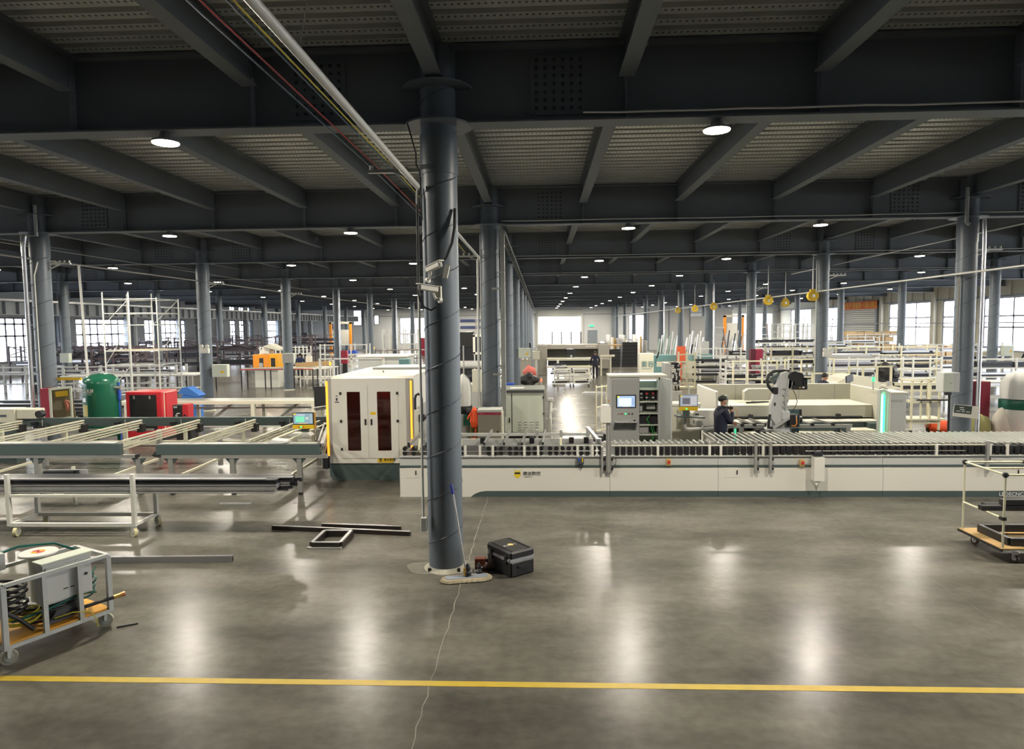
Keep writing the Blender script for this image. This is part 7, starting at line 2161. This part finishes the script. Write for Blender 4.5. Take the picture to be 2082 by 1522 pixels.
P(t, 'bed_gap', BLACK, bx(0.45, 3.7, 44.0, 44.4, 0.62, 0.93))
P(t, 'spindle_head', DARK, bx(1.65, 2.2, 44.0, 44.5, 1.25, 1.72, 0.03))
P(t, 'spindle', ALU, cy((1.95, 43.95, 1.0), (1.95, 43.95, 1.3), 0.08, 12))
P(t, 'control_box', CREAM, bx(-0.55, -0.1, 43.6, 43.9, 1.05, 1.6, 0.02))
P(t, 'control_arm', CREAM, bx(-0.4, -0.3, 43.7, 43.8, 0.3, 1.05))
P(t, 'right_cabinet', GM, bx(3.9, 4.45, 43.4, 44.2, 0.45, 1.05, 0.01))
P(t, 'right_frame', CREAM, bx(3.8, 3.9, 43.3, 43.4, 0, 1.25), bx(4.4, 4.5, 43.3, 43.4, 0, 1.25), bx(3.8, 4.7, 43.2, 43.5, 1.2, 1.32))
P(t, 'badge', PALE, *[bx(2.95 + 0.11 * i, 3.03 + 0.11 * i, 44.385, 44.4, 1.80, 1.88) for i in range(6)])
for i, (x, y, L, lab) in enumerate(((0.70, 35.6, 0.85, 'white trolley with frame pieces left in the aisle'), (1.72, 35.6, 0.8, 'white trolley beside it, nearer the worker in the aisle'), (1.35, 38.2, 1.4, 'white trolley behind the pair, close to the gantry'))):
    trolley(lab, x, y, L, 0.6, 0.95, (0.2, 0.55, 0.93), IVORY if i == 2 else CARTW)
    for k in range(4):
        bundle('%s frame pieces on aisle trolley %s' % (('lowest', 'second', 'third', 'top')[k], ('left', 'right', 'behind')[i]), x + 0.03, y + 0.05, 0.2 + 0.11 * k + (0.2 if k > 1 else 0), L - 0.06, 3, 1, [DARK, SILV, WHITE], 0.12, 0.08, seed=90 + i * 5 + k, grp='frame pieces on the aisle trolleys')
t = T('frame_tree', 'white stand hung with dark frame pieces left of the trolleys', 'stand', (0.9, 37, 0))
P(t, 'post', RACKW, bx(0.86, 0.98, 37, 37.12, 0, 1.35))
for k in range(5):
    P(t, 'hanging_piece', (DARK, SILV)[k % 2], bar((0.5 + 0.05 * k, 36.9, 0.62 + 0.12 * k), (1.55 - 0.06 * k, 36.95, 0.66 + 0.13 * k), 0.1, 0.08))
P(t, 'foot', RACKW, bx(0.6, 1.3, 36.9, 37.3, 0, 0.06))
O1('black_bag_pile', 'heap of black offcuts left of the aisle', 'scrap heap', BLACK, lump((-0.70, 36.2, 0.32), (0.52, 0.4, 0.36), 21, 18, 10, 0.2))
O1('red_sack', 'red and white plastic sacks on the black heap', 'sack', mat('sack_red', (0.55, 0.12, 0.10), 0.6), lump((-0.60, 36.9, 0.66), (0.36, 0.28, 0.36), 22, 14, 9, 0.18), smooth=True)
t = T('taupe_post_machine', 'slim taupe cabinet with white hoses left of the gantry', 'machine', (-0.95, 41, 0))
P(t, 'body', GM, bx(-1.35, -0.6, 40.6, 41.2, 0, 1.25, 0.01))
P(t, 'hoses', PIPEW, tu([(-1.1, 40.5, 1.2), (-1.15, 40.5, 1.55), (-0.95, 40.5, 1.65), (-0.8, 40.5, 1.5), (-0.85, 40.5, 1.2)], 0.05, 8))
for k in range(3):
    O1('aluminium_bar', '%s aluminium bar lying at the aisle foot beside the control cabinet' % ('long pale', 'middle', 'short dark')[k], 'bar', (SILV, PIPEW, DARK)[k], bx(1.9 + 0.12 * k, 3.6, 31.2 + 0.35 * k, 31.32 + 0.35 * k, 0.0, 0.12), group='bars at the aisle foot')
t = T('ivory_rack', 'ivory pipe rack left of the control cabinet', 'rack', (1.75, 18.7, 0))
for x in (1.50, 1.66, 1.82, 1.98):
    P(t, 'upright', IVORY, cy((x, 18.4 + (x - 1.5), 0.3), (x, 18.4 + (x - 1.5), 1.6), 0.02, 8))
for z in (0.35, 1.0, 1.55):
    P(t, 'rail', IVORY, cy((1.50, 18.4, z), (2.0, 18.9, z), 0.016, 8))
P(t, 'base', BLACK, bx(1.5, 2.1, 18.3, 19.0, 0.1, 0.3, 0.03))
P(t, 'caster', BLACK, cy((1.55, 18.4, 0.06), (1.6, 18.4, 0.06), 0.06, 10), cy((2.0, 18.9, 0.06), (2.05, 18.9, 0.06), 0.06, 10))
O1('black_motor', 'black round motor on the floor left of the control cabinet', 'motor', BLACK, cy((1.35, 17.6, 0.22), (1.6, 17.6, 0.22), 0.22, 18), bx(1.3, 1.6, 17.4, 17.8, 0, 0.06))
for i, (x0, x1, nz, lab) in enumerate(((5.17, 6.1, 5, 'lower stack of black crates beyond the aisle'), (6.25, 7.4, 7, 'higher stack of black crates beyond the aisle'))):
    for k in range(nz):
        s = T('black_crate', '%s black crate of the %s' % (('bottom', 'second', 'third', 'fourth', 'fifth', 'sixth', 'seventh')[k], lab), 'crate', ((x0 + x1) / 2, 52.5, 0.27 * k), 'stacked black crates', local=True)
        P(s, 'body', BLACK, bx(-(x1 - x0) / 2, (x1 - x0) / 2, -0.5, 0.5, 0.0, 0.225, 0.02))
        P(s, 'rim', DARK, bx(-(x1 - x0) / 2 - 0.02, (x1 - x0) / 2 + 0.02, -0.52, 0.52, 0.225, 0.27))
O1('cardboard_board', 'pale board lying on the gantry-side stack', 'board', CARD, bx(4.0, 6.2, 52.0, 53, 1.62, 1.7))
# standing frames beyond the gantry
for k in range(14):
    x = 5.6 + 0.32 * k + RN.uniform(-0.1, 0.1)
    O1('standing_frame', '%s upright frame from the aisle among those beyond the gantry' % (ORD + ['twelfth', 'thirteenth', 'fourteenth'])[k + 1], 'frame', (SILV, GREY, WHITE, BRASS)[k % 4], bx(x, x + 0.14, 62 + RN.uniform(-2, 2), 62.6 + RN.uniform(2, 2.4), 0.0, 1.9 + RN.uniform(-0.3, 0.5)), group='upright frames beyond the gantry')
rack('dark rack before the far gateway', 0.2, 5.2, 88, 89, (0.8, 1.6), RACKB, 5, 0.12, 2.4)
t = T('dark_stack', 'dark wrapped pile left of the far gateway', 'pile', (-1.6, 62, 0))
P(t, 'pile', DARK, bx(-2.5, -0.9, 62, 63, 0, 1.7, 0.05))
P(t, 'boxes', CARD, bx(-2.3, -1.1, 62.1, 62.9, 1.7, 2.1), bx(-2.0, -1.5, 62.1, 62.9, 2.1, 2.45))
# ---------------------------------------------------------------- right half
t = T('lettered_cabinet', 'cream cabinet with two teal characters and a teal side', 'cabinet', (5.75, 37, 0))
P(t, 'front', CREAM, bx(5.36, 6.14, 37.0, 37.7, 0.05, 1.67, 0.01))
P(t, 'side', TEAL, bx(6.14, 6.32, 37.1, 37.7, 0.05, 1.55))
P(t, 'arm', BLACK, bar((6.3, 37.0, 1.4), (6.42, 37.0, 1.75), 0.08, 0.08))
TX(t, 'cabinet_lettering', '素吞', 0.36, (5.44, 36.99, 0.95), TEALINK, ext=0.003)
P(t, 'small_print', TEALINK, *[bx(5.46 + 0.085 * i, 5.51 + 0.085 * i, 36.99, 37.0, 0.82, 0.85) for i in range(7)])
P(t, 'foot', BLACK, bx(5.4, 6.1, 37.05, 37.6, 0, 0.05))
t = T('teal_machine', 'cream machine with teal covers behind the lettered cabinet', 'machine', (8.3, 40, 0))
P(t, 'bed', CREAM, bx(6.6, 10.2, 40.0, 41.5, 0.0, 1.05, 0.02))
P(t, 'cover', TEAL, bx(6.7, 8.0, 40.1, 41.3, 1.05, 1.42, 0.02))
P(t, 'cover', TEAL, bx(8.9, 10.1, 40.1, 41.3, 1.05, 1.45, 0.02))
P(t, 'panel', TEAL, bx(6.65, 7.1, 39.98, 40.0, 0.4, 0.75))
P(t, 'post', PALE, bx(9.5, 9.95, 40.4, 40.9, 1.4, 2.2))
O1('red_board', 'orange-red board standing on the teal machine', 'board', mat('vermilion', (0.75, 0.13, 0.05), 0.5), bx(7.95, 8.45, 39.8, 39.86, 1.05, 1.95), bx(8.15, 8.25, 39.81, 39.9, 0, 1.05))
t = T('profile_end_cart', 'cart with an upright bundle showing black and white profile ends', 'cart', (6.4, 33, 0))
P(t, 'base', GREY, bx(6.0, 6.8, 33.0, 33.9, 0.25, 0.32))
P(t, 'caster', BLACK, *[cy((x - 0.03, y, 0.12), (x + 0.03, y, 0.12), 0.12, 12) for x in (6.1, 6.7) for y in (33.1, 33.8)])
q = random.Random(5)
for i in range(6):
    for j in range(11):
        P(t, 'profile_end', (BLACK, WHITE, DARK, SILV)[q.randrange(4)], bx(6.32 + 0.075 * i, 6.385 + 0.075 * i, 32.97 + q.uniform(-0.05, 0.05), 33.8, 0.34 + 0.095 * j, 0.42 + 0.095 * j))
P(t, 'wrapped_side', GREY, bx(6.03, 6.31, 32.95, 33.9, 0.32, 1.36, 0.02))
t = T('ladder_rack', 'cream ladder-like rack beside the profile-end cart', 'rack', (7.25, 34, 0))
for x in (6.88, 7.30, 7.70):
    P(t, 'post', IVORY, bx(x - 0.04, x + 0.04, 34.0, 34.08, 0.1, 1.85))
for k in range(5):
    P(t, 'rung', IVORY, bx(6.88, 7.70, 33.98, 34.05, 0.25 + 0.36 * k, 0.31 + 0.36 * k))
P(t, 'foot', IVORY, bx(6.8, 7.75, 33.9, 34.5, 0.0, 0.1))
for k in range(4):
    bundle('%s dark profiles right of the ladder rack' % ('lowest', 'second', 'third', 'topmost')[k], 7.75, 34.0, 0.3 + 0.36 * k, 0.9 + 0.2 * k, 4, 1, [DARK, BLACK], 0.1, 0.1, seed=200 + k, grp='profiles by the ladder rack')
# black profile racks behind the robot cell
for i, (x0, x1, y, zz, lab) in enumerate(((8.4, 11.2, 31.0, (0.35, 0.75, 1.15), 'white rack of black profiles behind the robot cell'), (11.6, 14.8, 34.5, (0.4, 0.8, 1.2, 1.6), 'second white profile rack right of the emergency light column'), (9.0, 12.4, 38.5, (0.5, 1.0, 1.45), 'white profile rack behind the first one'), (15.2, 20.6, 36.0, (0.35, 0.75, 1.15, 1.55), 'wide white profile rack behind the green beacon'), (14.0, 19.8, 44.0, (0.6, 1.1, 1.6), 'wide rack of wrapped profiles beyond the green beacon'), (19.6, 24.5, 31.0, (0.35, 0.75, 1.15), 'white shelf rack at the right edge'), (21.5, 27.5, 40.5, (0.5, 1.0, 1.5), 'long rack before the right windows'), (16.5, 26.0, 53.0, (0.6, 1.2, 1.7), 'long rack in front of the cardboard boxes'))):
    rack(lab, x0, x1, y, y + 0.9, zz, RACKW if i % 2 == 0 or i > 4 else IVORY, 4, 0.075, zz[-1] + 0.45)
    for k, z in enumerate(zz):
        for h_ in range(2):
            if RN.random() < 0.92:
                w2 = (x1 - x0) / 2 - 0.25
                bundle('%s profiles, %s tier, %s half, %s' % (('dark', 'wrapped')[(i + k) % 3 == 2], ORD[k + 1], ('left', 'right')[h_], ('rack behind robot cell', 'rack right of emergency light column', 'rack behind the robot-cell rack', 'wide rack behind green beacon', 'wrapped-profile rack beyond beacon', 'shelf rack at right edge', 'long rack before right windows', 'long rack before cardboard boxes')[i]), x0 + 0.1 + h_ * (w2 + 0.2), y + 0.08, z, w2, 5, 2 + RN.randrange(2), (DK, SV + [LILAC])[(i + k) % 3 == 2], 0.11, 0.08, seed=300 + i * 10 + k * 2 + h_, grp='profiles on the right-hand racks')
for k in range(3):
    bundle('%s film-wrapped silver bundle beside the emergency light column' % ('lowest', 'middle', 'topmost')[k], 12.9, 31.5, 0.68 + 0.366 * k, 2.3, 6, 4, SV, 0.12, 0.085, seed=400 + k, grp='film-wrapped bundles')
rack('low bearer rack under the film-wrapped bundles', 12.8, 15.3, 31.4, 32.3, (0.35, 0.68), RACKW, 3, 0.08, 0.7)
# ivory guard frames between the robot cell and the racks
for i, (x0, x1, y, h, lab) in enumerate(((9.2, 10.3, 23.2, 1.55, 'ivory guard frame behind the stooping screen worker'), (10.5, 11.9, 23.4, 1.75, 'ivory guard frame left of the green beacon'), (8.0, 9.8, 28.4, 1.7, 'ivory guard frame behind the robot gripper'), (10.2, 12.2, 28.6, 1.75, 'wider ivory guard frame right of the robot gripper'))):
    t = T('guard_frame', lab, 'guard frame', ((x0 + x1) / 2, y, 0), 'ivory guard frames')
    n_ = 4
    for k in range(n_):
        x = x0 + (x1 - x0) * k / (n_ - 1)
        P(t, 'post', IVORY, bx(x - 0.03, x + 0.03, y - 0.03, y + 0.03, 0, h))
    for z in (0.3, h - 0.75, h):
        P(t, 'rail', IVORY, bx(x0, x1, y - 0.025, y + 0.025, z - 0.05, z))
t = T('curved_cover_machine', 'low cream machine with a curved cover behind the cell wall', 'machine', (10.0, 21.5, 0))
pf = [(9.2, 0.0), (11.2, 0.0), (11.2, 1.2)] + [(9.9 + 0.75 * math.cos(a), 1.15 + 0.42 * math.sin(a)) for a in [PI * i / 10 for i in range(1, 10)]] + [(9.2, 1.2)]
P(t, 'body', CREAM, pz(pf, 'y', 21.4, 22.6))
P(t, 'vent', GREY, bx(10.75, 10.9, 21.38, 21.4, 1.25, 1.4), bx(11.0, 11.15, 21.38, 21.4, 1.0, 1.15))
t = T('belt_conveyor', 'low ivory outfeed frame with black belt behind the grey cabinet', 'conveyor', (11.0, 24.5, 0))
P(t, 'belt', BLACK, bx(9.9, 14.0, 24.3, 24.9, 0.86, 0.98))
P(t, 'side_rail', IVORY, bx(9.9, 14.0, 24.2, 24.28, 1.0, 1.1))
P(t, 'side_rail', IVORY, bx(9.9, 14.0, 24.2, 24.26, 0.78, 0.84))
for x in (10.0, 11.2, 12.4, 13.6):
    P(t, 'leg', IVORY, bx(x - 0.03, x + 0.03, 24.2, 24.26, 0, 1.1))
t = trolley('ivory pipe cart with black strips left of the right column', 10.62, 19.7, 0.78, 0.55, 1.58, (0.36, 0.45, 0.95, 1.56), IVORY, 'ivory_cart')
P(t, 'pole', IVORY, bx(0.24, 0.28, -0.02, 0.02, 0.4, 1.55), bx(0.50, 0.54, -0.02, 0.02, 0.4, 1.55))
P(t, 'deck', IVORY, bx(-0.1, 0.95, -0.05, 0.6, 0.42, 0.46))
bundle('black strips slanting across the ivory cart', 10.8, 19.6, 0.98, 0.95, 2, 1, [BLACK], 0.05, 0.04, seed=500)
table('grey roller table behind the ivory cart', 12.5, 18.0, 26.0, 27.0, 0.95, PALE, PALE, 0.35)
O1('black_machine_part', 'black motor unit on the roller table behind the junction box', 'motor', BLACK, lump((13.3, 26.4, 1.3), (0.4, 0.3, 0.35), 31, 14, 9, 0.25), bx(13.0, 13.6, 26.2, 26.6, 0.95, 1.1))
rack('white slim shelves behind the right column', 12.2, 16.8, 29.0, 29.8, (0.5, 0.9, 1.3), RACKW, 5, 0.06, 1.75)
# cardboard boxes and cages near the right wall
rack('white wire cage of cardboard boxes below the banner', 27.6, 32.3, 62.0, 63.4, (0.7, 1.5), RACKW, 4, 0.08, 2.2)
q = random.Random(9)
k = 0
for lv, z in enumerate((0.7, 1.5, 2.0)):
    x = 27.8
    bi = 0
    while x < 31.6:
        w2 = q.uniform(0.6, 0.95)
        bi += 1
        O1('cardboard_box', '%s box from the left on the %s layer of the cardboard cage' % (ORD[bi], ('lower', 'middle', 'top')[lv]), 'box', CARD, bx(x, x + w2 - 0.04, 62.1, 63.2, z, z + q.uniform(0.42, 0.62) * (0.7 if lv else 1), 0.01), group='cardboard boxes below the banner')
        x += w2
for i in range(6):
    O1('cardboard_box', '%s loose cardboard box under the bright right window' % ORD[i + 1], 'box', CARD, bx(29.0 + 0.75 * i, 29.65 + 0.75 * i, 54.6, 55.4, 0.0, 1.2 + 0.12 * (i % 3), 0.01), group='loose boxes under the right window')
# frames and ladders in front of the far right gateway
for i, (x, y, lab) in enumerate(((17.6, 55, 'tall dark A-frame ladder before the far right gateway'), (15.0, 58, 'second A-frame stand left of the tall ladder'))):
    t = T('a_frame', lab, 'ladder', (x, y, 0))
    for s_ in (-1, 1):
        P(t, 'rail', mat('mauve_steel', (0.22, 0.18, 0.2), 0.5), bar((x + 0.9 * s_, y, 0), (x + 0.45 * s_, y, 3.3 - 0.5 * i), 0.09, 0.09))
    for k in range(5):
        P(t, 'rung', ALU, bx(x - 0.8 + 0.06 * k, x + 0.8 - 0.06 * k, y - 0.03, y + 0.03, 0.5 + 0.6 * k, 0.56 + 0.6 * k))
for i, (x, y, n_, lab) in enumerate(((18.0, 64.0, 8, 'dark frames leaning in the white stand left of the gateway'), (11.0, 58.0, 10, 'green-tinted glass frames leaning in a stand'), (14.2, 62.0, 9, 'pale frames leaning in a stand beside the stooping worker'))):
    t = T('frame_stand', lab, 'frame stand', (x, y, 0))
    P(t, 'base', RACKW, bx(x - 1.2, x + 1.2, y, y + 1.0, 0, 0.25))
    for k in range(n_):
        P(t, 'leaning_frame', ((DARK, GREY), (mat('mint_glass', (0.35, 0.5, 0.42), 0.3), SILV), (SILV, PALE))[i][k % 2], bar((x - 1.1 + 2.2 * k / n_, y + 0.4, 0.25), (x - 0.75 + 2.2 * k / n_, y + 0.6, 2.0 + 0.3 * (k % 3)), 0.10, 0.16))
rack('white frame rack before the far right gateway', 19.5, 23.5, 58, 59, (0.9, 1.7, 2.5), RACKW, 5, 0.1, 3.2)
rack('white frame rack left of the far right gateway', 24.5, 29.5, 70, 71, (0.9, 1.7, 2.5), RACKW, 5, 0.1, 3.0)
t = T('tall_partition', 'tall pale partition panels before the orange portal', 'partition', (18, 84, 0))
for k in range(4):
    P(t, 'panel', WALLM, bx(13.6 + 2.6 * k, 16.1 + 2.6 * k, 86, 86.2, 0, (5.2, 5.2, 4.2, 5.2)[k]))
    P(t, 'post', WALLD, bx(13.5 + 2.6 * k, 13.62 + 2.6 * k, 85.9, 86.2, 0, 5.3))
t = T('crimson_cupboard', 'crimson cupboard at the foot of a foil-clad far column', 'cupboard', (10.9, 35.4, 0))
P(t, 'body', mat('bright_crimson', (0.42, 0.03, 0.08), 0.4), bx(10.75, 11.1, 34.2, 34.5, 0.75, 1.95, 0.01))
P(t, 'side', mat('shaded_crimson2', (0.13, 0.01, 0.03), 0.5), bx(10.5, 10.75, 34.2, 34.5, 0.75, 1.95))  # same crimson painted darker for the shaded side
P(t, 'stand', DARK, bx(10.55, 11.05, 34.25, 34.45, 0, 0.75))
# boxes and small fittings on columns
for i, (x, y, z, lab, tri) in enumerate(((-13.0, DY(3) - 0.1, 1.35, 'grey box with yellow warning triangle on a left column', True), (-13.45, DY(4) - 0.35, 1.45, 'grey box with open door on the column behind the worktables', False), (-1.15, DY(4) - 0.33, 1.6, 'beige box with warning triangle far back in the central row', True), (22.95, DY(4) - 0.3, 1.5, 'white box on the far-right column by the windows', True), (-25.4, DY(4) - 0.3, 1.55, 'white box on the far-left column', False))):
    w2, h2 = (0.62, 0.5) if i < 3 else (0.5, 0.5)
    t = T('column_box', lab, 'box', (x, y, z), 'boxes on the columns')
    P(t, 'case', LGREEN, bx(x, x + w2, y - 0.12, y + 0.12, z, z + h2, 0.01))
    P(t, 'door', LGREEN if i != 1 else GREY, bx(x + 0.03, x + w2 - 0.03, y - 0.135, y - 0.12, z + 0.03, z + h2 - 0.03))
    if tri:
        P(t, 'warning_triangle', YELLOW, pz([(x + w2 * 0.55, z + 0.16), (x + w2 * 0.85, z + 0.16), (x + w2 * 0.7, z + 0.30)], 'y', y - 0.142, y - 0.135))
for i, (r, n, z, lab) in enumerate(((1, 3, 1.95, 'twin-lamp emergency light on the column behind the robot cell'), (-1, 3, 2.3, 'white emergency light on the column with the warning triangle'))):
    x, y = XA + 12 * r, DY(n) - 0.30
    t = T('emergency_light', lab, 'emergency light', (x, y, z), 'emergency lights on the columns')
    P(t, 'case', WHITE, bx(x - 0.05, x + 0.28, y - 0.06, y + 0.06, z, z + 0.2, 0.01))
    for d in (0.0, 0.22):
        P(t, 'lamp', WHITE, cy((x + d, y - 0.08, z + 0.27), (x + d, y, z + 0.27), 0.07, 14))
for i, (r, n) in enumerate(((1, 5), (1, 7), (-1, 5), (-1, 7))):
    x, y = XA + 12 * r + 0.23, DY(n) - 0.22
    O1('foil_pipe', 'bright foil pipe down the %s column of the %s row' % (ORD[n], ROWN[r]), 'pipe', MATS['foil'], tu([(x, y, 5.7), (x, y, 0.2)], 0.07, 8), smooth=True)
for i, (r, n) in enumerate(((-1, 3), (-1, 4), (1, 3), (1, 4), (0, 2))):
    x, y = XA + 12 * r - 0.24, DY(n) - 0.05
    O1('conduit', 'thin white conduit down the %s column of the %s row' % (ORD[n], ROWN[r]), 'conduit', PIPEW, tu([(x, y, 5.6), (x, y, 0.4)], 0.018, 6))
